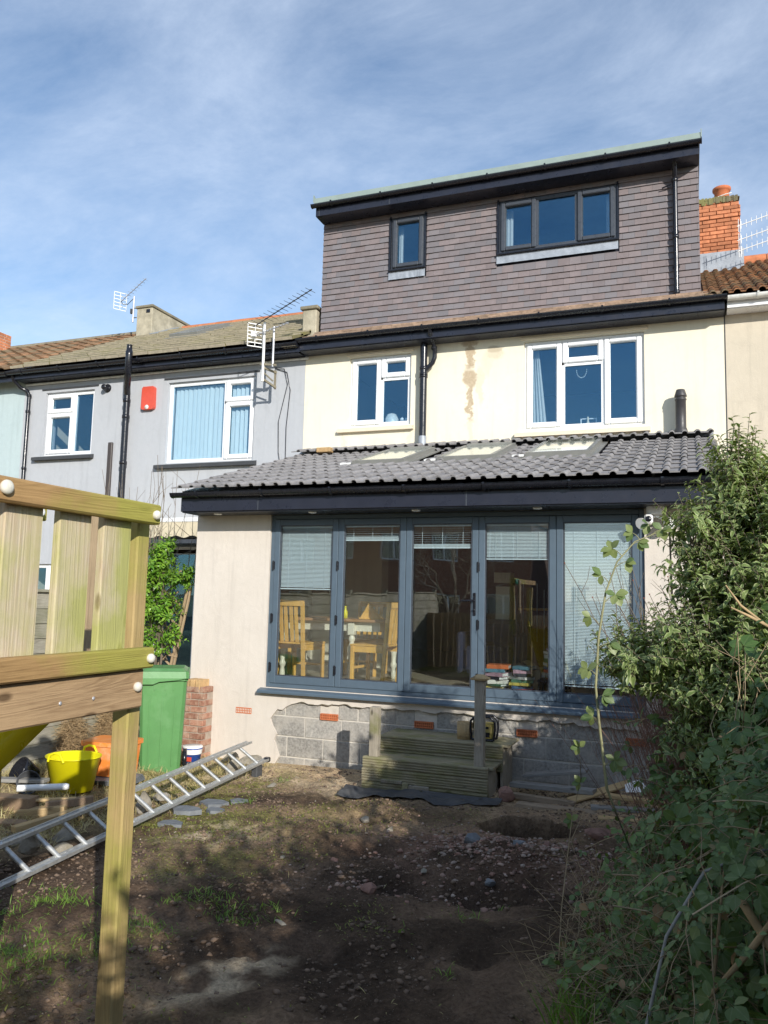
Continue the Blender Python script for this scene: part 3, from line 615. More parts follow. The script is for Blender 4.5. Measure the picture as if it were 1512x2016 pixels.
# bifold doors
fr = MB(); y0, y1 = .03, .11; X0, X1, Z0, Z1 = -.02, 4.17, .985, 2.975
fr.box(X0, X0+.05, y0, y1, Z0, Z1, .004); fr.box(X1-.05, X1, y0, y1, Z0, Z1, .004); fr.box(X0+.05, X1-.05, y0+.001, y1, Z1-.05, Z1, .004); fr.box(X0+.05, X1-.05, y0+.001, y1, Z0, Z0+.045, .004)
fr.build('bifold_frame', M_['anth'], house)
MB().prism_x([(-.085, .925), (-.085, .945), (-.07, .962), (.029, .984), (.029, .925)], -.07, 4.22).build('door_sill', M_['anth'], house)
PW = (X1-X0-.1)/5; bl_bot = [2.11, 2.67, 2.585, 2.465, 1.19]
for k in range(5):
    a = X0+.05+k*PW+.002; e = a+PW-.004; zb, zt = Z0+.048, Z1-.053; s = .068
    mb = MB(); yy0, yy1 = .022, .09
    mb.box(a, a+s, yy0, yy1, zb, zt, .005); mb.box(e-s, e, yy0, yy1, zb, zt, .005); mb.box(a+s, e-s, yy0+.001, yy1, zb, zb+.085, .005); mb.box(a+s, e-s, yy0+.001, yy1, zt-s, zt, .005)
    pn = mb.build('door_panel', M_['anth'], house, (a, yy0, zb)); ga, ge, gb, gt = a+s, e-s, zb+.085, zt-s
    bd = MB(); frame_bars(bd, ga-.001, ge+.001, gb-.001, gt+.001, .032, .043, .014, .002); bd.build('glazing_bead', M_['dgrey'], pn)
    MB().box(ga-.003, ge+.003, .045, .049, gb-.003, gt+.003).build('pane', M_['glassdoor'], pn)
    MB().box(ga-.003, ge+.003, .073, .077, gb-.003, gt+.003).build('pane', M_['glassdoor'], pn)
    bl = MB(); z = gt-.03; bl.box(ga+.012, ge-.012, .052, .07, gt-.03, gt-.002)
    if k in (1, 2):      # mostly raised: few open slats, then the gathered stack
        zz = z
        while zz > bl_bot[k]+.05: bl.box(ga+.014, ge-.014, .053, .069, zz, zz+.0012); zz -= .024
        zz = bl_bot[k]+.045
        while zz > bl_bot[k]+.014: bl.box(ga+.014, ge-.014, .053, .069, zz, zz+.003); zz -= .005
    else:
        zz = z-.008
        while zz > bl_bot[k]+.02:
            bl.add([(ga+.014, .055, zz), (ge-.014, .055, zz), (ge-.014, .066, zz+.0105), (ga+.014, .066, zz+.0105)], [(0, 1, 2, 3)]); zz -= .0148
    bl.box(ga+.012, ge-.012, .053, .07, bl_bot[k], bl_bot[k]+.013)
    for q in (.16, .5, .84): xx = ga+(ge-ga)*q; bl.box(xx-.002, xx+.002, .0515, .0535, bl_bot[k], z)
    b_ = bl.build('blind', M_['blind'], pn)
    if k in (0, 1, 3):
        for hz in (1.16, 1.72, 2.33):
            hb = MB(); hb.tube([(a-.002 if k else a-.004, .012, hz), (a-.002 if k else a-.004, .012, hz+.11)], .009, 8); hb.box(a-.014, a+.014, .014, .024, hz+.01, hz+.1); hb.build('hinge', M_['black'], pn)
    if k == 2:
        hx = e-.034; hb = MB(); hb.box(hx-.015, hx+.015, .008, .0215, 1.87, 2.11, .005); hb.tube([(hx, .01, 2.03), (hx, -.035, 2.03)], .011, 8); hb.tube([(hx, -.035, 2.03), (hx-.05, -.042, 2.028), (hx-.135, -.036, 2.022)], [.011, .010, .008], 8)
        hb.lathe((hx, -.0, 1.93), [(.0, -.006), (.011, -.006), (.011, .01)], 10, 'y'); hb.build('door_handle', M_['black'], pn)
# extension roof
EA = math.atan((4.24-3.235)/(D+.5)); ca, sa = math.cos(EA), math.sin(EA)
MB().prism_x([(-.36, 3.22), (-.36, 3.235), (D-.002, 4.195), (D-.002, 4.10), (-.36, 3.20)], -1.02, 4.93).build('roof_deck', M_['fascia'], house)
vs, fs = double_roman(); mbt = MB().add(vs, fs); me_t = mbt.mesh('roof_tile', M_['tile_e'])
roofp = MB().box(-1.07, 4.9, D-.05, D-.003, 4.215, 4.30).build('roof_flashing', M_['lead'], house)
G_ = .335; NR = 10
sky_rects = [(.53, 1.24, 1.10, 2.42), (1.66, 2.38, 1.14, 2.46), (2.76, 3.52, 1.18, 2.60)]
for j in range(NR+1):
    for i in range(19):
        x = -1.08+i*.3145; L = j*G_; yy = -.50+L*ca; zz = 3.235+L*sa
        ymid = yy+.5*G_*ca
        if j == NR and yy+.42*ca > D+.02: yy -= (yy+.42*ca-D-.02)
        if any(r_[0]-.05 < x+.157 < r_[1]+.05 and r_[2]-.02 < ymid < r_[3]+.05 for r_ in sky_rects): continue
        o = link('roof_tile', me_t, house, (x+random.uniform(-.002, .002), yy+random.uniform(-.004, .004), zz+.002), (EA+random.uniform(-.006, .006), 0, random.uniform(-.004, .004)))
for r_ in sky_rects:      # low roof windows standing proud of the tiles
    def P(x, y, h): s = (y+.5)/ca; return (x, y-h*sa, 3.235+s*sa+h*ca)
    def slab(mb, xa, xb, ya, yb, h0, h1):
        v = [P(xa, ya, h0), P(xb, ya, h0), P(xb, yb, h0), P(xa, yb, h0), P(xa, ya, h1), P(xb, ya, h1), P(xb, yb, h1), P(xa, yb, h1)]
        mb.add(v, [(0, 3, 2, 1), (4, 5, 6, 7), (0, 1, 5, 4), (1, 2, 6, 5), (2, 3, 7, 6), (3, 0, 4, 7)])
    a, e, ya, yb = r_; mb = MB(); slab(mb, a-.07, e+.07, ya-.10, yb+.10, .004, .02); fl = mb.build('roof_window', M_['rwframe'], house, P(a, ya, 0))
    mb = MB(); slab(mb, a, a+.05, ya, yb, .0205, .075); slab(mb, e-.05, e, ya, yb, .0205, .075); slab(mb, a+.0505, e-.0505, ya, ya+.05, .0205, .073); slab(mb, a+.0505, e-.0505, yb-.08, yb, .0205, .095); mb.build('frame', M_['rwframe'], fl)
    mb = MB(); slab(mb, a+.051, e-.051, ya+.051, yb-.081, .062, .067); mb.build('pane', M_['glassroof'], fl)
    mb = MB(); slab(mb, a+.051, e-.051, ya+.051, yb-.081, .045, .052); mb.build('blind', M_['cream_reflection'], fl)  # sheet added under the pane to carry the painted cream reflection
    mb = MB(); slab(mb, a-.16, a-.02, ya-.03, ya+.05, .03, .05); mb.build('clamp', M_['white'], fl)
MB().box(-1.0, 4.93, -.394, -.372, 2.99, 3.205, .003).build('fascia', M_['fascia'], house)
for xx in (.02, 2.45): MB().box(xx, xx+.012, -.397, -.3945, 2.99, 3.2).build('fascia_joint', M_['dgrey'], house)
MB().box(-1.0, 4.93, -.371, -.001, 2.978, 2.99).build('soffit', M_['fascia'], house)
MB().prism_x([(-.371, 2.991), (-.371, 3.2), (-.001, 3.31), (-.001, 2.991)], -1.022, -1.001).build('barge_board', M_['fascia'], house)
gutter(house, -1.09, 4.93, -.45, 3.20, .056, M_['black'])
for xx, yy in ((-.62, -.2), (.62, -.2), (1.85, -.2), (3.15, -.2)):
    l = MB().lathe((xx, yy, 2.966), [(0, 0), (.036, 0), (.046, .004), (.048, .0118)], 18).build('soffit_light', M_['white'], house)
# main eaves
MS = math.atan(2.15/4.4); mc, msn = math.cos(MS), math.sin(MS)
MB().box(XL+.03, XR, 2.545, 2.57, 5.84, 6.0, .003).build('fascia', M_['fascia'], house)
MB().box(XL+.03, XR, 2.571, D-.001, 5.83, 5.842).build('soffit', M_['fascia'], house)
gutter(house, XL+.02, XR+.02, 2.485, 6.0, .055, M_['black'])
MB().prism_x([(2.5, 5.995), (3.3, 5.995+.8*math.tan(MS)), (3.3, 5.95), (2.57, 5.95)], XL+.1, XR-.01).build('eaves_deck', M_['fascia'], house)
vs, fs = slab_tile(.165, .3, .022); tile_field('eaves_tiles', M_['sandtile'], house, vs, fs, XL+.1, 2.49, 6.012, MS, .165, .23, 36, 3, .5)
# roof behind the dormer
MB().add([(XL, 6.84, 8.13), (XR, 6.84, 8.13), (XR, 11.3, 5.95), (XL, 11.3, 5.95)], [(0, 1, 2, 3)]).build('front_roof', M_['tile_brown'], house)
# dormer
DY = 3.16; DX0, DX1 = -.985, 4.785
dw1 = (.22, .78, 7.21, 8.065); dw2 = (1.965, 3.685, 7.245, 8.065)
MB().box(DX0+.03, DX1-.03, 6.9, 7.0, 6.1, 8.34).build('dormer_back', M_['fascia'], house)
wall_grid('dormer_wall', M_['fascia'], house, DX0+.02, DX1-.02, 6.15, 8.36, DY+.012, DY+.15, [dw1, dw2])
for a, b_ in ((DX0, DX0+.02), (DX1-.02, DX1)): MB().box(a, b_, DY+.013, 6.89, 6.15, 8.345).build('dormer_cheek', M_['tile_hs'], house)
MB().box(DX0-.02, DX1+.02, 2.84, 7.0, 8.36, 8.41).build('flat_roof', M_['green_grp'], house)
MB().prism_x([(2.795, 8.335), (2.785, 8.36), (2.80, 8.445), (2.84, 8.455), (2.84, 8.359), (2.83, 8.359)], DX0-.02, DX1+.03).build('roof_trim', M_['green_grp'], house)
MB().prism_x([(2.78, 8.37), (2.79, 8.49), (2.84, 8.48), (2.95, 8.43), (2.95, 8.411), (2.841, 8.411)], DX1+.031, DX1+.045).build('roof_trim_end', M_['green_grp'], house)
MB().prism_x([(2.78, 8.37), (2.79, 8.50), (2.84, 8.48), (2.95, 8.43), (2.95, 8.411), (2.841, 8.411)], DX0-.035, DX0-.021).build('roof_trim_end', M_['green_grp'], house)
MB().box(DX0-.005, DX1+.005, 2.835, 2.86, 8.155, 8.30, .003).build('dormer_fascia', M_['fascia'], house)
MB().box(DX0-.003, DX1+.003, 2.8605, 2.88, 8.3005, 8.359).build('dormer_fascia_upper', M_['fascia'], house)
MB().box(DX0-.005, DX1+.005, 2.861, DY-.02, 8.155, 8.168).build('dormer_soffit', M_['fascia'], house)
MB().box(DX0+.05, DX0+.062, 2.831, 2.8345, 8.16, 8.295).build('fascia_joint', M_['dgrey'], house)
MB().box(.28, .292, 2.831, 2.8345, 8.16, 8.295).build('fascia_joint', M_['dgrey'], house)
gutter(house, DX0-.05, DX1+.04, 2.785, 8.325, .05, M_['black'])
c = .05
x0, x1, z0, z1 = dw1; make_window(house, x0, x1, z0, z1, DY-.03, [(x0+c, x1-c, z0+c, z1-c, 1)], M_['dgrey'], M_['glass'], .05, .045)
x0, x1, z0, z1 = dw2; make_window(house, x0, x1, z0, z1, DY-.03, [(x0+c, 2.50, z0+c, z1-c, 1), (2.55, 3.10, z0+c, z1-c, 0), (3.15, x1-c, z0+c, z1-c, 1)], M_['dgrey'], M_['glass'], .05, .045)
for x0, x1, z0, z1 in (dw1, dw2):
    MB().box(x0-.03, x1+.03, DY-.075, DY-.02, z0-.03, z0-.003, .004).build('dormer_window_sill', M_['black'], house)
    for xx in (x0-.026, x1+.001): MB().box(xx, xx+.025, DY-.05, DY+.011, z0-.002, z1+.03).build('window_trim', M_['black'], house)
    mb = MB(); n = 14      # crinkled lead apron
    for i in range(n):
        a = x0-.035+(x1-x0+.05)*i/n; e = x0-.035+(x1-x0+.05)*(i+1)/n; r_ = random.uniform(-.004, .004)
        mb.add([(a, DY-.035, z0-.031), (e, DY-.035, z0-.031), (e, DY-.042+r_, z0-.16), (a, DY-.042-r_, z0-.16)], [(0, 1, 2, 3)])
    mb.build('lead_apron', M_['lead'], house)
# hung tiles
tg = .0945; tw = .1665; rows = 22; pieces = []
for j in range(rows):
    zb = 6.185+j*tg; x = DX0-tw*(.5 if j % 2 else 0)
    while x < DX1-.01:
        a, e = max(x, DX0), min(x+tw-.002, DX1); segs = [(a, e)]
        for wx0, wx1, wz0, wz1 in (dw1, dw2):
            if zb+tg*.75 > wz0-.165 and zb+tg*.3 < wz1+.02:
                ns = []
                for s0, s1 in segs:
                    if s1 <= wx0-.03 or s0 >= wx1+.03: ns.append((s0, s1)); continue
                    if s0 < wx0-.03: ns.append((s0, wx0-.03))
                    if s1 > wx1+.03: ns.append((wx1+.03, s1))
                segs = ns
        for s0, s1 in segs:
            if s1-s0 > .012: pieces.append((s0, s1-s0, zb))
        x += tw
def hung(w, h=.118): return [(0, -.026, 0), (w, -.026, 0), (w, -.004, h), (0, -.004, h), (0, -.014, 0), (w, -.014, 0), (w, .006, h), (0, .006, h)], [(0, 1, 2, 3), (7, 6, 5, 4), (0, 4, 5, 1), (1, 5, 6, 2), (2, 6, 7, 3), (3, 7, 4, 0)]
pieces.sort(key=lambda q: (q[0]-4.6)**2+(q[2]-2)**2*1.4)
cache = {}
for x, w, z in pieces[:300]:
    k = round(w, 3)
    if k not in cache: cache[k] = MB().add(*hung(w)).mesh('hung_tile', M_['tile_h'])
    link('hung_tile', cache[k], house, (x, DY+random.uniform(-.0015, .0015), z+random.uniform(-.001, .001)), (random.uniform(-.012, .012), 0, random.uniform(-.003, .003)))
mb = MB()
for x, w, z in pieces[300:]:
    v, f = hung(w); dy_, dz_ = random.uniform(-.002, .002), random.uniform(-.0015, .0015); mb.add([(p[0]+x, p[1]+DY+dy_, p[2]+z+dz_) for p in v], f)
ob = mb.build('hung_tile_courses', M_['tile_hs'], house); ob['kind'] = 'stuff'
# pipes
mb = MB(); mb.tube([(4.475, 2.92, 8.30), (4.475, 2.92, 8.20), (4.475, 3.02, 8.05), (4.475, 3.075, 7.98)], .034, 12); mb.tube([(4.475, 3.075, 7.99), (4.475, 3.075, 6.30)], .034, 12); mb.tube([(4.475, 3.075, 6.31), (4.475, 2.99, 6.22), (4.475, 2.9, 6.18)], .034, 12)
for z in (8.18, 7.93, 7.1, 6.30): pipe_ring(mb, (4.475, 3.075 if z < 8 else 2.93, z), .036, .055)
mb.tube([(4.30, 3.1, 7.88), (4.42, 3.08, 7.905)], .01, 6)
for z in (7.2, 6.7): mb.box(4.43, 4.52, 3.1, 3.14, z, z+.03)
mb.build('dormer_downpipe', M_['black'], house)
mb = MB(); mb.tube([(.93, 2.74, 5.83), (.93, 2.74, 4.42)], .054, 14); mb.lathe((.93, 2.74, 5.83), [(.054, 0), (.05, .03), (.046, .032)], 14)
for z in (5.42, 5.33, 5.3): pipe_ring(mb, (.93, 2.74, z), .056, .05)
mb.tube([(1.09, 2.5, 5.97), (1.09, 2.52, 5.9), (1.09, 2.68, 5.82), (1.10, 2.74, 5.74), (1.10, 2.74, 5.60), (1.07, 2.74, 5.52), (.94, 2.74, 5.40)], .034, 12)
for z in (5.72, 5.86): pipe_ring(mb, (1.09, 2.74 if z < 5.8 else 2.6, z), .036, .05)
pipe = mb.build('soil_pipe', M_['black'], house)
MB().tube([(.93, 2.74, 4.42), (.93, 2.74, 4.15)], .062, 14).build('lead_slate', M_['lead'], pipe)
flue = MB(); fx, fy = 4.505, 2.68
flue.lathe((fx, fy, 4.12), [(.085, 0), (.085, .16), (.075, .2), (.066, .22), (.066, .58), (.074, .585), (.074, .60), (.062, .61), (.062, .625), (.078, .63), (.078, .645), (.055, .72), (.052, .725), (.03, .72), (0, .70)], 20)
tag(flue.build('flue_pipe', plain('grey_flue_plastic', (.045, .043, .045), .45, .1), None, (fx, fy, 4.12)), 'short dark grey boiler flue standing on the extension roof by the cream wall', 'flue')
# room behind the bifold doors
MB().box(-.84, 4.74, .201, 10.7, .9, 1.02).build('room_floor', M_['in_floor'], house)
MB().box(-.849, -.82, .21, D-.01, 1.021, 3.0).build('room_side', M_['in_wall'], house)
MB().box(4.72, 4.749, .21, D-.01, 1.021, 3.0).build('room_side', M_['in_wall'], house)
MB().box(-.85, 4.75, .21, D-.01, 2.99, 3.0).build('room_ceiling', M_['in_wall'], house)
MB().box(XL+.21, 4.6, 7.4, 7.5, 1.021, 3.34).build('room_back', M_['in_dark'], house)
mb = MB(); mb.box(2.22, 2.40, 2.0, 2.18, 1.55, 2.22); mb.box(2.20, 2.42, 1.98, 2.2, 2.27, 2.4)
for i in range(8): mb.box(2.205+i*.027, 2.218+i*.027, 1.965, 1.98, 2.28, 2.39)
mb.box(2.22, 2.40, 2.01, 2.19, 1.021, 1.55); mb.build('pillar', plain('ivory_paint', (.70, .66, .50), .6, .03), house)
# ------------------------------------------------------------ neighbours
GX0, GX1 = -6.84, XL-.002
gh = thing('terraced_house', (-4, D, 0), 'light grey rendered terraced house with a mossy roof and black gutter', 'house')
gw1 = (-6.33, -5.24, 4.45, 5.61); gw2 = (-3.67, -1.98, 4.21, 5.60); gw3 = (-7.0+.3, -5.5, 1.2, 2.5)
wall_grid('wall', M_['greyrender'], gh, GX0, GX1, 0, 6.0, D, D+.28, [gw1, gw2, (-4.6, -2.93, .5, 2.82), gw3])
MB().box(GX0, GX0+.15, D+.281, 10.8, 0, 5.9).build('party_wall', M_['nbrrender'], gh); MB().box(GX0, GX1, 10.801, 11, 0, 5.9).build('rear_wall', M_['nbrrender'], gh)
MB().box(GX0+.16, GX1-.0, D+.281, 10.79, 3.3, 3.4).build('upper_floor', M_['in_dark'], gh); MB().box(GX0+.16, GX1, 5.5, 5.6, 0, 3.29).build('room_wall', M_['in_dark'], gh)
MB().box(GX0+.16, GX1, 5.5, 5.6, 3.401, 5.9).build('room_wall', M_['in_wall'], gh)
c = .055
x0, x1, z0, z1 = gw1; make_window(gh, x0, x1, z0, z1, D+.05, [(x0+c, -5.735, z0+c, 5.20, 1), (x0+c, -5.735, 5.255, z1-c, 1), (-5.68, x1-c, z0+c, z1-c, 0)], M_['upvc'], M_['glass'])
x0, x1, z0, z1 = gw2; make_window(gh, x0, x1, z0, z1, D+.05, [(x0+c, -2.58, z0+c, z1-c, 0), (-2.525, x1-c, z0+c, 5.17, 1), (-2.525, x1-c, 5.225, z1-c, 1)], M_['upvc'], M_['glass'])
x0, x1, z0, z1 = gw3; make_window(gh, x0, x1, z0, z1, D+.05, [(x0+c, -6.1, z0+c, z1-c, 0), (-6.045, x1-c, z0+c, z1-c, 1)], M_['upvc'], M_['glass'])
make_window(gh, -4.6, -2.93, .5, 2.82, D+.04, [(-4.54, -3.80, .56, 2.69, 0), (-3.73, -2.99, .56, 2.69, 0)], M_['upvc'], M_['glass'], .06)
for a, b_, z in ((-6.5, -5.17, 4.43), (-3.83, -1.9, 4.185)): MB().prism_x([(D-.09, z-.07), (D-.09, z-.015), (D+.045, z+.02), (D+.045, z-.07)], a, b_).build('window_sill', M_['slatesill'], gh)
for a, b_, z in ((-6.42, -5.15, 5.66), (-3.75, -1.9, 5.655)): MB().box(a, b_, D-.02, D+.04, z, z+.025).build('drip_moulding', M_['slatesill'], gh)
mb = MB(); x = gw2[0]+.07      # vertical blinds
while x < gw2[1]-.1:
    if not -2.62 < x < -2.5: q = random.uniform(-.012, .012); mb.add([(x, D+.13+q, 4.28), (x+.040, D+.145, 4.28), (x+.078, D+.175-q, 4.28), (x+.078, D+.175-q, 5.52), (x+.04, D+.145, 5.52), (x, D+.13+q, 5.52)], [(0, 1, 4, 5), (1, 2, 3, 4)])
    x += .086
mb.box(gw2[0]+.06, gw2[1]-.06, D+.15, D+.19, 5.522, 5.54); mb.build('vertical_blind', M_['vblind'], gh)
mb = MB(); mb.box(GX0+.0, GX1+.05, 2.56, 2.585, 5.83, 5.97); mb.box(GX0, GX1, 2.5855, D-.001, 5.82, 5.832); mb.build('fascia', M_['fascia'], gh)
gutter(gh, GX0-.1, GX1+.02, 2.50, 5.955, .06, M_['black'])
MB().tube([(GX0+.05, D-.03, 5.785), (GX1+.06, D-.03, 5.795)], .022, 8).build('conduit', M_['whitedirty'], gh)
def roof(parent, x0, x1, mat, kind, zt=8.12, name='roof'):
    r_ = MB().add([(x0, 2.52, 5.985), (x1, 2.52, 5.985), (x1, 6.84, zt-.03), (x0, 6.84, zt-.03), (x1, 11.2, 5.9), (x0, 11.2, 5.9)], [(0, 1, 2, 3), (3, 2, 4, 5)]).build(name, M_['fascia'], parent)
    a = math.atan((zt-5.98)/(6.84-2.47))
    if kind == 'slab': vs, fs = slab_tile(.3, .42, .05); tile_field('roof_tiles', mat, parent, vs, fs, x0, 2.47, 6.01, a, .3, .335, int((x1-x0)/.3), 14, 0, .007, None, M_['tile_edge'])
    elif kind == 'roman': vs, fs = double_roman(.3, .36, .012, .035, 1, 5, .55); tile_field('roof_tiles', mat, parent, vs, fs, x0, 2.47, 5.99, a, .3, .268, int((x1-x0)/.3), 18, 0, .006)
    return a
ra = roof(gh, GX0-.0, GX1, M_['tile_moss'], 'slab')
MB().box(GX1-.24, GX1-.0, 2.47, 6.8, 5.9, 5.96).build('verge', M_['cementd'], gh)
me = MB().tube([(0, 0, 0), (.44, 0, 0)], .11, 10).mesh('ridge_tile', M_['ridge'])
for i in range(12): x = -6.3+i*.45; link('ridge_tile', me, gh, (x, 6.84, 8.10+random.uniform(-.004, .004)))
# sloping roof window
def on_roof(x, y, h): q = (y-2.47); return (x, y-h*math.sin(ra), 5.99+q*math.tan(ra)+h*math.cos(ra))
def rslab(mb, xa, xb, ya, yb, h0, h1):
    v = [on_roof(xa, ya, h0), on_roof(xb, ya, h0), on_roof(xb, yb, h0), on_roof(xa, yb, h0), on_roof(xa, ya, h1), on_roof(xb, ya, h1), on_roof(xb, yb, h1), on_roof(xa, yb, h1)]
    mb.add(v, [(0, 3, 2, 1), (4, 5, 6, 7), (0, 1, 5, 4), (1, 2, 6, 5), (2, 3, 7, 6), (3, 0, 4, 7)])
mb = MB(); a, e, ya, yb = -5.0, -4.35, 4.6, 5.75
rslab(mb, a-.08, e+.08, ya-.1, yb+.08, .03, .055); rw = mb.build('roof_window', M_['rwframe'], gh, on_roof(a, ya, 0))
mb = MB(); rslab(mb, a, a+.06, ya, yb, .0555, .12); rslab(mb, e-.06, e, ya, yb, .0555, .12); rslab(mb, a+.061, e-.061, ya, ya+.07, .0555, .118); rslab(mb, a+.061, e-.061, yb-.07, yb, .0555, .118); mb.build('frame', M_['rwframe'], rw)
mb = MB(); rslab(mb, a+.061, e-.061, ya+.071, yb-.071, .08, .086); mb.build('pane', M_['glassroof'], rw)
mb = MB(); rslab(mb, a+.061, e-.061, ya+.071, yb-.071, .06, .066); mb.build('blind', M_['lead'], rw)
# pipes on the grey wall
mb = MB(); mb.tube([(-4.43, 2.72, 5.45), (-4.43, 2.72, .2)], .056, 14); mb.tube([(-4.43, 2.72, 5.43), (-4.36, 2.62, 5.52), (-4.21, 2.44, 5.64), (-4.16, 2.38, 5.72), (-4.16, 2.38, 6.0)], .058, 14); mb.lathe((-4.16, 2.38, 6.0), [(.06, 0), (.06, .06), (.05, .07), (.045, .16), (.05, .17), (.0, .18)], 14)
for z in (5.28, 5.0, 4.2): pipe_ring(mb, (-4.43, 2.72, z), .058, .06)
mb.build('soil_pipe', M_['black'], gh)
MB().box(-4.84, -4.75, 2.79, 2.839, .3, 4.62, .01).build('pipe_boxing', plain('dark_brown_plastic', (.06, .05, .048), .5), gh)
mb = MB(); mb.tube([(-6.86, 2.55, 5.90), (-6.86, 2.58, 5.82), (-6.84, 2.72, 5.72), (-6.72, 2.78, 5.66), (-6.68, 2.78, 5.58), (-6.68, 2.78, .3)], .034, 10)
for z in (5.55, 5.25, 4.2): pipe_ring(mb, (-6.68, 2.78, z), .036, .05)
mb.build('downpipe', M_['black'], gh)
mb = MB(); mb.lathe((-4.95, D-.005, 5.60), [(.0, -.12), (.045, -.12), (.05, -.1), (.05, -.02), (.075, -.015), (.075, .004)], 16, 'y'); mb.build('flue_vent', M_['black'], gh)
# wires hanging on the wall
for pts in ([(-1.62, 2.82, 5.70), (-1.45, 2.82, 5.66), (-1.38, 2.82, 5.4), (-1.52, 2.82, 4.8), (-1.50, 2.82, 4.3), (-1.42, 2.82, 3.9)], [(-1.62, 2.825, 5.68), (-1.40, 2.825, 5.60), (-1.33, 2.825, 5.3), (-1.38, 2.825, 4.7), (-1.37, 2.825, 3.9)]):
    MB().tube(pts, .006, 5).build('cable', M_['black'], gh)
# corrugated canopy over the grey house's back door
cp = thing('canopy', (-3.2, 2.4, 2.9), 'cream corrugated canopy over the back door of the grey house', 'canopy')
n = 60; vs = []; fs = []
for i in range(n+1):
    x = -4.05+i*(2.55/n); h = .018*math.sin(i*2*math.pi/7.0); vs += [(x, 2.02, 2.90+h), (x, 2.0, 3.12), (x, 2.83, 3.24+.001*i % .002), (x, 2.03, 2.90+h), ]
for i in range(n): k = 4*i; fs += [(k, k+4, k+5, k+1), (k+1, k+5, k+6, k+2)]
MB().add(vs, fs).build('corrugated_sheet', plain('cream_fibreglass', (.66, .58, .42), .6, .1), cp)
MB().box(-4.05, -1.5, 1.985, 1.999, 3.13, 3.19).build('fascia', M_['upvc'], cp); MB().box(-4.05, -1.5, 2.04, 2.83, 2.80, 2.86).build('underside', M_['dgrey'], cp)
for x in (-4.02, -1.75): MB().box(x, x+.07, 2.05, 2.12, .15, 2.80).build('post', M_['upvc'], cp)
# chimneys of the left party walls
def chimney(parent, x0, x1, y0, y1, z0, z1, mat, cap=.03, capm=None):
    ch = MB().box(x0, x1, y0, y1, z0, z1, .012).build('chimney', mat, parent); MB().box(x0-cap, x1+cap, y0-cap, y1+cap, z1+.0005, z1+.06, .01).build('cap', capm or M_['cementd'], ch)
    return ch
lh = thing('terraced_house', (-9.5, D, 0), 'pale teal rendered house end with brown tiled roof beyond the grey house', 'house')
wall_grid('wall', M_['tealrender'], lh, -13, GX0-.002, 0, 6.0, D, D+.28, [(-12, -10, 4.3, 5.6)]); make_window(lh, -12, -10, 4.3, 5.6, D+.05, [(-11.94, -11.03, 4.36, 5.54, 0), (-10.97, -10.06, 4.36, 5.54, 1)], M_['upvc'], M_['glass'])
MB().box(-13, GX0-.01, D+.281, 11, 0, 5.9).build('body', M_['in_dark'], lh)
mb = MB(); mb.box(-13, GX0-.005, 2.56, 2.585, 5.80, 5.97); mb.build('fascia', M_['fascia'], lh); gutter(lh, -13, GX0-.12, 2.50, 5.94, .06, M_['black'])
roof(lh, -13.0, GX0-.02, M_['tile_brown'], 'roman'); MB().tube([(-13, 6.84, 8.12), (GX0-.2, 6.84, 8.12)], .10, 8).build('ridge', M_['cementd'], lh)
ch = chimney(lh, -6.98, -6.56, 6.0, 8.6, 7.4, 8.40, M_['cement']); MB().box(-7.0, -6.54, 5.97, 5.999, 7.55, 7.76).build('flashing', M_['lead'], ch); mb = MB(); rslab(mb, -6.555, -6.40, 5.95, 6.8, .04, .07); mb.build('flashing', M_['lead'], ch)
MB().box(-6.72, -6.62, 5.992, 5.999, 8.28, 8.36).build('vent', M_['black'], ch)
brick_stack(MB().box(-12.1, -11.5, 6.1, 6.7, 7.6, 8.36).build('chimney', M_['brick_o'], lh), -12.15, -11.45, 6.04, 6.76, 7.7, 10, M_['brick_o'])
ch = chimney(gh, -1.31, -1.06, 3.12, 3.5, 6.1, 6.72, M_['cement'], .035); MB().box(-1.34, -1.03, 3.05, 3.12, 6.19, 6.27, .01).build('mortar_fillet', M_['cement'], ch)
# right neighbour
rh = thing('terraced_house', (7.5, D, 0), 'beige rendered neighbouring house with old brown roman tiles and white gutter', 'house')
wall_grid('wall', M_['nbrrender'], rh, XR+.012, 11, 0, 6.0, D, D+.28, []); MB().box(XR-.002, XR+.010, D-.004, D+.1, 3.5, 5.86).build('movement_joint', M_['slatesill'], rh)
MB().box(XR+.02, 11, D+.281, 11, 0, 5.9).build('body', M_['in_dark'], rh)
MB().box(XR+.03, 11, 2.58, 2.605, 5.86, 5.96).build('fascia', M_['upvc'], rh); MB().box(XR+.03, 11, 2.6055, D-.001, 5.85, 5.862).build('soffit', M_['upvc'], rh); gutter(rh, XR+.04, 11, 2.52, 5.985, .056, M_['whitedirty'])
MB().add([(4.80, 2.56, 5.985), (11, 2.56, 5.985), (11, 6.84, 8.09), (4.80, 6.84, 8.09), (11, 11.2, 5.9), (4.80, 11.2, 5.9)], [(0, 1, 2, 3), (3, 2, 4, 5)]).build('roof', M_['fascia'], rh)
vs, fs = double_roman(.29, .38, .014, .04, 2, 6, .6); me = MB().add(vs, fs).mesh('roman_tile', M_['tile_brown_o']); a = math.atan(2.14/4.37); k = 0
for j in range(16):
    for i in range(6):
        L = j*.3; link('roman_tile', me, rh, (4.815+i*.29+random.uniform(-.004, .004), 2.47+L*math.cos(a)+random.uniform(-.006, .006), 6.0+L*math.sin(a)), (a+random.uniform(-.012, .012), 0, random.uniform(-.008, .008)))
tile_field('roof_tiles', M_['tile_brown'], rh, vs, fs, 6.56, 2.47, 6.0, a, .29, .3, 15, 16, 0, .006)
me = MB().tube([(0, 0, 0), (.43, 0, 0)], .12, 10).mesh('ridge_tile', M_['ridge'])
for i in range(9): link('ridge_tile', me, rh, (5.5+i*.44, 6.84, 8.16))
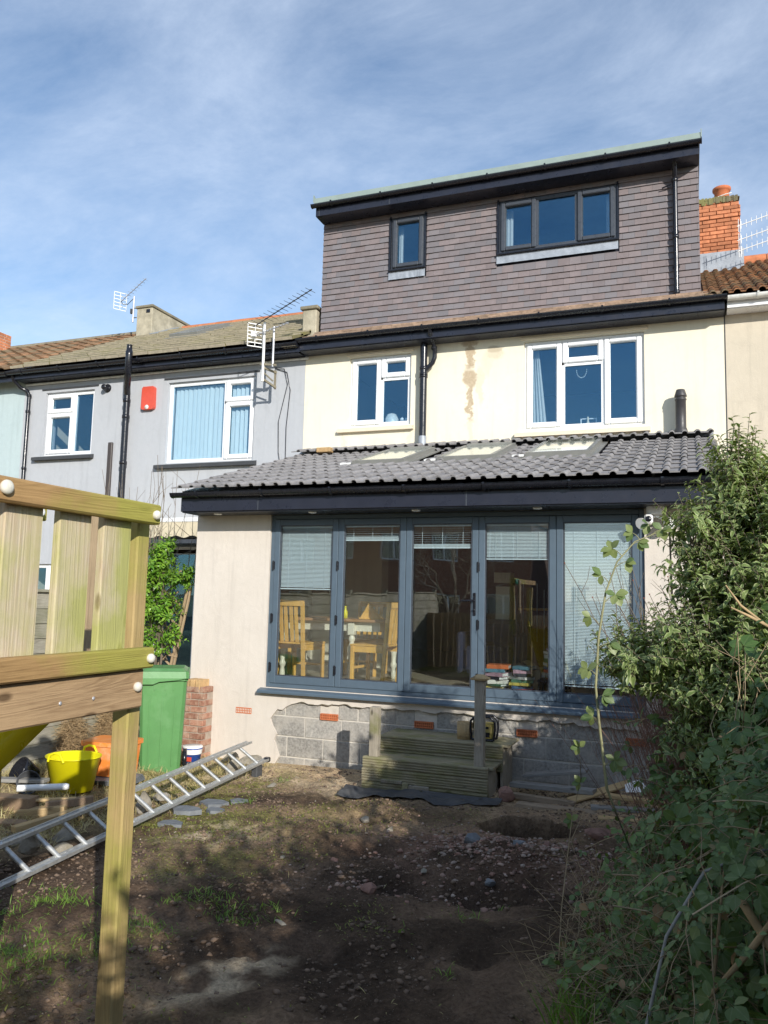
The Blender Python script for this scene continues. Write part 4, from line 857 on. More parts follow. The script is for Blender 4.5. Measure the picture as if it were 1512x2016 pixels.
chr_ = MB().box(4.67, 5.44, 5.87, 6.5, 7.6, 8.86).build('chimney', M_['brick_o'], rh)
# bricks are parts of the stack: front face and right face
cm = {}
for k in range(14):
    z = 7.98+k*.068; proud = .02 if 9 <= k <= 11 else 0; top = .012 if k >= 12 else 0; x = 4.655-(.11 if k % 2 else 0)
    while x < 5.45:
        a_, e_ = max(x, 4.655), min(x+.215, 5.455+proud); key = (round(e_-a_, 3), proud)
        if e_-a_ > .03:
            if key not in cm: cm[key] = MB().box(0, e_-a_, 0, .06, 0, .058, .004).mesh('brick', M_['brick_o'])
            link('brick', cm[key], chr_, (a_, 5.84-proud+random.uniform(-.002, .002), z))
        x += .225
    y = 5.91+(.11 if k % 2 else 0)
    while y < 6.5:
        if 'r' not in cm: cm['r'] = MB().box(0, .06, 0, .21, 0, .058, .004).mesh('brick', M_['brick_o'])
        link('brick', cm['r'], chr_, (5.40+proud+random.uniform(-.002, .002), y, z)); y += .22
mb = MB(); mb.box(4.65, 5.47, 5.83, 6.0, 8.925, 8.95, .01)
for i in range(26): mb.box(4.7+i*.028, 4.74+i*.028, 5.82+random.random()*.02, 5.95, 8.90-random.random()*.05, 8.955+random.random()*.03)
mb.build('flaunching', M_['tile_moss'], chr_); MB().box(4.64, 5.475, 5.80, 5.838, 7.62, 7.985).build('flashing', M_['lead'], chr_); MB().box(5.476, 5.51, 5.81, 6.5, 7.64, 8.02).build('flashing', M_['lead'], chr_)
MB().lathe((5.20, 6.05, 8.93), [(.13, 0), (.118, .22), (.135, .23), (.15, .25), (.15, .285), (.12, .29), (.1, .27), (.09, 0)], 20).build('chimney_pot', M_['terra'], chr_)
MB().tube([(4.93, 5.98, 9.03), (5.02, 5.9, 9.0), (5.1, 5.88, 8.99), (5.25, 5.88, 9.03), (5.35, 5.92, 9.06)], .008, 5).build('strap', M_['whitedirty'], chr_)
# porch roof of the right neighbour, mostly behind the shrub
pr = thing('lean_to', (6.2, 1.5, 0), 'white framed lean-to of the beige house behind the shrub', 'lean-to')
MB().box(5.32, 8, 1.5, D-.005, 0.1, 2.9).build('wall', M_['nbrrender'], pr); MB().prism_x([(1.3, 3.35), (D-.01, 3.9), (D-.01, 3.8), (1.3, 3.25)], 5.25, 8).build('roof', M_['tile_brown'], pr)
MB().box(5.25, 8, 1.27, 1.29, 3.18, 3.34).build('fascia', M_['upvc'], pr); gutter(pr, 5.25, 8, 1.2, 3.32, .055, M_['whitedirty']); MB().box(5.32, 8, 1.5, 1.6, 2.905, 3.2).build('lintel', M_['nbrrender'], pr)

# ------------------------------------------------------------ aerials, alarm box, camera light, brick left on the roof
def yagi(a, direction, n, el=.16, L=1.0, refl=True):
    """boom from point a along direction with n cross elements"""
    a = Vector(a); d = Vector(direction).normalized(); mb = MB(); mb.tube([a, a+d*L], .008, 6); s = d.cross(Vector((0, 0, 1))).normalized()
    for i in range(n):
        p = a+d*(L*(i+.6)/n); e = el*(1-.35*i/n); mb.tube([p-s*e, p+s*e], .004, 4); mb.box(p.x-.009, p.x+.009, p.y-.009, p.y+.009, p.z-.009, p.z+.012)
    return mb, d, s
def grid_reflector(mb, c, s, h=.32, w=.2, n=6):
    c = Vector(c); s = Vector(s)
    for i in range(n+1): z = -h/2+h*i/n; mb.bar(c-s*w/2+Vector((0, 0, z)), c+s*w/2+Vector((0, 0, z)), .004, .014)
    for k in (-1, 0, 1): mb.bar(c+s*(w/2*k)-Vector((0, 0, h/2)), c+s*(w/2*k)+Vector((0, 0, h/2)), .02, .004)
t = thing('tv_aerial', (-7.04, 6.0, 8.1), 'television aerial on a short pole beside the cement chimney of the grey house roof', 'aerial')
MB().tube([(-7.04, 5.95, 8.08), (-7.04, 5.95, 8.68)], .02, 8).build('mast', M_['gal'], t)
mb = MB(); mb.tube([(-7.04, 5.95, 8.40), (-6.98, 6.0, 8.42)], .012, 6); mb.tube([(-7.04, 5.95, 8.18), (-6.98, 6.0, 8.2)], .012, 6); mb.box(-7.09, -7.05, 5.90, 5.95, 8.27, 8.38); mb.tube([(-7.04, 5.93, 8.62), (-7.2, 5.93, 8.5), (-7.32, 5.93, 8.52), (-7.38, 5.93, 8.6)], .008, 5); mb.build('clamp', M_['slatesill'], t)
mb, d, s = yagi((-7.40, 5.95, 8.60), (.80, -.25, .30), 9, .09, .98); mb.build('boom', M_['gal'], t)
mb = MB(); grid_reflector(mb, (-7.42, 5.95, 8.61), (.5, .8, 0), .40, .3, 5); mb.build('reflector', M_['white'], t)
AO = Vector((.155, -.26, -.1)); t = thing('tv_aerial', (-1.72, 2.6, 5.5), 'pair of television aerials on wall poles above the grey house gutter', 'aerial')
mb = MB(); mb.tube([(-1.73, 2.62, 5.44), (-1.73, 2.62, 6.38)], .022, 8); mb.build('mast', M_['white'], t); mb = MB(); mb.tube([(-1.56, 2.62, 5.66), (-1.56, 2.62, 6.30)], .018, 8); mb.build('mast', M_['gal'], t)
mb = MB(); mb.bar((-1.78, 2.62, 5.72), (-1.5, 2.62, 5.68), .03, .03); mb.bar((-1.73, 2.62, 5.66), (-1.6, 2.82, 5.62), .03, .03); mb.bar((-1.73, 2.62, 5.48), (-1.6, 2.82, 5.38), .03, .03); mb.bar((-1.62, 2.82, 5.66), (-1.62, 2.82, 5.36), .04, .02); mb.bar((-1.74, 2.62, 5.6), (-1.6, 2.72, 5.46), .02, .02); mb.build('bracket', M_['cementd'], t)
mb, d, s = yagi((-1.93, 2.6, 6.32), (1.0, -.25, .32), 15, .17, 1.25); mb.build('boom', M_['slatesill'], t)
mb, d, s = yagi((-1.86, 2.58, 6.18), (.9, -.1, .17), 10, .07, .62); mb.build('boom', M_['gal'], t)
mb = MB(); grid_reflector(mb, (-1.87, 2.58, 6.18), (.7, .7, 0), .36, .24, 6); mb.box(-1.90, -1.83, 2.5, 2.56, 6.14, 6.22); mb.build('reflector', M_['white'], t); t.location += AO
t = thing('tv_aerial', (5.9, 5.2, 7.9), 'two stacked television aerials right of the brick chimney', 'aerial')
MB().tube([(6.35, 5.25, 7.4), (6.35, 5.25, 8.5)], .02, 8).build('mast', M_['gal'], t)
for z in (8.12, 7.88, 7.70):
    mb = MB(); mb.tube([(5.38, 5.2, z), (6.4, 5.2, z+.27)], .008, 6)
    for i in range(13): x = 5.44+i*.075; zz = z+.27*(x-5.38)/1.02; mb.tube([(x, 5.2, zz-.065), (x, 5.2, zz+.065)], .0045, 4)
    for dx in (0, .03): mb.tube([(5.40+dx, 5.2, z-.1), (5.40+dx, 5.2, z+.12)], .005, 4)
    mb.build('boom', M_['white'], t)
mb = MB(); ax, az = -4.04, 5.16      # alarm box with rounded corners
mb.prism([(ax-.13, az+.03), (ax-.12, az), (ax-.09, az-.01), (ax+.09, az-.01), (ax+.12, az), (ax+.13, az+.03), (ax+.125, az+.36), (ax+.10, az+.39), (ax-.10, az+.39), (ax-.125, az+.36)], D-.07, D-.002)
tag(mb.build('alarm_box', M_['red'], None, (ax, D, az)), 'red burglar alarm box on the grey wall between the two windows', 'alarm')
MB().lathe((ax-.01, D-.07, az+.03), [(0, -.02), (.03, -.014), (.04, 0)], 12, 'y').build('strobe', M_['whitedirty'], bpy.data.objects['alarm_box'])
t = thing('security_camera', (4.28, -.05, 2.95), 'white security camera with two floodlights under the extension eaves', 'camera')
mb = MB(); mb.lathe((4.28, -.11, 2.90), [(0, 0), (.075, 0), (.085, .02), (.085, .077)], 16); mb.build('base', M_['white'], t)
mb = MB(); mb.box(4.18, 4.26, -.22, -.12, 2.80, 2.90, .02); mb.tube([(4.22, -.14, 2.89), (4.25, -.11, 2.93)], .02, 8); cb_ = mb.build('camera_head', M_['white'], t); MB().lathe((4.22, -.221, 2.85), [(0, -.004), (.028, -.003), (.03, .001)], 14, 'y').build('lens', M_['black'], cb_)
for dx, dyv in ((-.10, -.02), (.10, 0)):
    c0 = Vector((4.28+dx, -.12, 2.83)); mb = MB(); mb.tube([(4.28, -.11, 2.89), c0+Vector((-dx*.3, 0, .03))], .014, 8); d = Vector((dx*5, -.9, -.35)).normalized(); mb.tube([c0-d*.03, c0, c0+d*.03, c0+d*.07], [.02, .035, .05, .058], 14); mb.build('floodlight', M_['white'], t)
mb = MB(); mb.box(-.62, -.39, 2.38, 2.50, 4.185, 4.255, .006); tag(mb.build('brick', M_['brick_y'], None, (-.5, 2.44, 4.19)), 'loose sandy brick left lying on the grey extension roof tiles', 'brick')

# curtains and ornaments in the windows
def drape(x0, x1, y, z0, z1, n, amp, label, mat='cloth', taper=0):
    vs = []; fs = []; K = 6
    for j in range(K+1):
        t_ = j/K
        for i in range(n+1): xx = x0+(x1-x0)*(i/n)*(1-taper*t_); vs.append((xx, y+amp*math.sin(i*1.9), z0+(z1-z0)*t_))
    for j in range(K):
        for i in range(n): a_ = j*(n+1)+i; fs.append((a_, a_+1, a_+n+2, a_+n+1))
    mb = MB().add(vs, fs, True); return tag(mb.build('curtain', M_[mat], None, (x0, y, z0)), label, 'curtain')
drape(2.48, 2.70, D+.22, 4.5, 5.7, 14, .02, 'grey curtain pulled aside inside the large white first floor window', taper=.55)
drape(.29, .37, DY+.16, 7.25, 8.0, 6, .015, 'pale curtain edge in the small dormer window'); drape(2.02, 2.14, DY+.16, 7.28, 8.0, 8, .015, 'white curtain at the left of the wide dormer window'); drape(3.52, 3.6, DY+.16, 7.28, 8.0, 6, .015, 'thin curtain edge at the right of the wide dormer window')
mb = MB(); mb.lathe((.33, D+.2, 4.66), [(0, 0), (.10, 0), (.11, .05), (.105, .12), (.07, .19), (.02, .21), (0, .21)], 18); mb.solo('table_lamp_shade', M_['whitedirty'], 'rounded pale shade on the sill of the smaller white window', 'lampshade')
mb = MB(); mb.box(.46, .62, D+.17, D+.24, 4.66, 4.75, .02); mb.lathe((.50, D+.2, 4.75), [(.03, 0), (.035, .025), (.0, .05)], 10); mb.lathe((.57, D+.2, 4.75), [(.022, 0), (.02, .03), (0, .04)], 10); mb.solo('ornament', M_['white'], 'small white ornament on the sill of the smaller white window', 'ornament')
mb = MB(); frame_bars(mb, 3.17, 3.40, 4.47, 4.62, D+.2, D+.22, .018); mb.solo('picture_frame', M_['white'], 'small white picture frame on the sill of the large white window', 'picture frame')
mb = MB(); mb.lathe((3.28, D+.17, 4.46), [(.035, 0), (.03, .06), (.012, .12), (.018, .15), (0, .18)], 12); mb.solo('figurine', M_['sillcream'], 'small beige figurine before the picture frame on the window sill', 'figurine')
mb = MB()
for i in range(13): t_ = math.pi+math.pi*i/12; mb.lathe((3.2+.07*math.cos(t_), D+.13, 5.30+.11*math.sin(t_)), [(0, -.009), (.009, 0), (0, .009)], 6)
mb.solo('garland', M_['white'], 'small white garland hanging inside the large white window', 'garland')

# ------------------------------------------------------------ across the gardens (seen in the glass)
def far_house(x0, x1, y, z1, mat, label, gable=False):
    t = thing('brick_house', ((x0+x1)/2, y, 0), label, 'house'); holes = []; n = int((x1-x0)/2.6)
    for i in range(n):
        xx = x0+.7+i*2.6
        holes += [(-(xx+1.3), -xx, 1.0, 2.3), (-(xx+1.3), -xx, 3.9, 5.2)]
    w = wall_grid('wall', mat, t, x0, x1, 0, z1, y-.3, y, [(-h[1], -h[0], h[2], h[3]) for h in holes])
    MB().box(x0, x1, y-7, y-.301, 0, z1-.01).build('body', M_['in_dark'], t)
    for h in holes:
        a, b_ = -h[1], -h[0]; mb = MB(); frame_bars(mb, a, b_, h[2], h[3], y-.2, y-.1, .07); mb.box((a+b_)/2-.04, (a+b_)/2+.04, y-.2, y-.1, h[2], h[3]); wd = mb.build('window', M_['upvc'], t); MB().box(a+.06, b_-.06, y-.17, y-.16, h[2]+.06, h[3]-.06).build('pane', M_['glassroof'], wd)
    MB().prism_x([(y+.3, z1-.1), (y-3.6, z1+2.3), (y-7.4, z1-.1), (y-7.2, z1-.2), (y+.1, z1-.2)], x0-.1, x1+.1).build('roof', M_['tile_brown'], t)
    brick_ = MB().box(x0+1, x0+1.8, y-4, y-3.2, z1+1.5, z1+3.2).build('chimney', M_['brick_o'], t)
far_house(-24, -13.5, -30, 5.8, M_['brick_r'], 'red brick house across the gardens, farthest from the hedge'); far_house(-12.5, -2.0, -27, 5.8, M_['brick_r'], 'red brick house across the gardens facing the bifold doors'); far_house(3, 12, -31, 5.6, M_['extrender'], 'pale rendered house across the gardens behind the hedge')
# ------------------------------------------------------------ wood and object materials
PG = (.37, .375, .10)
M_['wy'] = wood('treated_pine_along_y', (.40, .27, .15), (.17, .095, .045), 'y', PG, .68, .95, 2.0, gpos=(1, -6.2, .35))
M_['wyg'] = wood('treated_pine_algae_along_y', (.38, .235, .10), (.22, .125, .05), 'y', (.33, .315, .06), .40, .66, 2.5, gpos=(1, -6.35, .5))
M_['wz'] = wood('treated_pine_along_z', (.57, .48, .35), (.36, .24, .12), 'z', PG, .42, .64, 3.2, gpos=(1, -6.3, .2))
M_['wzp'] = wood('treated_pine_post', (.40, .29, .13), (.24, .155, .06), 'z', (.33, .31, .07), .42, .66, 3.5)
M_['deck'] = wood('mossy_deck_board', (.30, .265, .175), (.15, .13, .08), 'x', (.17, .18, .04), .46, .75, 4, gstr=.8)
M_['deckp'] = wood('weathered_deck_post', (.34, .30, .235), (.13, .105, .08), 'z', (.14, .15, .03), .55, .75, 3)
M_['pale'] = wood('cut_pine', (.46, .33, .17), (.30, .19, .09), 'x', None)
M_['oldwood'] = wood('old_timber', (.26, .18, .115), (.12, .08, .05), 'y', None)
M_['oldx'] = wood('old_timber_x', (.30, .23, .16), (.15, .11, .075), 'x', None)
M_['greyx'] = wood('grey_scaffold_timber', (.27, .26, .24), (.14, .13, .12), 'x', None)
M_['fence'] = wood('grey_fence_board', (.34, .315, .25), (.12, .105, .08), 'y', (.17, .17, .09), .45, .75, 2)
M_['trel'] = wood('trellis_wood', (.42, .31, .19), (.25, .17, .1), 'z', None, knots=False)
M_['oak'] = wood('honey_oak', (.78, .44, .10), (.55, .28, .05), 'z', None, rough=.45, gstr=.15, knots=False)
M_['ivory'] = plain('ivory_paint_gloss', (.74, .70, .56), .4, .03)
M_['bin'] = rough_mat('green_bin_plastic', (.10, .255, .085), .08, 3, .42, .08, 20, dirt=(.17, .34, .15), dscale=2.2, dlo=.5, dhi=.8)
M_['yellow'] = rough_mat('yellow_flexible_plastic', (.78, .70, .008), .05, 6, .38, .1, 15, dirt=(.45, .36, .03), dscale=4, dlo=.58, dhi=.85)
M_['slide'] = plain('yellow_slide_plastic', (.76, .62, .01), .3, .06, 5)
M_['orange'] = rough_mat('orange_crate_plastic', (.78, .24, .045), .08, 6, .5, .15, 25, dirt=(.70, .42, .24), dscale=7, dlo=.5, dhi=.75)
M_['rubber'] = rough_mat('black_rubber_sheet', (.06, .062, .066), .2, 9, .7, .5, 40, dirt=(.12, .11, .10), dscale=5, dlo=.5, dhi=.8)
M_['blue'] = plain('blue_plastic', (.03, .09, .38), .4)
M_['stone'] = rough_mat('limestone_rubble', (.30, .27, .22), .3, 9, .95, .9, 40, dirt=(.17, .14, .08), dscale=6)
M_['slate'] = rough_mat('broken_slate', (.17, .18, .19), .2, 12, .8, .4, 50)
M_['redstone'] = rough_mat('broken_brick', (.27, .155, .12), .3, 14, .95, .9, 60, dirt=(.12, .08, .06), dscale=8)
M_['greenpl'] = plain('teal_green_plastic', (.01, .28, .17), .35, .1)
def rock(name, c, r3, mat, label, cat, seed, group=None, sub=2):
    bm = bmesh.new(); bmesh.ops.create_icosphere(bm, subdivisions=sub, radius=1); rn = random.Random(seed); ks = [(Vector((rn.uniform(-1, 1), rn.uniform(-1, 1), rn.uniform(-1, 1))).normalized(), rn.uniform(.5, .75)) for _ in range(14)]
    for v in bm.verts:
        p = v.co.copy()
        for n_, d in ks:
            q = p.dot(n_)-d
            if q > 0: p -= n_*q*.97
        p *= 1+rn.uniform(-.03, .03); v.co = Vector((p.x*r3[0], p.y*r3[1], p.z*r3[2]))
    rot = Matrix.Rotation(rn.uniform(0, 6), 3, 'Z'); bmesh.ops.rotate(bm, verts=bm.verts, matrix=rot); me = bpy.data.meshes.new(name); bm.to_mesh(me); bm.free(); me.materials.append(mat)
    o = link(name, me, None, c); return tag(o, label, cat, group)
def plank(name, a, b_, w, h, mat, label, cat='plank', group=None, up=(0, 0, 1)):
    a = Vector(a); b_ = Vector(b_); L = (b_-a).length; ax = 'y' if mat.name.endswith('_y') or mat in (M_['oldwood'],) else 'x'
    mb = MB().box(0, L, -w/2, w/2, -h/2, h/2, .004); me = mb.mesh(name, mat); mb.fixn(me); d, s, u = basis(b_-a, up); o = link(name, me, None, a)
    o.rotation_euler = Matrix((d, u.cross(d), u)).transposed().to_euler(); return tag(o, label, cat, group)

# ------------------------------------------------------------ climbing frame in the foreground
cf = thing('climbing_frame', (2.65, -6.2, .3), 'wooden climbing frame with green algae on its boards and white bolt caps', 'climbing frame')
def part(name, mb, mat, parent, at): return mb.build(name, mat, parent, at)
RX0, RX1 = 2.73, 2.775
part('rail', MB().box(RX0, RX1, -7.35, -5.85, 2.272, 2.345, .006), M_['wyg'], cf, (2.75, -6.2, 2.31))
part('rail', MB().box(RX0, RX1, -7.35, -5.845, 1.755, 1.828, .006), M_['wyg'], cf, (2.75, -6.2, 1.79))
part('beam', MB().box(2.70, 2.744, -7.35, -5.86, 1.615, 1.752, .006), M_['wy'], cf, (2.72, -6.2, 1.68))
for y0, y1 in ((-6.77, -6.62), (-6.525, -6.375), (-6.305, -6.16), (-6.10, -5.955)):
    part('slat', MB().box(2.70, 2.729, y0, y1, 1.70 if False else 1.7525, 2.30, .004), M_['wz'], cf, (2.71, (y0+y1)/2, 2.0))
part('post', MB().box(2.628, 2.6995, -5.88, -5.81, .30, 2.30, .006), M_['wzp'], cf, (2.655, -5.855, .3))
part('post', MB().box(2.61, 2.6995, -7.35, -7.26, .30, 2.30, .006), M_['wzp'], cf, (2.655, -7.3, .3))
part('post', MB().box(1.62, 1.71, -5.55, -5.46, .28, 2.45, .006), M_['wzp'], cf, (1.66, -5.5, .3))
part('post', MB().box(1.62, 1.71, -7.35, -7.26, .28, 2.30, .006), M_['wzp'], cf, (1.66, -7.3, .3))
part('rail', MB().box(1.715, 1.75, -7.35, -5.34, 2.35, 2.44, .006), M_['wyg'], cf, (1.73, -6.2, 2.39))
part('platform', MB().box(1.72, 2.6, -7.34, -7.26, 1.56, 1.6, .004), M_['wy'], cf, (2.2, -6.8, 1.58))
for y0 in (-5.72,): part('slat', MB().box(1.87, 1.9, y0+.5, y0+.64, 1.70, 2.4, .004), M_['trel'], cf, (1.88, y0, 2.0))
mb = MB(); mb.box(1.755, 1.775, -5.78, -5.39, 2.33, 2.425, .008)
for k in range(4): mb.box(1.776, 1.78, -5.76, -5.41, 2.345+k*.02, 2.353+k*.02)
gp = part('green_panel', mb, M_['greenpl'], cf, (1.76, -5.6, 2.4))
em = MB(); em.lathe((1.781, -5.405, 2.385), [(.008, 0), (.016, .002), (.016, 0)], 12, 'x'); em.disc((1.782, -5.405, 2.385), .007, 10, (1, 0, 0)); part('emblem', em, M_['white'], gp, (1.78, -5.4, 2.385))
M_['capw'] = plain('yellowed_bolt_cap', (.66, .63, .54), .5, .12, 40)
def cap(x, y, z, r_=.0175): part('bolt_cap', MB().lathe((x, y, z), [(r_*.9, 0), (r_, .006), (r_*.93, .012), (r_*.7, .017), (r_*.35, .0195), (0, .02)], 18, 'x'), M_['capw'], cf, (x, y, z))
cap(RX1, -5.885, 2.305); cap(RX1, -6.575, 2.312, .022); cap(RX1, -5.875, 1.79); cap(2.744, -5.90, 1.69)
for y in (-6.27, -6.12): part('screw', MB().lathe((2.744, y, 1.672), [(.006, 0), (.007, .002), (.003, .004), (0, .0035)], 10, 'x'), M_['gal'], cf, (2.744, y, 1.672))
# slide: channel running down towards the fence
sl = MB(); path = [(2.66, -6.55, 1.62), (2.45, -6.30, 1.56), (2.1, -5.98, 1.40), (1.4, -5.9, .95), (.6, -5.8, .6), (.2, -5.75, .5)]
prof = [(-.24, .12), (-.215, .13), (-.20, .02), (-.12, -.01), (0, -.018), (.12, -.01), (.20, .02), (.215, .13), (.24, .12), (.23, -.0), (.1, -.04), (-.1, -.04), (-.23, 0)]
for i in range(len(path)):
    pass
vs = []; fs = []; n = len(prof)
yaw = [math.atan2(1, -1)]*2+[math.atan2(.3, -1)]*4
pth = [(2.13, -5.78, 1.60), (2.13, -5.9, 1.53), (2.13, -6.11, 1.40), (2.13, -6.8, .96), (2.13, -7.4, .62), (2.13, -8.0, .47)]
for i, p in enumerate(pth):
    a = Vector(pth[max(0, i-1)]); c_ = Vector(pth[min(len(pth)-1, i+1)]); d, s, u = basis(c_-a)
    for q, h in prof: vs.append(Vector(p)+s*q+u*h)
for i in range(len(pth)-1):
    for k in range(n): k2 = (k+1) % n; fs.append((i*n+k, i*n+k2, (i+1)*n+k2, (i+1)*n+k))
part('slide', MB().add(vs, fs, True), M_['slide'], cf, (2, -6, 1.3))

# ------------------------------------------------------------ left boundary fence, boards one by one
fn = thing('fence', (-1.5, -4.6, .2), 'weathered grey horizontal board fence along the side of the garden', 'fence')
for k in range(6):
    ya = -.35-k*1.83; yb = ya-1.78; z = .22+.03*k*1.0
    part('fence_post', MB().box(-1.58, -1.49, yb-.07, yb+.02, .1, z+1.90, .006), M_['fence'], fn, (-1.53, yb, .1))
    for j in range(12):
        zb = z+j*.148; mb = MB(); d = random.uniform(-.004, .004)
        mb.add([(-1.485+d, ya, zb), (-1.485+d, yb, zb), (-1.50, yb, zb+.165), (-1.50, ya, zb+.165), (-1.505+d, ya, zb), (-1.505+d, yb, zb), (-1.512, yb, zb+.165), (-1.512, ya, zb+.165)], [(0, 1, 2, 3), (7, 6, 5, 4), (0, 4, 5, 1), (1, 5, 6, 2), (2, 6, 7, 3), (3, 7, 4, 0)])
        part('fence_board', mb, M_['fence'], fn, (-1.5, (ya+yb)/2, zb))
    part('fence_cap', MB().box(-1.525, -1.465, yb, ya, z+1.79, z+1.82, .004), M_['fence'], fn, (-1.5, (ya+yb)/2, z+1.8))
# right boundary fence, hidden by the shrubs, and the back one
fr_ = thing('fence', (5.42, -4, .2), 'close board fence behind the hedge and brambles', 'fence')
for k in range(62):
    y = .1-k*.17; part('fence_board', MB().box(5.40, 5.42, y-.158, y, .15, 1.98+random.uniform(-.01, .01), .003), M_['fence'], fr_, (5.41, y, .2))
bf = thing('fence', (1.5, -10.6, .3), 'pale close board fence across the end of the garden seen in the glass', 'fence')
for k in range(42):
    x = -1.5+k*.168; part('fence_board', MB().box(x, x+.158, -10.62, -10.60, .3, 1.75+random.uniform(-.01, .01), .003), M_['trel'], bf, (x, -10.6, .3))

# ------------------------------------------------------------ brick pier, wheelie bin, tubs
pz = gz(-.85, -.15)-.02
bp = thing('brick_pier', (-.83, -.12, pz), 'low old red brick pier with sandy top course against the extension corner', 'pier'); k = 0; cache = {}
MB().box(-.955, -.70, -.207, -.004, pz, .93).build('mortar_core', M_['mortar_old'], bp)
z = pz+.01
while z < .92:
    x = -.965-(.11 if k % 2 else 0)
    while x < -.70:
        a, e = max(x, -.965), min(x+.205, -.69)
        if e-a > .03:
            key = round(e-a, 3)
            if key not in cache: cache[key] = MB().box(0, e-a, 0, .08, 0, .064, .005).mesh('brick', M_['brick_r'])
            link('brick', cache[key], bp, (a, -.215+random.uniform(-.003, .003), z))
        x += .216
    for y in (-.13,) if k % 2 else (-.205,):
        if 'r' not in cache: cache['r'] = MB().box(-.06, 0, 0, .19, 0, .064, .005).mesh('brick', M_['brick_r'])
        link('brick', cache['r'], bp, (-.688+random.uniform(-.002, .002), y+.0, z)) if k % 2 == 0 else None
    z += .0755; k += 1
me = MB().box(0, .062, 0, .2, 0, .11, .005).mesh('capping_brick', M_['brick_y'])
for i in range(3): link('capping_brick', me, bp, (-.96+i*.073, -.212, .925))
bx, by = -.61, -1.08; bz = gz(bx, by)-.045
wb = thing('wheelie_bin', (bx, by, bz), 'tall green wheelie bin with closed lid standing beside the brick pier', 'bin')
def frustum(mb, cx, cy, z0, z1, w0, d0, w1, d1, dy=0, ch=.03):
    v = []
    for z, w, d, oy in ((z0, w0, d0, 0), (z1, w1, d1, dy)):
        hw, hd = w/2, d/2; v += [(cx-hw+ch, cy-hd+oy, z), (cx+hw-ch, cy-hd+oy, z), (cx+hw, cy-hd+ch+oy, z), (cx+hw, cy+hd-ch+oy, z), (cx+hw-ch, cy+hd+oy, z), (cx-hw+ch, cy+hd+oy, z), (cx-hw, cy+hd-ch+oy, z), (cx-hw, cy-hd+ch+oy, z)]
    return mb.add(v, [(7, 6, 5, 4, 3, 2, 1, 0), tuple(range(8, 16))]+[(i, (i+1) % 8, 8+(i+1) % 8, 8+i) for i in range(8)])
mb = MB(); frustum(mb, bx, by, bz+.03, bz+.93, .40, .44, .47, .56); frustum(mb, bx, by, bz+.9305, bz+.955, .50, .60, .50, .60)
for q in (-.09, .02, .1): mb.box(bx+q, bx+q+.008, by-.288, by-.272, bz+.84, bz+.90)
mb.build('body', M_['bin'], wb)
for q in (-.13, .0, .13):
    MB().bar((bx+q*.9, by-.238, bz+.12), (bx+q, by-.272, bz+.78), .012, .012, (0, 1, 0)).build('rib', M_['bin'], wb)
mb = MB(); frustum(mb, bx, by-.01, bz+.957, bz+1.02, .52, .62, .505, .60); frustum(mb, bx, by+.0, bz+1.0205, bz+1.045, .47, .55, .40, .44); mb.prism([(bx-.255, bz+.90), (bx-.10, bz+.90), (bx-.04, bz+.925), (bx+.15, bz+.94), (bx+.255, bz+.96), (bx+.255, bz+.9565), (bx-.255, bz+.9565)], by-.325, by-.305)
ld = mb.build('lid', M_['bin'], wb); MB().tube([(bx-.22, by+.33, bz+1.0), (bx+.22, by+.33, bz+1.0)], .015, 8).build('handle', M_['bin'], wb)
for s in (-1, 1): MB().lathe((bx+s*.24, by+.24, bz+.1), [(0, -.025), (.1, -.02), (.1, .02), (0, .025)], 18, 'x').build('wheel', M_['black'], wb)
wb.rotation_euler = (0, 0, R(33)); wb.scale = (.98, .98, 1.055)
def tub(x, y, r0, r1, h, name, mat, label, cat, z=None, n=24, sq=1.0, handles=False, tilt=None):
    z = gz(x, y) if z is None else z; mb = MB(); mb.lathe((x, y, z), [(0, 0), (r0, 0), (r1, h), (r1+.01, h+.005), (r1+.008, h-.008), (r1-.006, h-.004), (r0-.006, .01), (0, .01)], n, 'z', True, 1, sq)
    o = mb.build(name, mat, None, (x, y, z)); tag(o, label, cat)
    if handles:
        for s in (-1, 1):
            MB().tube([(x+s*.0-.085, y+s*r1*sq, z+h-.02), (x-.07, y+s*r1*sq, z+h+.035), (x-.02, y+s*r1*sq, z+h+.055), (x+.04, y+s*r1*sq, z+h+.05), (x+.085, y+s*r1*sq, z+h-.02)], .011, 8).build('handle', mat, o)
    if tilt: o.rotation_euler = tilt
    return o
tub(-.57, -2.42, .185, .24, .29, 'trug', M_['yellow'], 'bright yellow flexible tub with handles on the straw by the fence', 'tub', None, 28, .9, True)
mb = MB(); ox, oy = -.56, -1.92; oz = gz(ox, oy)+.06; frustum(mb, ox, oy, oz, oz+.27, .40, .30, .44, .34); frustum(mb, ox, oy, oz+.2705, oz+.31, .47, .37, .47, .37)
oc = mb.build('crate', M_['orange'], None, (ox, oy, oz)); tag(oc, 'scuffed orange plastic box on dark slates between yellow tub and green bin', 'box'); oc.rotation_euler = (0, 0, .12)
MB().box(ox-.17, ox-.125, oy-.168, oy-.163, oz+.16, oz+.22).build('sticker', M_['white'], oc, (ox, oy, oz))
for i in range(5): plank('roof_slate', (ox-.28+.02*i, oy-.12-.02*i, oz-.055+.011*i), (ox+.32, oy-.02, oz-.055+.011*i),   .34, .009, M_['slate'], f"dark slate in the stack under the orange box, {['lowest', 'second from the ground', 'middle one', 'second from the top', 'topmost'][i]}", 'slate', 'slates stacked under the orange box')
tx, ty = -.60, -.52; tz = gz(tx, ty)
wt = tub(tx, ty, .085, .10, .17, 'paint_tub', M_['blue'], 'blue and white plastic tub with white lid beside the green bin', 'tub'); MB().lathe((tx, ty, tz+.11), [(.101, 0), (.107, .055), (.112, .075), (.105, .085), (0, .083)], 20).build('lid', M_['white'], wt)
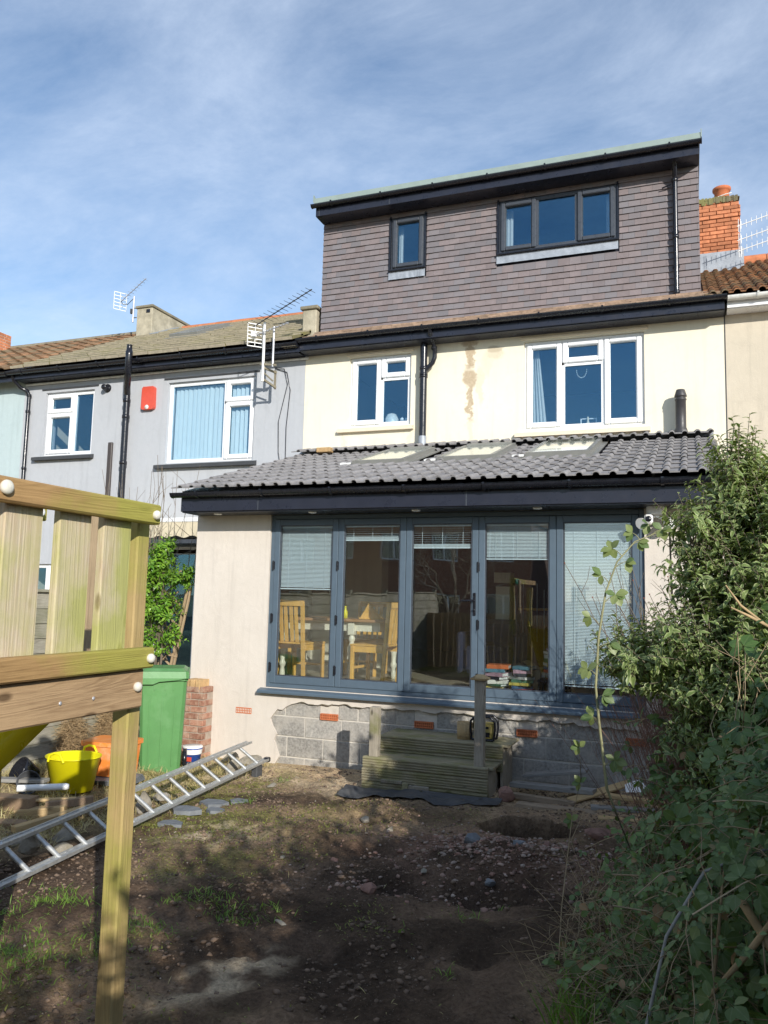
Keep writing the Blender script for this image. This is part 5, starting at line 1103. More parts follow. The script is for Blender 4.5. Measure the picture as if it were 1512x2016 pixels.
MB().box(tx-.02, tx+.05, ty-.103, ty-.09, tz+.04, tz+.085).build('label', M_['red'], wt)
rock('black_bag', (-.70, -.68, gz(-.7, -.68)+.05), (.07, .06, .09), M_['rubber'], 'small black rubbish bag between bin and blue tub', 'bag', 3)
mb = MB(); mb.lathe((-.84, -2.60, gz(-.84, -2.60)+.06), [(0, 0), (.08, 0), (.11, .16), (.105, .17), (.075, .01), (0, .02)], 18); o = mb.solo('plant_pot', M_['black'], 'black plastic pot tipped over beside the yellow tub', 'pot'); o.rotation_euler = (R(50), R(-30), 0)
mb = MB(); mb.lathe((-.74, -2.72, gz(-.74, -2.72)+.06), [(0, 0), (.07, 0), (.10, .13), (.093, .13), (.065, .01), (0, .02)], 18); o = mb.solo('plant_pot', M_['slatesill'], 'dark grey pot lying on its side above the timber pile', 'pot'); o.rotation_euler = (R(80), R(20), .5)
mb = MB(); a = Vector((-.62, -3.0, .40)); e = Vector((-.30, -2.76, .40)); mb.tube([a, e-(e-a)*.05, e], [.028, .028, .02], 12); mb.solo('plastic_pipe', M_['white'], 'short white plastic pipe poking out over the timber pile', 'pipe')
# timber pile
TP = [((-1.05, -3.25, .33), (-.30, -3.14, .34), .13, .11, 'oldwood', 'thick rotten timber with a broken end nearest the fence, on top of the pile'), ((-.95, -3.60, .24), (-.12, -3.42, .25), .12, .09, 'oldwood', 'brown rotten timber at the front of the pile'), ((-.40, -3.22, .27), (-.06, -3.05, .30), .10, .08, 'pale', 'short pale timber offcut in the middle of the pile'), ((-.22, -3.10, .33), (.06, -2.88, .36), .07, .06, 'oldwood', 'dark wet timber offcut at the far end of the pile'), ((-.40, -3.15, .36), (-.05, -2.95, .37), .05, .02, 'pale', 'thin pale batten lying across the timber pile'), ((-1.2, -2.9, .4), (-.55, -2.75, .42), .1, .03, 'greyx', 'flat grey board behind the rotten timber on the pile'), ((-.02, -3.62, .30), (.12, -2.6, .32), .06, .045, 'pale', 'long pale batten between the pile and the ladder')]
for a, e, w, h, m, lb in TP: plank('timber', a, e, w, h, M_[m], lb, 'timber', 'timber pile by the fence')
# straw and dry weeds hung over the fence foot
def tangle(name, c, r3, n, L, mat, label, cat, rad=.002, seed=1, updir=.3):
    r_ = np.random.default_rng(seed); P = r_.normal(size=(n, 3)); P /= np.linalg.norm(P, axis=1)[:, None]; P = P*(r_.random((n, 1))**.4)*np.array(r3)+np.array(c)
    d = r_.normal(size=(n, 3)); d[:, 2] = d[:, 2]*.6+updir; d /= np.linalg.norm(d, axis=1)[:, None]; l = L*(.5+r_.random(n)); B = P+d*l[:, None]; mid = (P+B)/2+r_.normal(size=(n, 3))*L*.12
    ob = tri_tubes(name, mat, None, np.concatenate([P, mid]), np.concatenate([mid, B]), rad, rad*.6, 3, c); return tag(ob, label, cat)
M_['straw'] = rough_mat('dry_straw', (.5, .39, .2), .25, 6, .9, 0, rand='isl', rv=.3)
M_['strawd'] = rough_mat('dead_bindweed', (.40, .28, .15), .25, 6, .9, 0, rand='isl', rv=.35)
tangle('dead_climber', (-1.36, -1.55, .50), (.10, .17, .30), 1900, .10, M_['strawd'], 'brown dead climber hanging on the fence above the yellow tub', 'dead plant', .0022, 4, -.2)
tangle('dead_climber', (-1.36, -1.02, .50), (.10, .15, .30), 1700, .10, M_['strawd'], 'tuft of dead tan stems on the fence beside the green bin', 'dead plant', .0022, 5, -.2)
# ladder lying along the straw
def ladder():
    t = thing('ladder', (.2, -2.4, .3), 'long aluminium ladder lying flat on the grass beside the fence', 'ladder')
    d0 = Vector((.382, -3.436, -.01)).normalized(); U0, U1 = Vector((.582, -4.302, .46)), Vector((.185, -.875, .47))-d0*.28; L0, L1 = Vector((.79, -4.282, .315)), Vector((.408, -.846, .315))-d0*.22
    du = (U0-U1).normalized(); U00 = U0+du*1.1; dl = (L0-L1).normalized(); L00 = L0+dl*.9
    for nm, a, e in (('stile', U00, U1), ('stile', L00, L1)):
        mb = MB(); d, s, u = basis(e-a); h = .07; w = .022
        for off in (-h/2+.006, h/2-.006): mb.bar(a+s*off, e+s*off, .012, w, u)
        mb.bar(a-u*0, e-u*0, h-.0242, .006, u); mb.build(nm, M_['alu'], t, a)
    n = 18
    La = L00; 
    for i in range(n):
        q = .15+i*.285
        a = Vector((.185, -.875, .47))+d0*(.288*i); b_ = Vector((.408, -.846, .315))+d0*(.288*i)
        if a.y > -5.2: MB().tube([a, b_], .0165, 8).build('rung', M_['alu'], t, a)
    for p in (L1,): MB().box(p.x-.03, p.x+.03, p.y-.01, p.y+.05, p.z-.03, p.z+.02, .008).build('foot', M_['black'], t, p)
ladder()
mb = MB(); mb.box(.34, .41, -.86, -.74, gz(.4, -.8)-.02, .29, .01); mb.solo('block', M_['rubber'], 'dark block propping up the far end of the ladder', 'block')
for i, (x, y, a, b_, c_, lb) in enumerate([(.12, -3.72, .13, .09, .09, 'pale boulder under the near end of the ladder'), (.30, -3.45, .10, .09, .09, 'grey boulder under the ladder beside the timber pile'), (.55, -3.75, .10, .08, .06, 'small sandy stone just outside the near ladder stile'), (.22, -2.2, .12, .1, .05, 'flat stone under the middle of the ladder'), (.05, -.35, .16, .13, .1, 'rough stone by the far end of the ladder'), (-.28, -.25, .2, .12, .1, 'lump of broken cement at the foot of the extension wall'), (.75, -1.15, .07, .05, .03, 'small pale stone in the grass beyond the ladder end')]):
    rock('stone', (x, y, gz(x, y)+c_*.3), (a, b_, c_), M_['stone'], lb, 'stone', 20+i)
for y, lb in ((-.95, 'rough earth-coated lump under the raised far end of the ladder'), (-2.6, 'grassy stone propping the middle of the ladder'), (-4.0, 'dark stone propping the near end of the ladder')):
    x = .185-(y+.875)*.111-.02; rock('stone', (x, y, gz(x, y)+.08), (.09, .08, .45-gz(x, y)-.10), M_['stone'], lb, 'stone', 90+int(y*10))
for i, (x, y, s, an) in enumerate([(.78, -2.2, .13, .3), (.86, -1.95, .10, 1.0), (.72, -2.55, .12, 2.0), (.82, -2.9, .10, .6), (.9, -2.4, .08, 2.5)]):
    mb = MB(); z = gz(x, y)+.012; pts = [(x+s*(.8+.4*random.random())*math.cos(an+t), y+s*.8*(.7+.5*random.random())*math.sin(an+t)) for t in (0, 1.1, 2.2, 3.3, 4.4, 5.4)]
    mb.add([(p, q, z-.02) for p, q in pts]+[(p, q, z+.012+.01*random.random()) for p, q in pts], [tuple(range(6))[::-1], tuple(range(6, 12))]+[(k, (k+1) % 6, 6+(k+1) % 6, 6+k) for k in range(6)])
    mb.solo('slate', M_['slate'], ['largest broken slate flat on the ground by the ladder', 'broken slate farthest up the ladder edge', 'middle broken slate beside the ladder', 'broken slate nearest the camera beside the ladder', 'small corner of slate in the moss'][i], 'slate', 'broken slates beside the ladder')

# ------------------------------------------------------------ decking steps
st = thing('deck_steps', (2.2, -.5, .2), 'mossy green timber deck steps below the bifold doors with two posts', 'steps')
def ribbed(mb, x0, x1, y, z0, z1, n, d=.006):
    h = (z1-z0)/n
    for i in range(n): mb.prism_x([(y, z0+i*h+h*.25), (y-d, z0+i*h+h*.38), (y-d, z0+i*h+h*.9), (y, z0+(i+1)*h), (y+.0015, z0+(i+1)*h), (y+.0015, z0+i*h+h*.25)], x0, x1)
def riser(x0, x1, y, z0, z1):
    mb = MB(); mb.box(x0, x1, y+.0015, y+.028, z0, z1, .003); ribbed(mb, x0+.002, x1-.002, y, z0+.004, z1-.004, max(3, int((z1-z0)/.0235)), .011); return mb.build('riser_board', M_['deck'], st, (x0, y, z0))
sz0 = .13
riser(1.57, 2.82, -.86, sz0, sz0+.135); riser(1.57, 2.82, -.862, sz0+.138, sz0+.262); riser(1.575, 2.82, -.859, sz0+.265, .498)
riser(1.62, 2.88, -.51, .40, .52); riser(1.62, 2.88, -.512, .523, .652)
for y0, y1 in ((-.832, -.72), (-.715, -.61), (-.605, -.515)): MB().box(1.575, 2.86, y0, y1, .468, .492, .003).build('tread_board', M_['deck'], st)
for y0, y1 in ((-.483, -.37), (-.365, -.25), (-.245, -.13), (-.125, -.03)): MB().box(1.62, 2.94, y0, y1, .628, .652, .003).build('tread_board', M_['deck'], st)
MB().box(2.79, 2.818, -.831, -.04, sz0, .467, .003).build('side_board', M_['deckp'], st); MB().box(2.85, 2.876, -.482, -.04, sz0, .627, .003).build('side_board', M_['deckp'], st)
MB().box(1.58, 1.605, -.831, -.04, sz0, .467, .003).build('side_board', M_['deckp'], st)
MB().box(1.62, 1.71, -.825, -.735, sz0, .965, .005).build('post', M_['deckp'], st)
tp = MB().box(2.675, 2.765, -.825, -.735, sz0, 1.285, .006).build('post', M_['deckp'], st)
mb = MB(); frustum(mb, 2.72, -.78, 1.286, 1.303, .15, .15, .165, .165, 0, .01); frustum(mb, 2.72, -.78, 1.3035, 1.335, .15, .15, .06, .06, 0, .01); mb.build('post_cap', M_['pale'], tp)
MB().prism_x([(-.895, .30), (-.863, .305), (-.863, .27), (-.89, .275)], 1.78, 1.99).build('batten', M_['deckp'], st); MB().prism_x([(-.895, .27), (-.863, .275), (-.863, .235), (-.89, .24)], 2.06, 2.26).build('batten', M_['deckp'], st); MB().box(1.995, 2.055, -.895, -.865, .12, .29, .004).build('batten', M_['deck'], st)
lg = MB()
for i in range(9): a = i/9*2*math.pi; lg.lathe((2.455+.045*math.cos(a), -.33+.03*math.sin(a), .652), [(0, 0), (.034, 0), (.036, .16+.01*random.random()), (.0, .165)], 7)
lg.solo('log', M_['pale'], 'short split log standing on the top step against the wall', 'log')
rd = thing('site_radio', (2.66, -.30, .652), 'yellow and black rugged site radio behind the tall step post', 'radio')
mb = MB(); rx, ry, rz = 2.645, -.30, .652; frustum(mb, rx, ry, rz+.025, rz+.17, .19, .12, .20, .12, 0, .02); mb.build('body', rough_mat('dull_yellow_casing', (.34, .27, .07), .1, 9, .5, .2, 30, dirt=(.18, .15, .08), dscale=9), rd)
mb = MB()
for s in (-1, 1): mb.tube([(rx+s*.11, ry-.07, rz+.01), (rx+s*.125, ry-.07, rz+.12), (rx+s*.12, ry-.07, rz+.19), (rx+s*.075, ry-.07, rz+.235)], .012, 8); mb.tube([(rx+s*.11, ry+.07, rz+.01), (rx+s*.125, ry+.07, rz+.12), (rx+s*.12, ry+.07, rz+.19), (rx+s*.075, ry+.07, rz+.235)], .012, 8)
for dy in (-.07, .07): mb.tube([(rx-.075, ry+dy, rz+.235), (rx+.075, ry+dy, rz+.235)], .012, 8); mb.tube([(rx-.11, ry+dy, rz+.012), (rx+.11, ry+dy, rz+.012)], .012, 8)
mb.build('roll_cage', M_['black'], rd); mb = MB(); mb.box(rx-.07, rx+.07, ry-.068, ry-.061, rz+.04, rz+.085)
for i in range(3): mb.box(rx-.06+i*.045, rx-.03+i*.045, ry-.066, ry-.061, rz+.12, rz+.14)
mb.build('grille', M_['black'], rd)
# membrane on the ground
mb = MB(); n, m = 30, 10; vs = []; fs = []
for j in range(m+1):
    for i in range(n+1):
        u_, v_ = i/n, j/m; x = 1.50+1.50*u_; yy = -1.28+.40*v_*(.55+.45*math.sin(math.pi*min(1, u_*1.6+.1)))+.04*math.sin(u_*9)-.02
        vs.append((x, yy, gz(x, yy)+.03+.022*math.sin(u_*11+v_*3)*v_+.02*math.sin(u_*5+1)*(1-v_)))
for j in range(m):
    for i in range(n): a_ = j*(n+1)+i; fs.append((a_, a_+1, a_+n+2, a_+n+1))
mb.add(vs, fs, True)
vs = [(2.22, -1.0, .27), (2.9, -.93, .25), (2.80, -1.22, .215), (2.62, -1.30, .20), (2.45, -1.2, .22), (2.8, -1.1, .285)]
mb.add(vs, [(0, 5, 3), (0, 3, 4), (0, 1, 5), (1, 2, 5), (5, 2, 3)]); mb.solo('membrane_sheet', M_['rubber'], 'crumpled dark weed membrane lying on the soil in front of the steps', 'sheet')
# offcuts right of the steps
PL = [((2.95, -.42, .25), (3.75, -.62, .30), .11, .045, 'greyx', 'grey mortar-splashed board leaning on the wall right of the steps'), ((3.05, -.30, .32), (3.65, -.34, .42), .13, .03, 'greyx', 'dark flat board highest in the offcut heap'), ((3.02, -.72, .215), (3.60, -.82, .215), .07, .05, 'oldx', 'brown batten beside the red stone'), ((3.12, -.98, .205), (3.85, -1.04, .21), .12, .035, 'oldx', 'reddish flat plank nearest the pit'), ((3.55, -.75, .23), (4.05, -.35, .36), .14, .02, 'pale', 'square pale plywood offcut tilted against the heap'), ((3.75, -.95, .24), (4.45, -.85, .25), .1, .03, 'greyx', 'grey plank under the shrub twigs'), ((3.85, -.7, .30), (4.7, -.8, .28), .09, .03, 'pale', 'pale plank reaching in under the shrub'), ((3.85, -1.30, .24), (4.5, -1.25, .25), .10, .03, 'pale', 'yellowish plank lying by the foot of the shrub'), ((3.4, -.55, .27), (3.95, -.45, .28), .06, .04, 'oldx', 'short brown batten in the middle of the offcut heap')]
for a, e, w, h, m, lb in PL: plank('plank', (a[0], a[1], a[2]+.035), (e[0], e[1], e[2]+.035), w, h, M_[m], lb, 'plank', 'offcuts beside the steps')
rock('stone', (3.00, -.92, gz(3, -.92)+.05), (.13, .10, .09), M_['redstone'], 'reddish rough stone at the corner of the steps', 'stone', 41)
mb = MB(); mb.add([(4.02, -.62, .36), (4.18, -.60, .37), (4.2, -.5, .40), (4.12, -.46, .45), (4.0, -.5, .40), (4.1, -.55, .385)], [(0, 1, 5), (1, 2, 5), (2, 3, 5), (3, 4, 5), (4, 0, 5)]); mb.solo('paper_scrap', M_['white'], 'crumpled white paper on the planks by the wall', 'paper')
# stones, brick ends and scraps on the bare soil
for i, (x, y, a, b_, c_, m, lb) in enumerate([(3.16, -2.72, .085, .065, .06, 'slate', 'blue grey stone on the spoil heap'), (3.48, -2.72, .055, .045, .035, 'slate', 'small grey stone on the spoil heap'), (2.80, -3.72, .085, .06, .05, 'redstone', 'weathered brick lump in the middle of the soil'), (2.37, -3.28, .045, .03, .025, 'redstone', 'small brick chip beyond the brick lump'), (3.50, -3.55, .05, .04, .03, 'redstone', 'brown stone beside the dark hollow'), (2.42, -2.35, .06, .03, .02, 'stone', 'pale chip of wood in front of the membrane'), (2.04, -1.92, .07, .04, .03, 'stone', 'small clod of mortar by the hollow'), (3.62, -2.42, .06, .03, .03, 'redstone', 'brick fragment on the far side of the heap'), (3.42, -3.3, .07, .04, .03, 'slate', 'dark slate fragment below the heap'), (3.26, -3.0, .025, .02, .015, 'redstone', 'tiny orange brick chip'), (2.0, -3.3, .03, .02, .012, 'stone', 'small white stone on the dark soil'), (2.55, -4.35, .055, .02, .012, 'stone', 'flat pale splinter of stone near the grass'), (3.0, -3.3, .03, .025, .02, 'stone', 'pale pebble below the brick lump'), (1.35, -4.1, .05, .035, .02, 'stone', 'buff stone in the grass'), (3.92, -1.95, .12, .08, .07, 'redstone', 'large lump of earth and brick behind the heap')]):
    rock('stone', (x, y, gz(x, y)+c_*.4), (a, b_, c_), M_[m], lb, 'stone', 60+i)
mb = MB(); mb.bar((3.56, -1.92, .02), (3.57, -1.88, .13), .045, .03); mb.solo('wood_block', M_['pale'], 'small pale wood block in the pit', 'block')
# loose pebbles and crumbs
def scatter(name, n, area, size, mat, seed, dens=None, sq=.6):
    r_ = np.random.default_rng(seed); x = r_.uniform(area[0], area[1], n*3); y = r_.uniform(area[2], area[3], n*3)
    if dens is not None: k = r_.random(n*3) < dens(x, y); x, y = x[k], y[k]
    x, y = x[:n], y[:n]; m = len(x); z = ground_z(x, y); s = size*(.35+1.3*r_.random(m)**3)
    bmx = bmesh.new(); bmesh.ops.create_icosphere(bmx, subdivisions=1, radius=1); T = np.array([v.co[:] for v in bmx.verts]); F0 = np.array([[v.index for v in f.verts] for f in bmx.faces]); bmx.free()
    J = 1+.35*(r_.random((m, len(T), 1))-.5)*2.6; th = r_.random(m)*6.28; sc = np.stack([s*(.7+.6*r_.random(m)), s*(.7+.5*r_.random(m)), s*sq], 1)
    V = T[None]*J*sc[:, None, :]; c_, s_ = np.cos(th)[:, None], np.sin(th)[:, None]; Vx = V[..., 0]*c_-V[..., 1]*s_; Vy = V[..., 0]*s_+V[..., 1]*c_
    V = np.stack([Vx+x[:, None], Vy+y[:, None], V[..., 2]+(z+s*sq*.25)[:, None]], -1).reshape(-1, 3); F = (F0[None]+(np.arange(m)*len(T))[:, None, None]).reshape(-1, 3)
    return tag(link(name, raw_mesh(name, V, F, mat, False)), kind='stuff')
M_['peb'] = rough_mat('mixed_pebbles', (.24, .18, .125), .2, 5, .95, .3, 60, rand='isl', rv=.35, c2=(.36, .31, .25))
M_['peb2'] = rough_mat('red_rubble', (.27, .155, .115), .2, 5, .95, .3, 60, rand='isl', rv=.35, c2=(.34, .27, .22))
M_['clod'] = rough_mat('soil_clods', (.17, .118, .082), .2, 5, .95, .4, 60, rand='isl', rv=.35)
scatter('soil_clods', 17000, (-1.2, 4.9, -7.2, -.02), .011, M_['clod'], 1, lambda x, y: np.clip((fbm(x, y+3, 2.2, 4)-.40)*6, .05, 1))
scatter('pebbles', 3600, (-1.2, 4.9, -6.8, -.02), .007, M_['peb'], 2, lambda x, y: (.15+.85*np.clip((y+3.2)/2.5, 0, 1))*np.clip((fbm(x+8, y, 1.9, 4)-.42)*6, .04, 1))
scatter('rubble', 5200, (2.1, 4.4, -4.0, -1.7), .0125, M_['peb2'], 3, lambda x, y: np.exp(-(((x-3.4)/.6)**2+((y+2.7)/.45)**2))+.5*np.exp(-(((x-2.8)/.35)**2+((y+3.6)/.15)**2)))
# grass: short tufts, long blades where the photo shows them, straw on the bank
def blades(name, n, area, L, mat, seed, dens=None, lean=.5, w=.0035):
    r_ = np.random.default_rng(seed); x = r_.uniform(area[0], area[1], n*4); y = r_.uniform(area[2], area[3], n*4)
    if dens is not None: k = r_.random(n*4) < dens(x, y); x, y = x[k], y[k]
    x, y = x[:n], y[:n]; m = len(x); P = np.stack([x, y, ground_z(x, y)-.004], 1); d = r_.normal(size=(m, 3))*lean; d[:, 2] = 1; N = np.stack([d[:, 1]+r_.normal(size=m)*.2, -d[:, 0]+.1, np.zeros(m)], 1)
    return tag(leaves(name, mat, None, P, d, np.cross(N, d)+1e-3, L*(.45+.9*r_.random(m)), np.full(m, w*2), .45, .3), kind='stuff')
M_['grass'] = leaf_mat('grass_blade', (.14, .27, .03), (.22, .34, .06), trans=.35)
M_['drygrass'] = leaf_mat('dry_grass_blade', (.58, .46, .24), (.42, .38, .16), trans=.2)
M_['mossy'] = leaf_mat('moss_and_clover', (.17, .19, .035), (.25, .25, .06), trans=.2)
def tufts(cs): return lambda x, y: np.max([np.exp(-(((x-a)/r1)**2+((y-b_)/r2)**2)*1.6) for a, b_, r1, r2 in cs], 0)
blades('grass', 22000, (-.2, 4.3, -6.3, -.6), .045, M_['grass'], 5, tufts([(1.55, -5.3, .4, .3), (1.3, -4.6, .25, .2), (1.9, -4.7, .25, .12), (2.2, -4.3, .3, .12), (2.03, -4.2, .17, .10), (1.9, -4.35, .10, .08), (2.37, -4.2, .10, .05), (1.95, -5.0, .14, .12), (2.06, -4.75, .08, .05), (1.75, -5.3, .14, .1), (3.56, -3.55, .06, .08), (3.45, -3.95, .07, .05), (3.2, -4.25, .05, .04), (.95, -2.0, .1, .1), (3.56, -4.7, .06, .05), (4.13, -4.5, .06, .10), (4.2, -4.75, .08, .12), (.75, -.95, .08, .08), (1.2, -5.0, .2, .2), (1.5, -4.4, .06, .05)]), .55, .0024)
blades('grass_moss', 26000, (-1.2, 4.0, -6.6, -.5), .020, M_['mossy'], 6, lambda x, y: np.clip((fbm(x, y, 1.1, 4)-.49)*5, 0, 1)*np.clip((2.7-x)/1.8, .10, 1)+tufts([(.6, -1.2, .3, .8), (.9, -2.7, .2, .6), (3.0, -4.3, .2, .15), (2.95, -4.0, .25, .1)])(x, y)*.6, .8, .004)
blades('dry_grass', 19000, (-1.45, .95, -5.6, -.15), .085, M_['drygrass'], 7, lambda x, y: np.clip((.42-x)/.4, 0, 1)*(.3+.7*np.clip((fbm(x, y, 2, 3)-.35)*5, 0, 1)), .9, .0028)
blades('dry_grass_scraps', 5000, (-.5, 4.2, -6.0, -.1), .035, M_['drygrass'], 8, lambda x, y: np.clip((fbm(x, y, 2.4, 3)-.45)*4, 0, 1)*np.clip((y+4)/4, .15, 1), 2.4, .002)

# ------------------------------------------------------------ furniture and books inside
FZ = 1.02
tb = thing('dining_table', (.45, 1.1, FZ), 'wooden dining table with cream turned legs behind the bifold doors', 'table')
part('table_top', MB().box(-.35, 1.25, .62, 1.5, 1.74, 1.775, .006), wood('table_top_wood', (.42, .22, .10), (.28, .13, .05), 'x', None, rough=.4, gstr=.1, knots=False), tb, (.45, 1.1, 1.74))
mb = MB(); mb.box(-.24, 1.12, .70, .72, 1.63, 1.739); mb.box(-.24, 1.12, 1.40, 1.42, 1.63, 1.739); mb.box(-.24, -.22, .721, 1.399, 1.63, 1.739); mb.box(1.10, 1.12, .721, 1.399, 1.63, 1.739); part('apron', mb, M_['ivory'], tb, (.45, 1.1, 1.63))
lp = [(.0, 0), (.028, 0), (.036, .05), (.030, .10), (.024, .13), (.040, .16), (.042, .19), (.028, .22), (.034, .30), (.044, .38), (.036, .45), (.026, .48), (.040, .50), (.040, .53), (.028, .55), (.030, .57)]
me_l = MB().lathe((0, 0, 0), lp, 18).box(-.042, .042, -.042, .042, .565, .715, .004).mesh('leg', M_['ivory'])
for x, y in ((.76, .70), (-.20, .76), (1.06, 1.36), (-.20, 1.38)): link('leg', me_l, tb, (x, y, FZ))
def chair(x, y, rz, label):
    o = thing('dining_chair', (0, 0, 0), label, 'chair', 'chairs around the dining table'); hw, hd = .21, .20; parts = []
    def p(n, mb): parts.append(mb.build(n, M_['oak'], o, (0, 0, 0)))
    for sx in (-1, 1): p('leg', MB().box(sx*hw-.02, sx*hw+.02, -hd-.02, -hd+.02, 0, .44, .003)); p('leg', MB().bar((sx*hw, hd, 0), (sx*hw, hd+.07, .96), .035, .04, (0, 1, 0)))
    p('seat', MB().box(-hw-.02, hw+.02, -hd-.03, hd+.03, .441, .465, .006)); p('seat_rail', MB().box(-hw, hw, -hd-.01, -hd+.012, .37, .44, .002)); p('seat_rail', MB().box(-hw-.011, -hw+.011, -hd, hd, .37, .44)); p('seat_rail', MB().box(hw-.011, hw+.011, -hd, hd, .37, .44))
    p('stretcher', MB().box(-hw, hw, -hd-.008, -hd+.012, .17, .2)); p('top_rail', MB().bar((-hw-.02, hd+.07, .93), (hw+.02, hd+.07, .93), .03, .07))
    for q in (-.11, -.04, .04, .11): p('splat', MB().bar((q, hd+.01, .47), (q, hd+.065, .9), .045, .012, (0, 1, 0)))
    o.location = (x, y, FZ); o.rotation_euler = (0, 0, rz); return o
chair(.10, .62, R(172), 'oak chair with tall slatted back turned to the glass, nearest the first door panel'); chair(1.03, .80, R(-95), 'oak chair side-on at the right end of the table'); chair(-.52, 1.0, R(98), 'oak chair at the far left end of the table'); chair(.52, 1.75, R(0), 'oak chair on the far side of the table, mostly in shade')
mb = MB(); mb.lathe((.60, .85, 1.776), [(0, 0), (.03, 0), (.03, .08), (.012, .11), (.012, .14), (.016, .15), (0, .15)], 14); mb.solo('bottle', M_['yellow'], 'small yellow bottle with pale cap standing on the table', 'bottle')
mb = MB(); mb.prism([(.82, 1.79), (1.08, 1.79), (.93, 1.97)], .80, .83); mb.box(.82, 1.10, .76, .88, 1.776, 1.79); mb.bar((.93, .8, 1.9), (1.12, .8, 1.8), .02, .02); mb.solo('toy_boat', M_['oak'], 'triangular wooden toy boat on the table top', 'toy')
BC = [(.50, .04, .035), (.03, .09, .2), (.6, .48, .1), (.06, .16, .09), (.6, .58, .52), (.02, .02, .03), (.5, .3, .36), (.08, .2, .26), (.55, .14, .04), (.3, .28, .26)]
bmats = [plain('book_cover', c_, .5, .1) for c_ in BC]; k = 0
def books(x, y, z, n, w=.2, d=.26, names=''):
    global k
    for i in range(n):
        t_ = random.uniform(.022, .05); a, b_ = w*random.uniform(.8, 1.1), d*random.uniform(.85, 1.1); mb = MB(); mb.box(-a/2, a/2, -b_/2, b_/2, 0, t_*.14); mb.box(-a/2, a/2, -b_/2, b_/2, t_*.86, t_); mb.box(-a/2, a/2, -b_/2, -b_/2+.004, t_*.141, t_*.859)
        o = link('book', mb.mesh('book', bmats[k % 10]), None, (x+random.uniform(-.02, .02), y+random.uniform(-.02, .02), z), (0, 0, random.uniform(-.5, .5))); tag(o, f"{['red', 'navy', 'yellow', 'green', 'pale', 'black', 'pink', 'teal', 'orange', 'grey'][k % 10]} book, {['lowest', 'second', 'third', 'fourth', 'fifth', 'sixth', 'seventh', 'eighth', 'ninth'][i]} from the bottom in the {names} pile", 'book', 'books piled inside the doors')
        MB().box(-a/2+.004, a/2-.004, -b_/2+.006, b_/2-.004, t_*.145, t_*.855).build('pages', M_['white'], o, (0, 0, 0)).location = (0, 0, 0); k += 1; z += t_+.001
bxm = MB(); bxm.box(2.45, 3.05, .34, .75, 1.02, 1.05); books(2.60, .45, FZ+.001, 9, .24, .2, 'left-hand'); books(2.88, .46, FZ+.001, 9, .22, .2, 'middle'); books(3.22, .42, FZ+.2, 9, .2, .2, 'right-hand'); books(2.40, .8, FZ+.001, 6, .24, .2, 'rearmost')
sh = thing('low_shelf', (3.22, .42, FZ), 'dark low stool carrying the right-hand pile of books', 'stool'); MB().box(3.06, 3.38, .28, .58, FZ+.17, FZ+.195, .004).build('top', M_['black'], sh)
for x in (3.07, 3.35):
    for y in (.29, .55): MB().box(x, x+.025, y, y+.025, FZ, FZ+.169).build('leg', M_['black'], sh)
mb = MB(); mb.box(2.98, 3.06, .5, .9, FZ, FZ+.28); mb.box(2.72, 2.98, .62, .9, FZ, FZ+.25); mb.add([(2.98, .5, FZ+.281), (2.98, .9, FZ+.281), (2.86, .86, FZ+.36), (2.86, .54, FZ+.36)], [(0, 1, 2, 3)]); mb.solo('cardboard_box', plain('cardboard', (.42, .29, .16), .9), 'open cardboard box behind the middle pile of books', 'box')
cb2 = thing('cabinet', (2.75, 2.3, FZ), 'dark red brown cabinet hung with tools deep in the room', 'cabinet'); MB().box(2.5, 3.2, 2.2, 2.6, FZ, FZ+.9, .01).build('body', plain('mahogany', (.16, .045, .025), .4), cb2); MB().box(2.48, 3.22, 2.18, 2.62, FZ+.901, FZ+.93).build('top', M_['oak'], cb2)
for i in range(7): MB().tube([(2.55+i*.09, 2.15, FZ+.4+.05*(i % 3)), (2.55+i*.09, 2.15, FZ+1.25-.08*(i % 2))], .007, 5).build('rod', M_['gal'], cb2)
ar = thing('armchair', (2.1, 1.9, FZ), 'dark blue armchair in front of the ivory pillar', 'armchair'); dm = plain('navy_cloth', (.015, .02, .05), .9)
MB().box(1.95, 2.55, 1.4, 1.95, FZ+.12, FZ+.45, .05).build('seat', dm, ar); MB().box(1.95, 2.55, 1.75, 1.96, FZ+.451, FZ+.78, .05).build('backrest', dm, ar)
for x in (1.86, 2.56): MB().box(x, x+.085, 1.4, 1.95, FZ+.12, FZ+.62, .03).build('armrest', dm, ar)
# ------------------------------------------------------------ vegetation
RG = np.random.default_rng(99)
M_['bark'] = rough_mat('grey_brown_bark', (.17, .135, .10), .3, 12, .9, .3, 50)
M_['redtwig'] = rough_mat('red_brown_twigs', (.30, .165, .12), .3, 12, .8, 0, rand='isl', rv=.35)
M_['cane'] = rough_mat('pale_green_cane', (.26, .25, .13), .25, 12, .7, .2, 50)
M_['deadcane'] = rough_mat('dead_bramble_cane', (.36, .27, .16), .3, 12, .85, .2, 50)
M_['greycane'] = rough_mat('grey_lichened_cane', (.30, .29, .26), .3, 12, .9, .3, 50)
M_['cutcane'] = rough_mat('pale_split_branch', (.42, .30, .16), .3, 12, .9, .3, 50)
M_['var'] = leaf_mat('variegated_leaf', (.14, .21, .06), (.23, .30, .095), edge=(.58, .62, .32), rough=.4, trans=.3)
M_['bram'] = leaf_mat('bramble_leaf', (.10, .17, .05), (.18, .26, .08), vein=(.2, .25, .12), rough=.5, trans=.22, red=(.30, .17, .08))
M_['bramy'] = leaf_mat('young_bramble_leaf', (.22, .30, .09), (.33, .38, .15), vein=(.3, .33, .14), rough=.45, trans=.3)
M_['laurel'] = leaf_mat('bright_green_leaf', (.12, .28, .03), (.26, .42, .05), rough=.3, trans=.25)
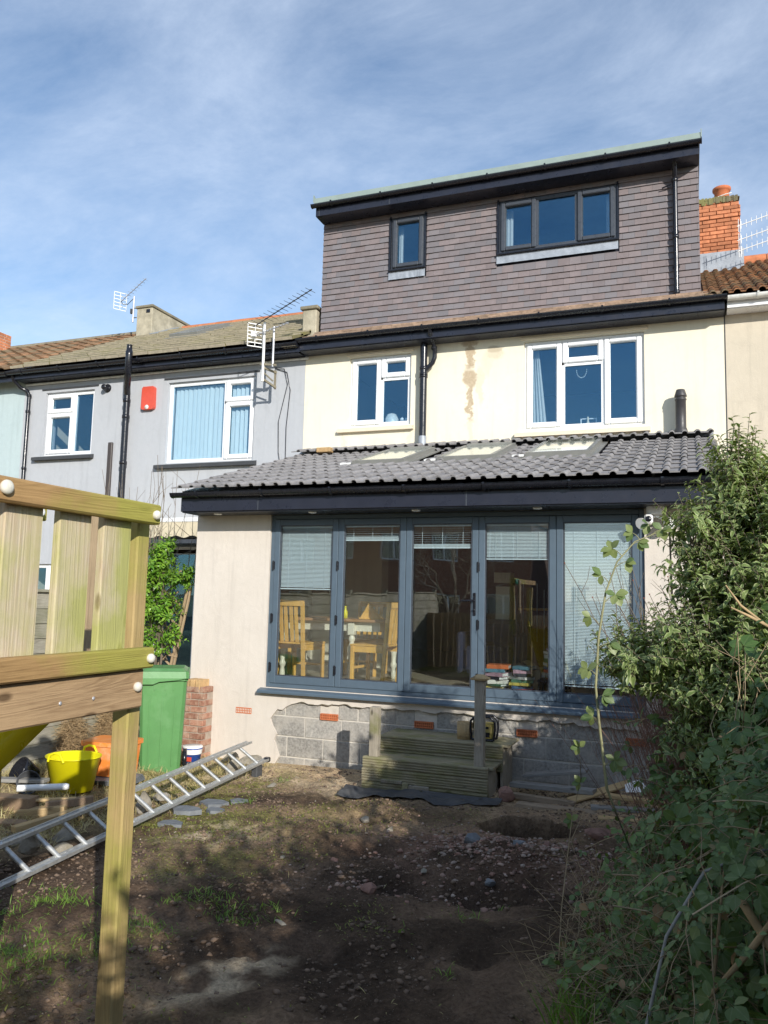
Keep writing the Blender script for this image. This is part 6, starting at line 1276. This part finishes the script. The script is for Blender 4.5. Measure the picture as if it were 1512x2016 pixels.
M_['hedge'] = leaf_mat('hedge_leaf', (.04, .08, .02), (.07, .12, .03), rough=.5, trans=.15)
def unit(a): return a/(np.linalg.norm(a, axis=-1, keepdims=True)+1e-9)
def twigs(ells, n, Lr, per, leafL, leafW, seed, up=.5, surf=.45, outw=.8, spacing=None):
    """twigs inside a set of ellipsoids (cx,cy,cz,rx,ry,rz,weight) with leaves in pairs; returns leaf and stem arrays"""
    r = np.random.default_rng(seed); w = np.array([e[6] for e in ells], float); w /= w.sum(); P = []; O = []
    idx = r.choice(len(ells), n, p=w)
    e = np.array([q[:6] for q in ells])[idx]; d = unit(r.normal(size=(n, 3))); rad = surf+(1-surf)*r.random((n, 1))**.6
    base = e[:, :3]+d*rad*e[:, 3:6]; D_ = unit(d*outw+np.array([0, 0, up])+r.normal(size=(n, 3))*.35); L = Lr*(.6+.8*r.random(n)); tip = base+D_*L[:, None]
    k = np.arange(per); t = (k+.5)/per; pos = base[:, None]+D_[:, None]*(L[:, None]*t)[:, :, None]
    a = unit(np.cross(D_, r.normal(size=(n, 3)))); b = np.cross(D_, a); th = (k*2.4)[None]+r.random((n, 1))*6.28
    side = a[:, None]*np.cos(th)[..., None]+b[:, None]*np.sin(th)[..., None]
    ld = unit(side+D_[:, None]*(.55+.5*t[None, :, None])+r.normal(size=(n, per, 3))*.2); nn = unit(D_[:, None]+np.array([0, 0, .8])+r.normal(size=(n, per, 3))*.25)
    ll = leafL*(1.05-.5*t[None]**2)*(.55+.9*r.random((n, per)))
    return pos.reshape(-1, 3), ld.reshape(-1, 3), nn.reshape(-1, 3), ll.ravel(), ll.ravel()*leafW, base-D_*.03, tip
# variegated shrub
sb = thing('variegated_shrub', (4.9, -3.7, .25), 'tall shrub with small pale edged leaves rising over the extension eaves', 'shrub')
ell = [(4.98, -3.7, 2.12, .36, .5, .46, 3.4), (4.84, -3.65, 2.62, .13, .2, .26, .9), (4.99, -3.6, 2.48, .22, .3, .26, 1.6), (4.42, -3.85, 1.70, .26, .3, .13, 1.0), (4.72, -3.9, 1.74, .30, .4, .26, 1.8), (5.22, -3.9, 1.95, .4, .5, .75, 2.6), (4.93, -4.15, 1.50, .32, .4, .38, 1.6), (4.72, -3.9, 1.35, .22, .3, .22, .6), (4.66, -3.8, 2.15, .10, .2, .14, .4), (4.62, -3.8, 2.40, .10, .2, .07, .3)]
P, Dn, Nn, L, Wd, A, B = twigs(ell, 2300, .17, 12, .043, .52, 21, .7, .25)
leaves('foliage', M_['var'], sb, P, Dn, Nn, L, Wd, .75, .5)['kind'] = 'stuff'
tri_tubes('twigs', M_['bark'], sb, A, B, .0028, .0015)['kind'] = 'stuff'
lines = []; rad = []
for i in range(46):
    e = ell[RG.integers(len(ell))]; top = np.array(e[:3])+RG.normal(size=3)*np.array(e[3:6])*.45; b0 = np.array([4.95+RG.normal()*.12, -3.65+RG.normal()*.15, .2]); t = np.linspace(0, 1, 7)[:, None]
    lines.append(b0*(1-t)+top*t+np.array([0, 0, .25])*np.sin(t*3.14)*.5+RG.normal(size=(7, 3))*.02); rad.append(.012)
A, B, r0, r1 = polyline_tubes(lines, rad); tri_tubes('limb', M_['bark'], sb, A, B, r0, r1, 5)
# sprigs at the shrub's tip reaching above the roof line
sp = [((4.80, -3.65, 2.72), (4.825, -3.65, 3.00)), ((4.72, -3.65, 2.60), (4.70, -3.62, 2.84)), ((4.92, -3.6, 2.70), (4.97, -3.6, 2.90)), ((4.63, -3.7, 2.45), (4.585, -3.7, 2.66)), ((5.05, -3.6, 2.6), (5.07, -3.6, 2.78))]
for a, b_ in sp:
    a, b_ = np.array(a), np.array(b_); n = 22; t = np.linspace(.1, 1, n); p = a+(b_-a)*t[:, None]; th = np.arange(n)*2.4; dd = np.stack([np.cos(th), np.sin(th), .6+t*.5], 1)
    leaves('sprig', M_['var'], sb, p, dd, np.tile([0, 0, 1.], (n, 1))+RG.normal(size=(n, 3))*.2, .045*(1.1-.5*t), .019*(1.1-.5*t), .6, .5)['kind'] = 'stuff'
    MB().tube([a, b_], .003, 4).build('stem', M_['cane'], sb)
# thicket of thin red brown stems below it
th = thing('red_stemmed_shrub', (4.55, -3.2, .25), 'bare thicket of thin red brown stems beneath the variegated shrub', 'shrub')
lines = []; rad = []
for i in range(400):
    b0 = np.array([4.72+RG.normal()*.10, -3.25+RG.normal()*.18, .22]); top = b0+np.array([RG.normal()*.26-.16, RG.normal()*.22, 1.05+RG.random()*.45]); t = np.linspace(0, 1, 5)[:, None]
    lines.append(b0*(1-t)+top*t+RG.normal(size=(5, 3))*.016); rad.append(.0026)
    if RG.random() < .9: p = lines[-1][3]; lines.append(np.stack([p, p+RG.normal(size=3)*.07+np.array([0, 0, .12]), p+RG.normal(size=3)*.1+np.array([0, 0, .2])])); rad.append(.0016)
A, B, r0, r1 = polyline_tubes(lines, rad); tri_tubes('stems', M_['redtwig'], th, A, B, r0, r1, 3)['kind'] = 'stuff'
# brambles: leaflets in threes on arching canes
br = thing('bramble', (4.75, -4.4, .3), 'dark green bramble thicket filling the foot of the hedge beside the bare soil', 'bramble')
bel = [(4.72, -3.35, .62, .52, .6, .40, 2.0), (4.78, -4.4, .75, .56, .7, .50, 3.4), (4.92, -5.3, .92, .42, .6, .60, 3.0), (4.98, -4.1, 1.35, .34, .6, .35, 1.5), (4.60, -3.75, 1.20, .26, .3, .30, .7), (4.42, -3.5, .42, .34, .4, .22, .9), (4.35, -4.6, .45, .25, .4, .2, .7), (4.55, -5.2, .55, .25, .4, .25, .8), (5.0, -5.0, 1.45, .22, .4, .25, .9)]
lines = []; rad = []; nodes = []
for i in range(560):
    e = bel[RG.choice(len(bel), p=np.array([q[6] for q in bel])/sum(q[6] for q in bel))]; d = unit(RG.normal(size=3)); p = np.array(e[:3])+d*(.35+.65*RG.random()**.5)*np.array(e[3:6])
    L = .35+.3*RG.random(); ax = unit(RG.normal(size=3)*np.array([1, 1, .35])+np.array([-.3, -.25, .1])); t = np.linspace(-.5, .5, 7); ln = p+ax*(t*L)[:, None]-np.array([0, 0, 1])*(t[:, None]**2)*L*.7+RG.normal(size=(7, 3))*.01
    lines.append(ln); rad.append(.0032)
    for k in range(7): nodes.append((ln[k], ax))
A, B, r0, r1 = polyline_tubes(lines, rad); tri_tubes('canes', M_['deadcane'], br, A, B, r0, r1, 3)['kind'] = 'stuff'
def trifoliate(nodes, L, seed, n_leaf=3):
    r = np.random.default_rng(seed); P = []; Dn = []; Nn = []; Ls = []
    for p, ax in nodes:
        side = unit(np.cross(ax, [0, 0, 1.])+r.normal(size=3)*.5)*(1 if r.random() < .5 else -1); nrm = unit(np.array([-.25, -.6, .9])+r.normal(size=3)*.42); side = unit(side-nrm*side.dot(nrm)); tip = p+side*L*.55; s = L*(.5+1.0*r.random()); o = np.cross(nrm, side)
        for k, an in enumerate(((0, 1.15, -1.15, 2.1, -2.1))[:n_leaf]): d = side*math.cos(an)+o*math.sin(an); P.append(tip+d*.004); Dn.append(unit(d+r.normal(size=3)*.12-np.array([0, 0, .12]))); Nn.append(unit(nrm+r.normal(size=3)*.15)); Ls.append(s*(1.15 if k == 0 else .92))
    return np.array(P), np.array(Dn), np.array(Nn), np.array(Ls)
P, Dn, Nn, L = trifoliate(nodes, .038, 31)
# nearest leaflets, one object each; the rest of the thicket together
camp = np.array([4.595, -8.302, 2.02]); dist = np.linalg.norm(P-camp, axis=1); okv = (P[:, 0]-camp[0]) < .07*(P[:, 1]-camp[1])+.05
order = np.argsort(np.where(okv, dist-L*12, 99)); near = order[:300]; rest = order[300:]
V, F, uv = leaf_arrays(np.zeros((1, 3)), np.array([[0, 1., 0]]), np.array([[0, 0, 1.]]), np.array([1.]), np.array([.72]), .18, .18)
leaf_me = [raw_mesh('leaf', V*np.array([q, 1, 1]), F, m, True, uv) for q, m in ((1, M_['bram']), (1.12, M_['bram']), (.9, M_['bram']), (1.0, M_['bramy']))]
def leaf_obj(parent, p, d, nrm, L, which):
    d = Vector(d).normalized(); n_ = Vector(nrm); s = d.cross(n_).normalized(); n_ = s.cross(d); o = link('leaf', leaf_me[which], parent, p); m = Matrix((s, d, n_)).transposed(); o.rotation_euler = m.to_euler(); o.scale = (L, L, L); return o
for i in near: leaf_obj(br, P[i], Dn[i], Nn[i], L[i], int(RG.choice(4, p=[.45, .3, .2, .05])))
leaves('foliage', M_['bram'], br, P[rest], Dn[rest], Nn[rest], L[rest], L[rest]*.72, .18, .18)['kind'] = 'stuff'
# low dark undergrowth filling the thicket
P, Dn, Nn, L, Wd, A, B = twigs([(a, b_, c_, d*1.0, e, f*1.0, w) for a, b_, c_, d, e, f, w in bel], 900, .12, 6, .036, .6, 33, .2, .2); leaves('undergrowth', M_['bram'], br, P, Dn, Nn, L, Wd, .3, .3)['kind'] = 'stuff'
# second, brighter leaved creeper on the right
hn = []
for i in range(60):
    p = np.array([4.86+RG.normal()*.09, -4.6+RG.normal()*.35, 1.45+RG.normal()*.28]); hn.append((p, unit(RG.normal(size=3))))
P, Dn, Nn, L = trifoliate(hn, .055, 35, 5); cr = thing('creeper', (4.86, -4.6, 1.2), 'broad leaved creeper with brighter leaves climbing at the edge of the shrub', 'creeper')
leaves('foliage', M_['laurel'] if False else leaf_mat('creeper_leaf', (.055, .12, .03), (.11, .19, .05), vein=(.16, .22, .08), rough=.35), cr, P, Dn, Nn, L, L*.62, .25, .2)['kind'] = 'stuff'
lines = [np.array([[4.8+RG.normal()*.08, -4.6+RG.normal()*.2, z] for z in np.linspace(.5, 1.9, 8)])+RG.normal(size=(8, 3))*.03 for _ in range(9)]
A, B, r0, r1 = polyline_tubes(lines, [.004]*9); tri_tubes('stems', M_['deadcane'], cr, A, B, r0, r1, 4)
# the tall single cane standing before the doors
tc_ = thing('bramble_cane', (4.33, -4.2, .3), 'single tall pale cane with clusters of leaves in front of the last bifold door', 'bramble cane')
cp_ = [(4.52, -4.55, .42), (4.36, -4.3, .78), (4.20, -4.2, 1.14), (4.165, -4.2, 1.45), (4.15, -4.2, 1.62), (4.165, -4.2, 1.86), (4.20, -4.2, 2.08), (4.255, -4.2, 2.23), (4.34, -4.2, 2.33), (4.46, -4.15, 2.385)]
MB().tube(cp_, [.0075, .0075, .007, .0065, .006, .0055, .005, .004, .0033, .002], 8).build('stem', M_['cane'], tc_)
def interp(pts, t): pts = np.array(pts, float); k = t*(len(pts)-1); i = min(int(k), len(pts)-2); return pts[i]*(1-(k-i))+pts[i+1]*(k-i)
for i, t in enumerate((.26, .33, .40, .47, .53, .585, .64, .70, .755, .81, .86, .91, .96, 1.0)):
    p = interp(cp_, t); sgn = -1 if i % 2 else 1
    if i in (5, 9): sgn = -1
    tip = p+np.array([sgn*(.025+.035*RG.random()), RG.normal()*.02, .025+.02*RG.random()]); MB().tube([p, (p+tip)/2+np.array([0, 0, .006]), tip], [.0028, .002, .0015], 5).build('stalk', M_['cane'], tc_)
    for an in ((0, 1.1, -1.1) if i % 3 else (0, 1.0, -1.0, 2.0, -2.0)):
        sd_ = np.array([sgn*math.cos(an), -.25, -.35+math.sin(an)*.9]); leaf_obj(tc_, tip, sd_+RG.normal(size=3)*.2, np.array([RG.normal()*.3, -.8, .6]), .046+.02*RG.random(), 3 if RG.random() < .75 else 0)
for i in range(16):
    t = .05+.9*RG.random(); p = interp(cp_, t); d = unit(np.array([RG.choice([-1, 1]), RG.normal()*.4, .3])); MB().tube([p, p+d*.016], [.0018, .0003], 4).build('thorn', M_['cane'], tc_)
# thin second cane left of it and one with a few leaves low down
c2 = thing('bramble_cane', (4.12, -4.0, .3), 'thin bare cane beside the pit with three small leaf clusters', 'bramble cane'); pts = [(4.02, -4.6, .28), (4.0, -4.3, .60), (4.02, -4.1, .95), (4.06, -4.05, 1.15), (4.05, -4.05, 1.30)]
MB().tube(pts, [.003, .003, .0025, .002, .0012], 5).build('stem', M_['deadcane'], c2)
for t in (.5, .72, 1.0):
    p = interp(pts, t)
    for an in (0, 1.1, -1.1, 2.2): leaf_obj(c2, p, np.array([-math.cos(an), -.2, math.sin(an)-.2]), np.array([.1, -.8, .6])+RG.normal(size=3)*.2, .045, 3 if RG.random() < .4 else 0)
# thin rose stems by the right wall and their hips
rs = thing('rose_bush', (4.45, -1.1, .25), 'thin leafless rose stems with small red hips before the right end of the doors', 'rose'); lines = []; rad = []; hips = []
for i in range(46):
    b0 = np.array([4.72+RG.normal()*.12, -1.2+RG.normal()*.15, .2]); top = b0+np.array([-.25+RG.normal()*.28, RG.normal()*.2, 1.5+RG.random()*.75]); t = np.linspace(0, 1, 10)[:, None]; ln = b0*(1-t)+top*t+np.array([.1, 0, 0])*np.sin(t*5+i)*.6+RG.normal(size=(10, 3))*.012; lines.append(ln); rad.append(.0075); hips.append(ln[-1])
    for q in (5, 6, 7, 8): e = ln[q]+np.array([RG.normal()*.12, RG.normal()*.1, .14+.1*RG.random()]); lines.append(np.stack([ln[q], (ln[q]+e)/2+RG.normal(size=3)*.015, e])); rad.append(.0028); hips.append(e)
A, B, r0, r1 = polyline_tubes(lines, rad); tri_tubes('stems', M_['bark'], rs, A, B, r0, r1, 4)['kind'] = 'stuff'
hm = MB().lathe((0, 0, 0), [(0, -.007), (.006, -.002), (.006, .003), (0, .008)], 8).mesh('hip', plain('dry_rose_hip', (.22, .06, .03), .5))
for h in hips[::5]: link('hip', hm, rs, h)
# cut and dead branches at the foot of the bramble
DB = [([(4.72, -5.45, 1.12), (4.79, -5.5, 1.02), (4.9, -5.6, .86)], .014, 'cutcane', 'thick pale split branch across the brambles in the corner'), ([(4.86, -5.55, 1.18), (4.74, -5.5, .98), (4.6, -5.5, .8)], .010, 'cutcane', 'pale thorny branch crossing under the split branch'), ([(4.42, -5.5, .62), (4.5, -5.4, .95), (4.62, -5.3, 1.14), (4.84, -5.2, 1.22), (5.0, -5.1, 1.22)], .0055, 'greycane', 'long grey arching branch over the brambles'), ([(4.62, -5.3, .6), (4.66, -5.3, .95), (4.68, -5.3, 1.15)], .006, 'deadcane', 'upright tan dead stem in the brambles'), ([(4.3, -4.9, .42), (4.5, -4.9, .46), (4.75, -4.9, .52)], .006, 'deadcane', 'thin horizontal dead cane low in the brambles'), ([(4.15, -3.8, .62), (4.45, -3.9, .68), (4.75, -4.0, .80)], .005, 'deadcane', 'reddish cane lying over the bramble leaves'), ([(4.9, -4.3, 1.95), (4.80, -4.35, 2.03), (4.74, -4.35, 2.12)], .006, 'cutcane', 'pale cut twig sticking out of the shrub at eye level'), ([(4.95, -4.3, 1.92), (4.84, -4.35, 1.98), (4.76, -4.35, 2.02)], .007, 'cutcane', 'second pale cut twig just below the first'), ([(4.92, -4.4, 1.5), (4.80, -4.45, 1.55), (4.72, -4.5, 1.54)], .004, 'cutcane', 'thin curved pale twig over the bright creeper leaves')]
for pts, r_, m, lb in DB: MB().tube(pts, [r_]*(len(pts)-1)+[r_*.5], 7).solo('branch', M_[m], lb, 'branch')
# hedge along the right boundary (it shades the lower garden)
hd = thing('hedge', (5.9, -7.5, .2), 'tall dense hedge outside the right of the view shading the garden', 'hedge'); he = []
for i in range(28): y = -13.2+i*.40; top = (2.9 if y < -7.6 else 2.12 if -6.1 < y < -4.1 else 2.66)+.13*math.sin(i*1.9)+.08*math.sin(i*.7); he.append((5.85, y, top*.5, .45, .40, top*.5, 1))
he += [(5.6, -2.45, 1.1, .3, .35, 1.05, 1)]
P, Dn, Nn, L, Wd, A, B = twigs(he, 5600, .22, 7, .085, .6, 41, .35, .55); leaves('foliage', M_['hedge'], hd, P, Dn, Nn, L, Wd, .3, .3)['kind'] = 'stuff'; tri_tubes('twigs', M_['bark'], hd, A, B, .004, .002)['kind'] = 'stuff'
lines = []
for i in range(60): x, y = 5.85+RG.normal()*.12, -13.2+10.6*RG.random(); lines.append(np.array([[x, y, .2], [x+RG.normal()*.06, y+RG.normal()*.08, 1.0], [x+RG.normal()*.12, y+RG.normal()*.15, 2.1]]))
A, B, r0, r1 = polyline_tubes(lines, [.03]*60); tri_tubes('stems', M_['bark'], hd, A, B, r0, r1, 6)
# bare tree behind, its twigs show in the glass
M_['palebark'] = rough_mat('pale_twig_bark', (.42, .36, .28), .3, 12, .9, .3, 50)
def bare_tree(x, y, h, label, seed, n0=5):
    r = np.random.default_rng(seed); t = thing('bare_tree', (x, y, .2), label, 'tree'); A = []; B = []; r0 = []; r1 = []
    def grow(p, d, L, rad, k):
        q = p
        for s in range(3): e = q+unit(d+r.normal(size=3)*.12)*L/3; A.append(q); B.append(e); r0.append(rad*(1-.15*s)); r1.append(rad*(1-.15*(s+1))); q = e
        if k == 0: return
        for _ in range(3 if k > 1 else 4): grow(q, unit(d+r.normal(size=3)*.55+np.array([0, 0, .15])), L*(.62+.2*r.random()), rad*.52, k-1)
    grow(np.array([x, y, .1]), np.array([0, 0, 1.]), h*.3, h*.018, n0); A, B, r0, r1 = map(np.array, (A, B, r0, r1)); m = r0 > h*.008
    tri_tubes('trunk', M_['palebark'], t, A[m], B[m], r0[m], r1[m], 8); tri_tubes('crown', M_['palebark'], t, A[~m], B[~m], r0[~m], r1[~m], 4)['kind'] = 'stuff'
bare_tree(-1.8, -13.5, 4.6, 'bare garden tree across the back fence seen in the glass', 51); bare_tree(3.0, -19, 4.8, 'second bare tree behind the gardens near the pale house', 52)
# plants by the grey house: bright evergreen on a trellis
tr = thing('trellis', (-1.5, .35, .8), 'diamond wooden trellis leaning beside the extension behind the green bin', 'trellis'); y = .35
def tb_(a, b_, w=.022, h=.012): MB().bar(a, b_, w, h, (0, 1, 0)).build('lath', M_['trel'], tr)
tb_((-1.36, y, 2.13), (-1.60, y, .95), .03, .02); tb_((-1.315, y, 2.11), (-1.555, y, .95), .025, .02); tb_((-1.42, y+.01, 2.12), (-1.30, y+.01, 2.15), .02, .012); tb_((-1.62, y-.01, 1.26), (-1.47, y-.01, 1.24), .02, .012)
for i in range(9): z = 1.0+i*.13; tb_((-2.1, y+.02, z+.28), (-1.6-.0+.03*i*.5, y+.02, z-.15)); tb_((-2.1, y+.034, z-.15), (-1.62+.03*i*.5, y+.034, z+.28))
tb_((-2.1, y+.03, .9), (-2.1, y+.03, 2.2), .03, .02)
pl = thing('evergreen_shrub', (-1.7, .2, .2), 'bright glossy evergreen shrub between the green bin and the canopy', 'shrub')
P, Dn, Nn, L, Wd, A, B = twigs([(-1.78, .15, 2.20, .17, .2, .20, 1.8), (-1.66, .15, 2.42, .10, .15, .16, .8), (-1.38, .2, 2.24, .14, .15, .09, .8), (-1.86, .15, 1.85, .15, .2, .20, 1.3), (-1.58, .2, 1.84, .12, .2, .14, .8), (-1.72, .2, 1.42, .14, .2, .18, .7), (-1.40, .15, 1.50, .06, .06, .13, .25), (-1.60, .15, 2.58, .06, .1, .12, .4)], 520, .12, 9, .062, .46, 61, .5, .2); leaves('foliage', M_['laurel'], pl, P, Dn, Nn, L, Wd, .45, .3)['kind'] = 'stuff'
lines = [np.array([[-1.7+RG.normal()*.05, .2, .2], [-1.7+RG.normal()*.08, .2, 1.2], [-1.68+RG.normal()*.12, .18, 1.8], [-1.65+RG.normal()*.15, .16, 2.4]]) for _ in range(9)]
A2, B2, r0, r1 = polyline_tubes(lines, [.009]*9); tri_tubes('stems', M_['bark'], pl, A2, B2, r0, r1, 5); tri_tubes('twigs', M_['bark'], pl, A, B, .002, .001)['kind'] = 'stuff'
bt = thing('bare_shrub', (-2.3, .8, .3), 'leafless twiggy shrub standing against the grey wall above the climbing frame rail', 'shrub'); lines = []; rad = []
for i in range(34):
    b0 = np.array([-2.2+RG.normal()*.25, .8+RG.normal()*.2, .3]); top = b0+np.array([RG.normal()*.38, RG.normal()*.2, 2.4+RG.random()*1.15]); t = np.linspace(0, 1, 8)[:, None]; ln = b0*(1-t)+top*t+RG.normal(size=(8, 3))*.025; lines.append(ln); rad.append(.009)
    for q in (4, 5, 6): e = ln[q]+np.array([RG.normal()*.22, RG.normal()*.1, .25+.2*RG.random()]); lines.append(np.stack([ln[q], (ln[q]+e)/2+RG.normal(size=3)*.02, e])); rad.append(.004)
A, B, r0, r1 = polyline_tubes(lines, rad); tri_tubes('stems', M_['bark'], bt, A, B, r0, r1, 4)['kind'] = 'stuff'

# dry stalks and long grass where the brambles meet the soil
tangle('dead_stalks', (4.35, -4.6, .55), (.35, .8, .30), 420, .28, M_['deadcane'], 'loose dead tan stalks tangled through the front of the brambles', 'dead stalks', .0018, 71, .2)
blades('long_grass', 900, (3.7, 4.6, -5.6, -4.2), .17, M_['grass'], 72, tufts([(4.13, -4.95, .10, .16), (4.22, -4.55, .09, .10), (4.3, -5.3, .1, .15)]), .3, .0035)
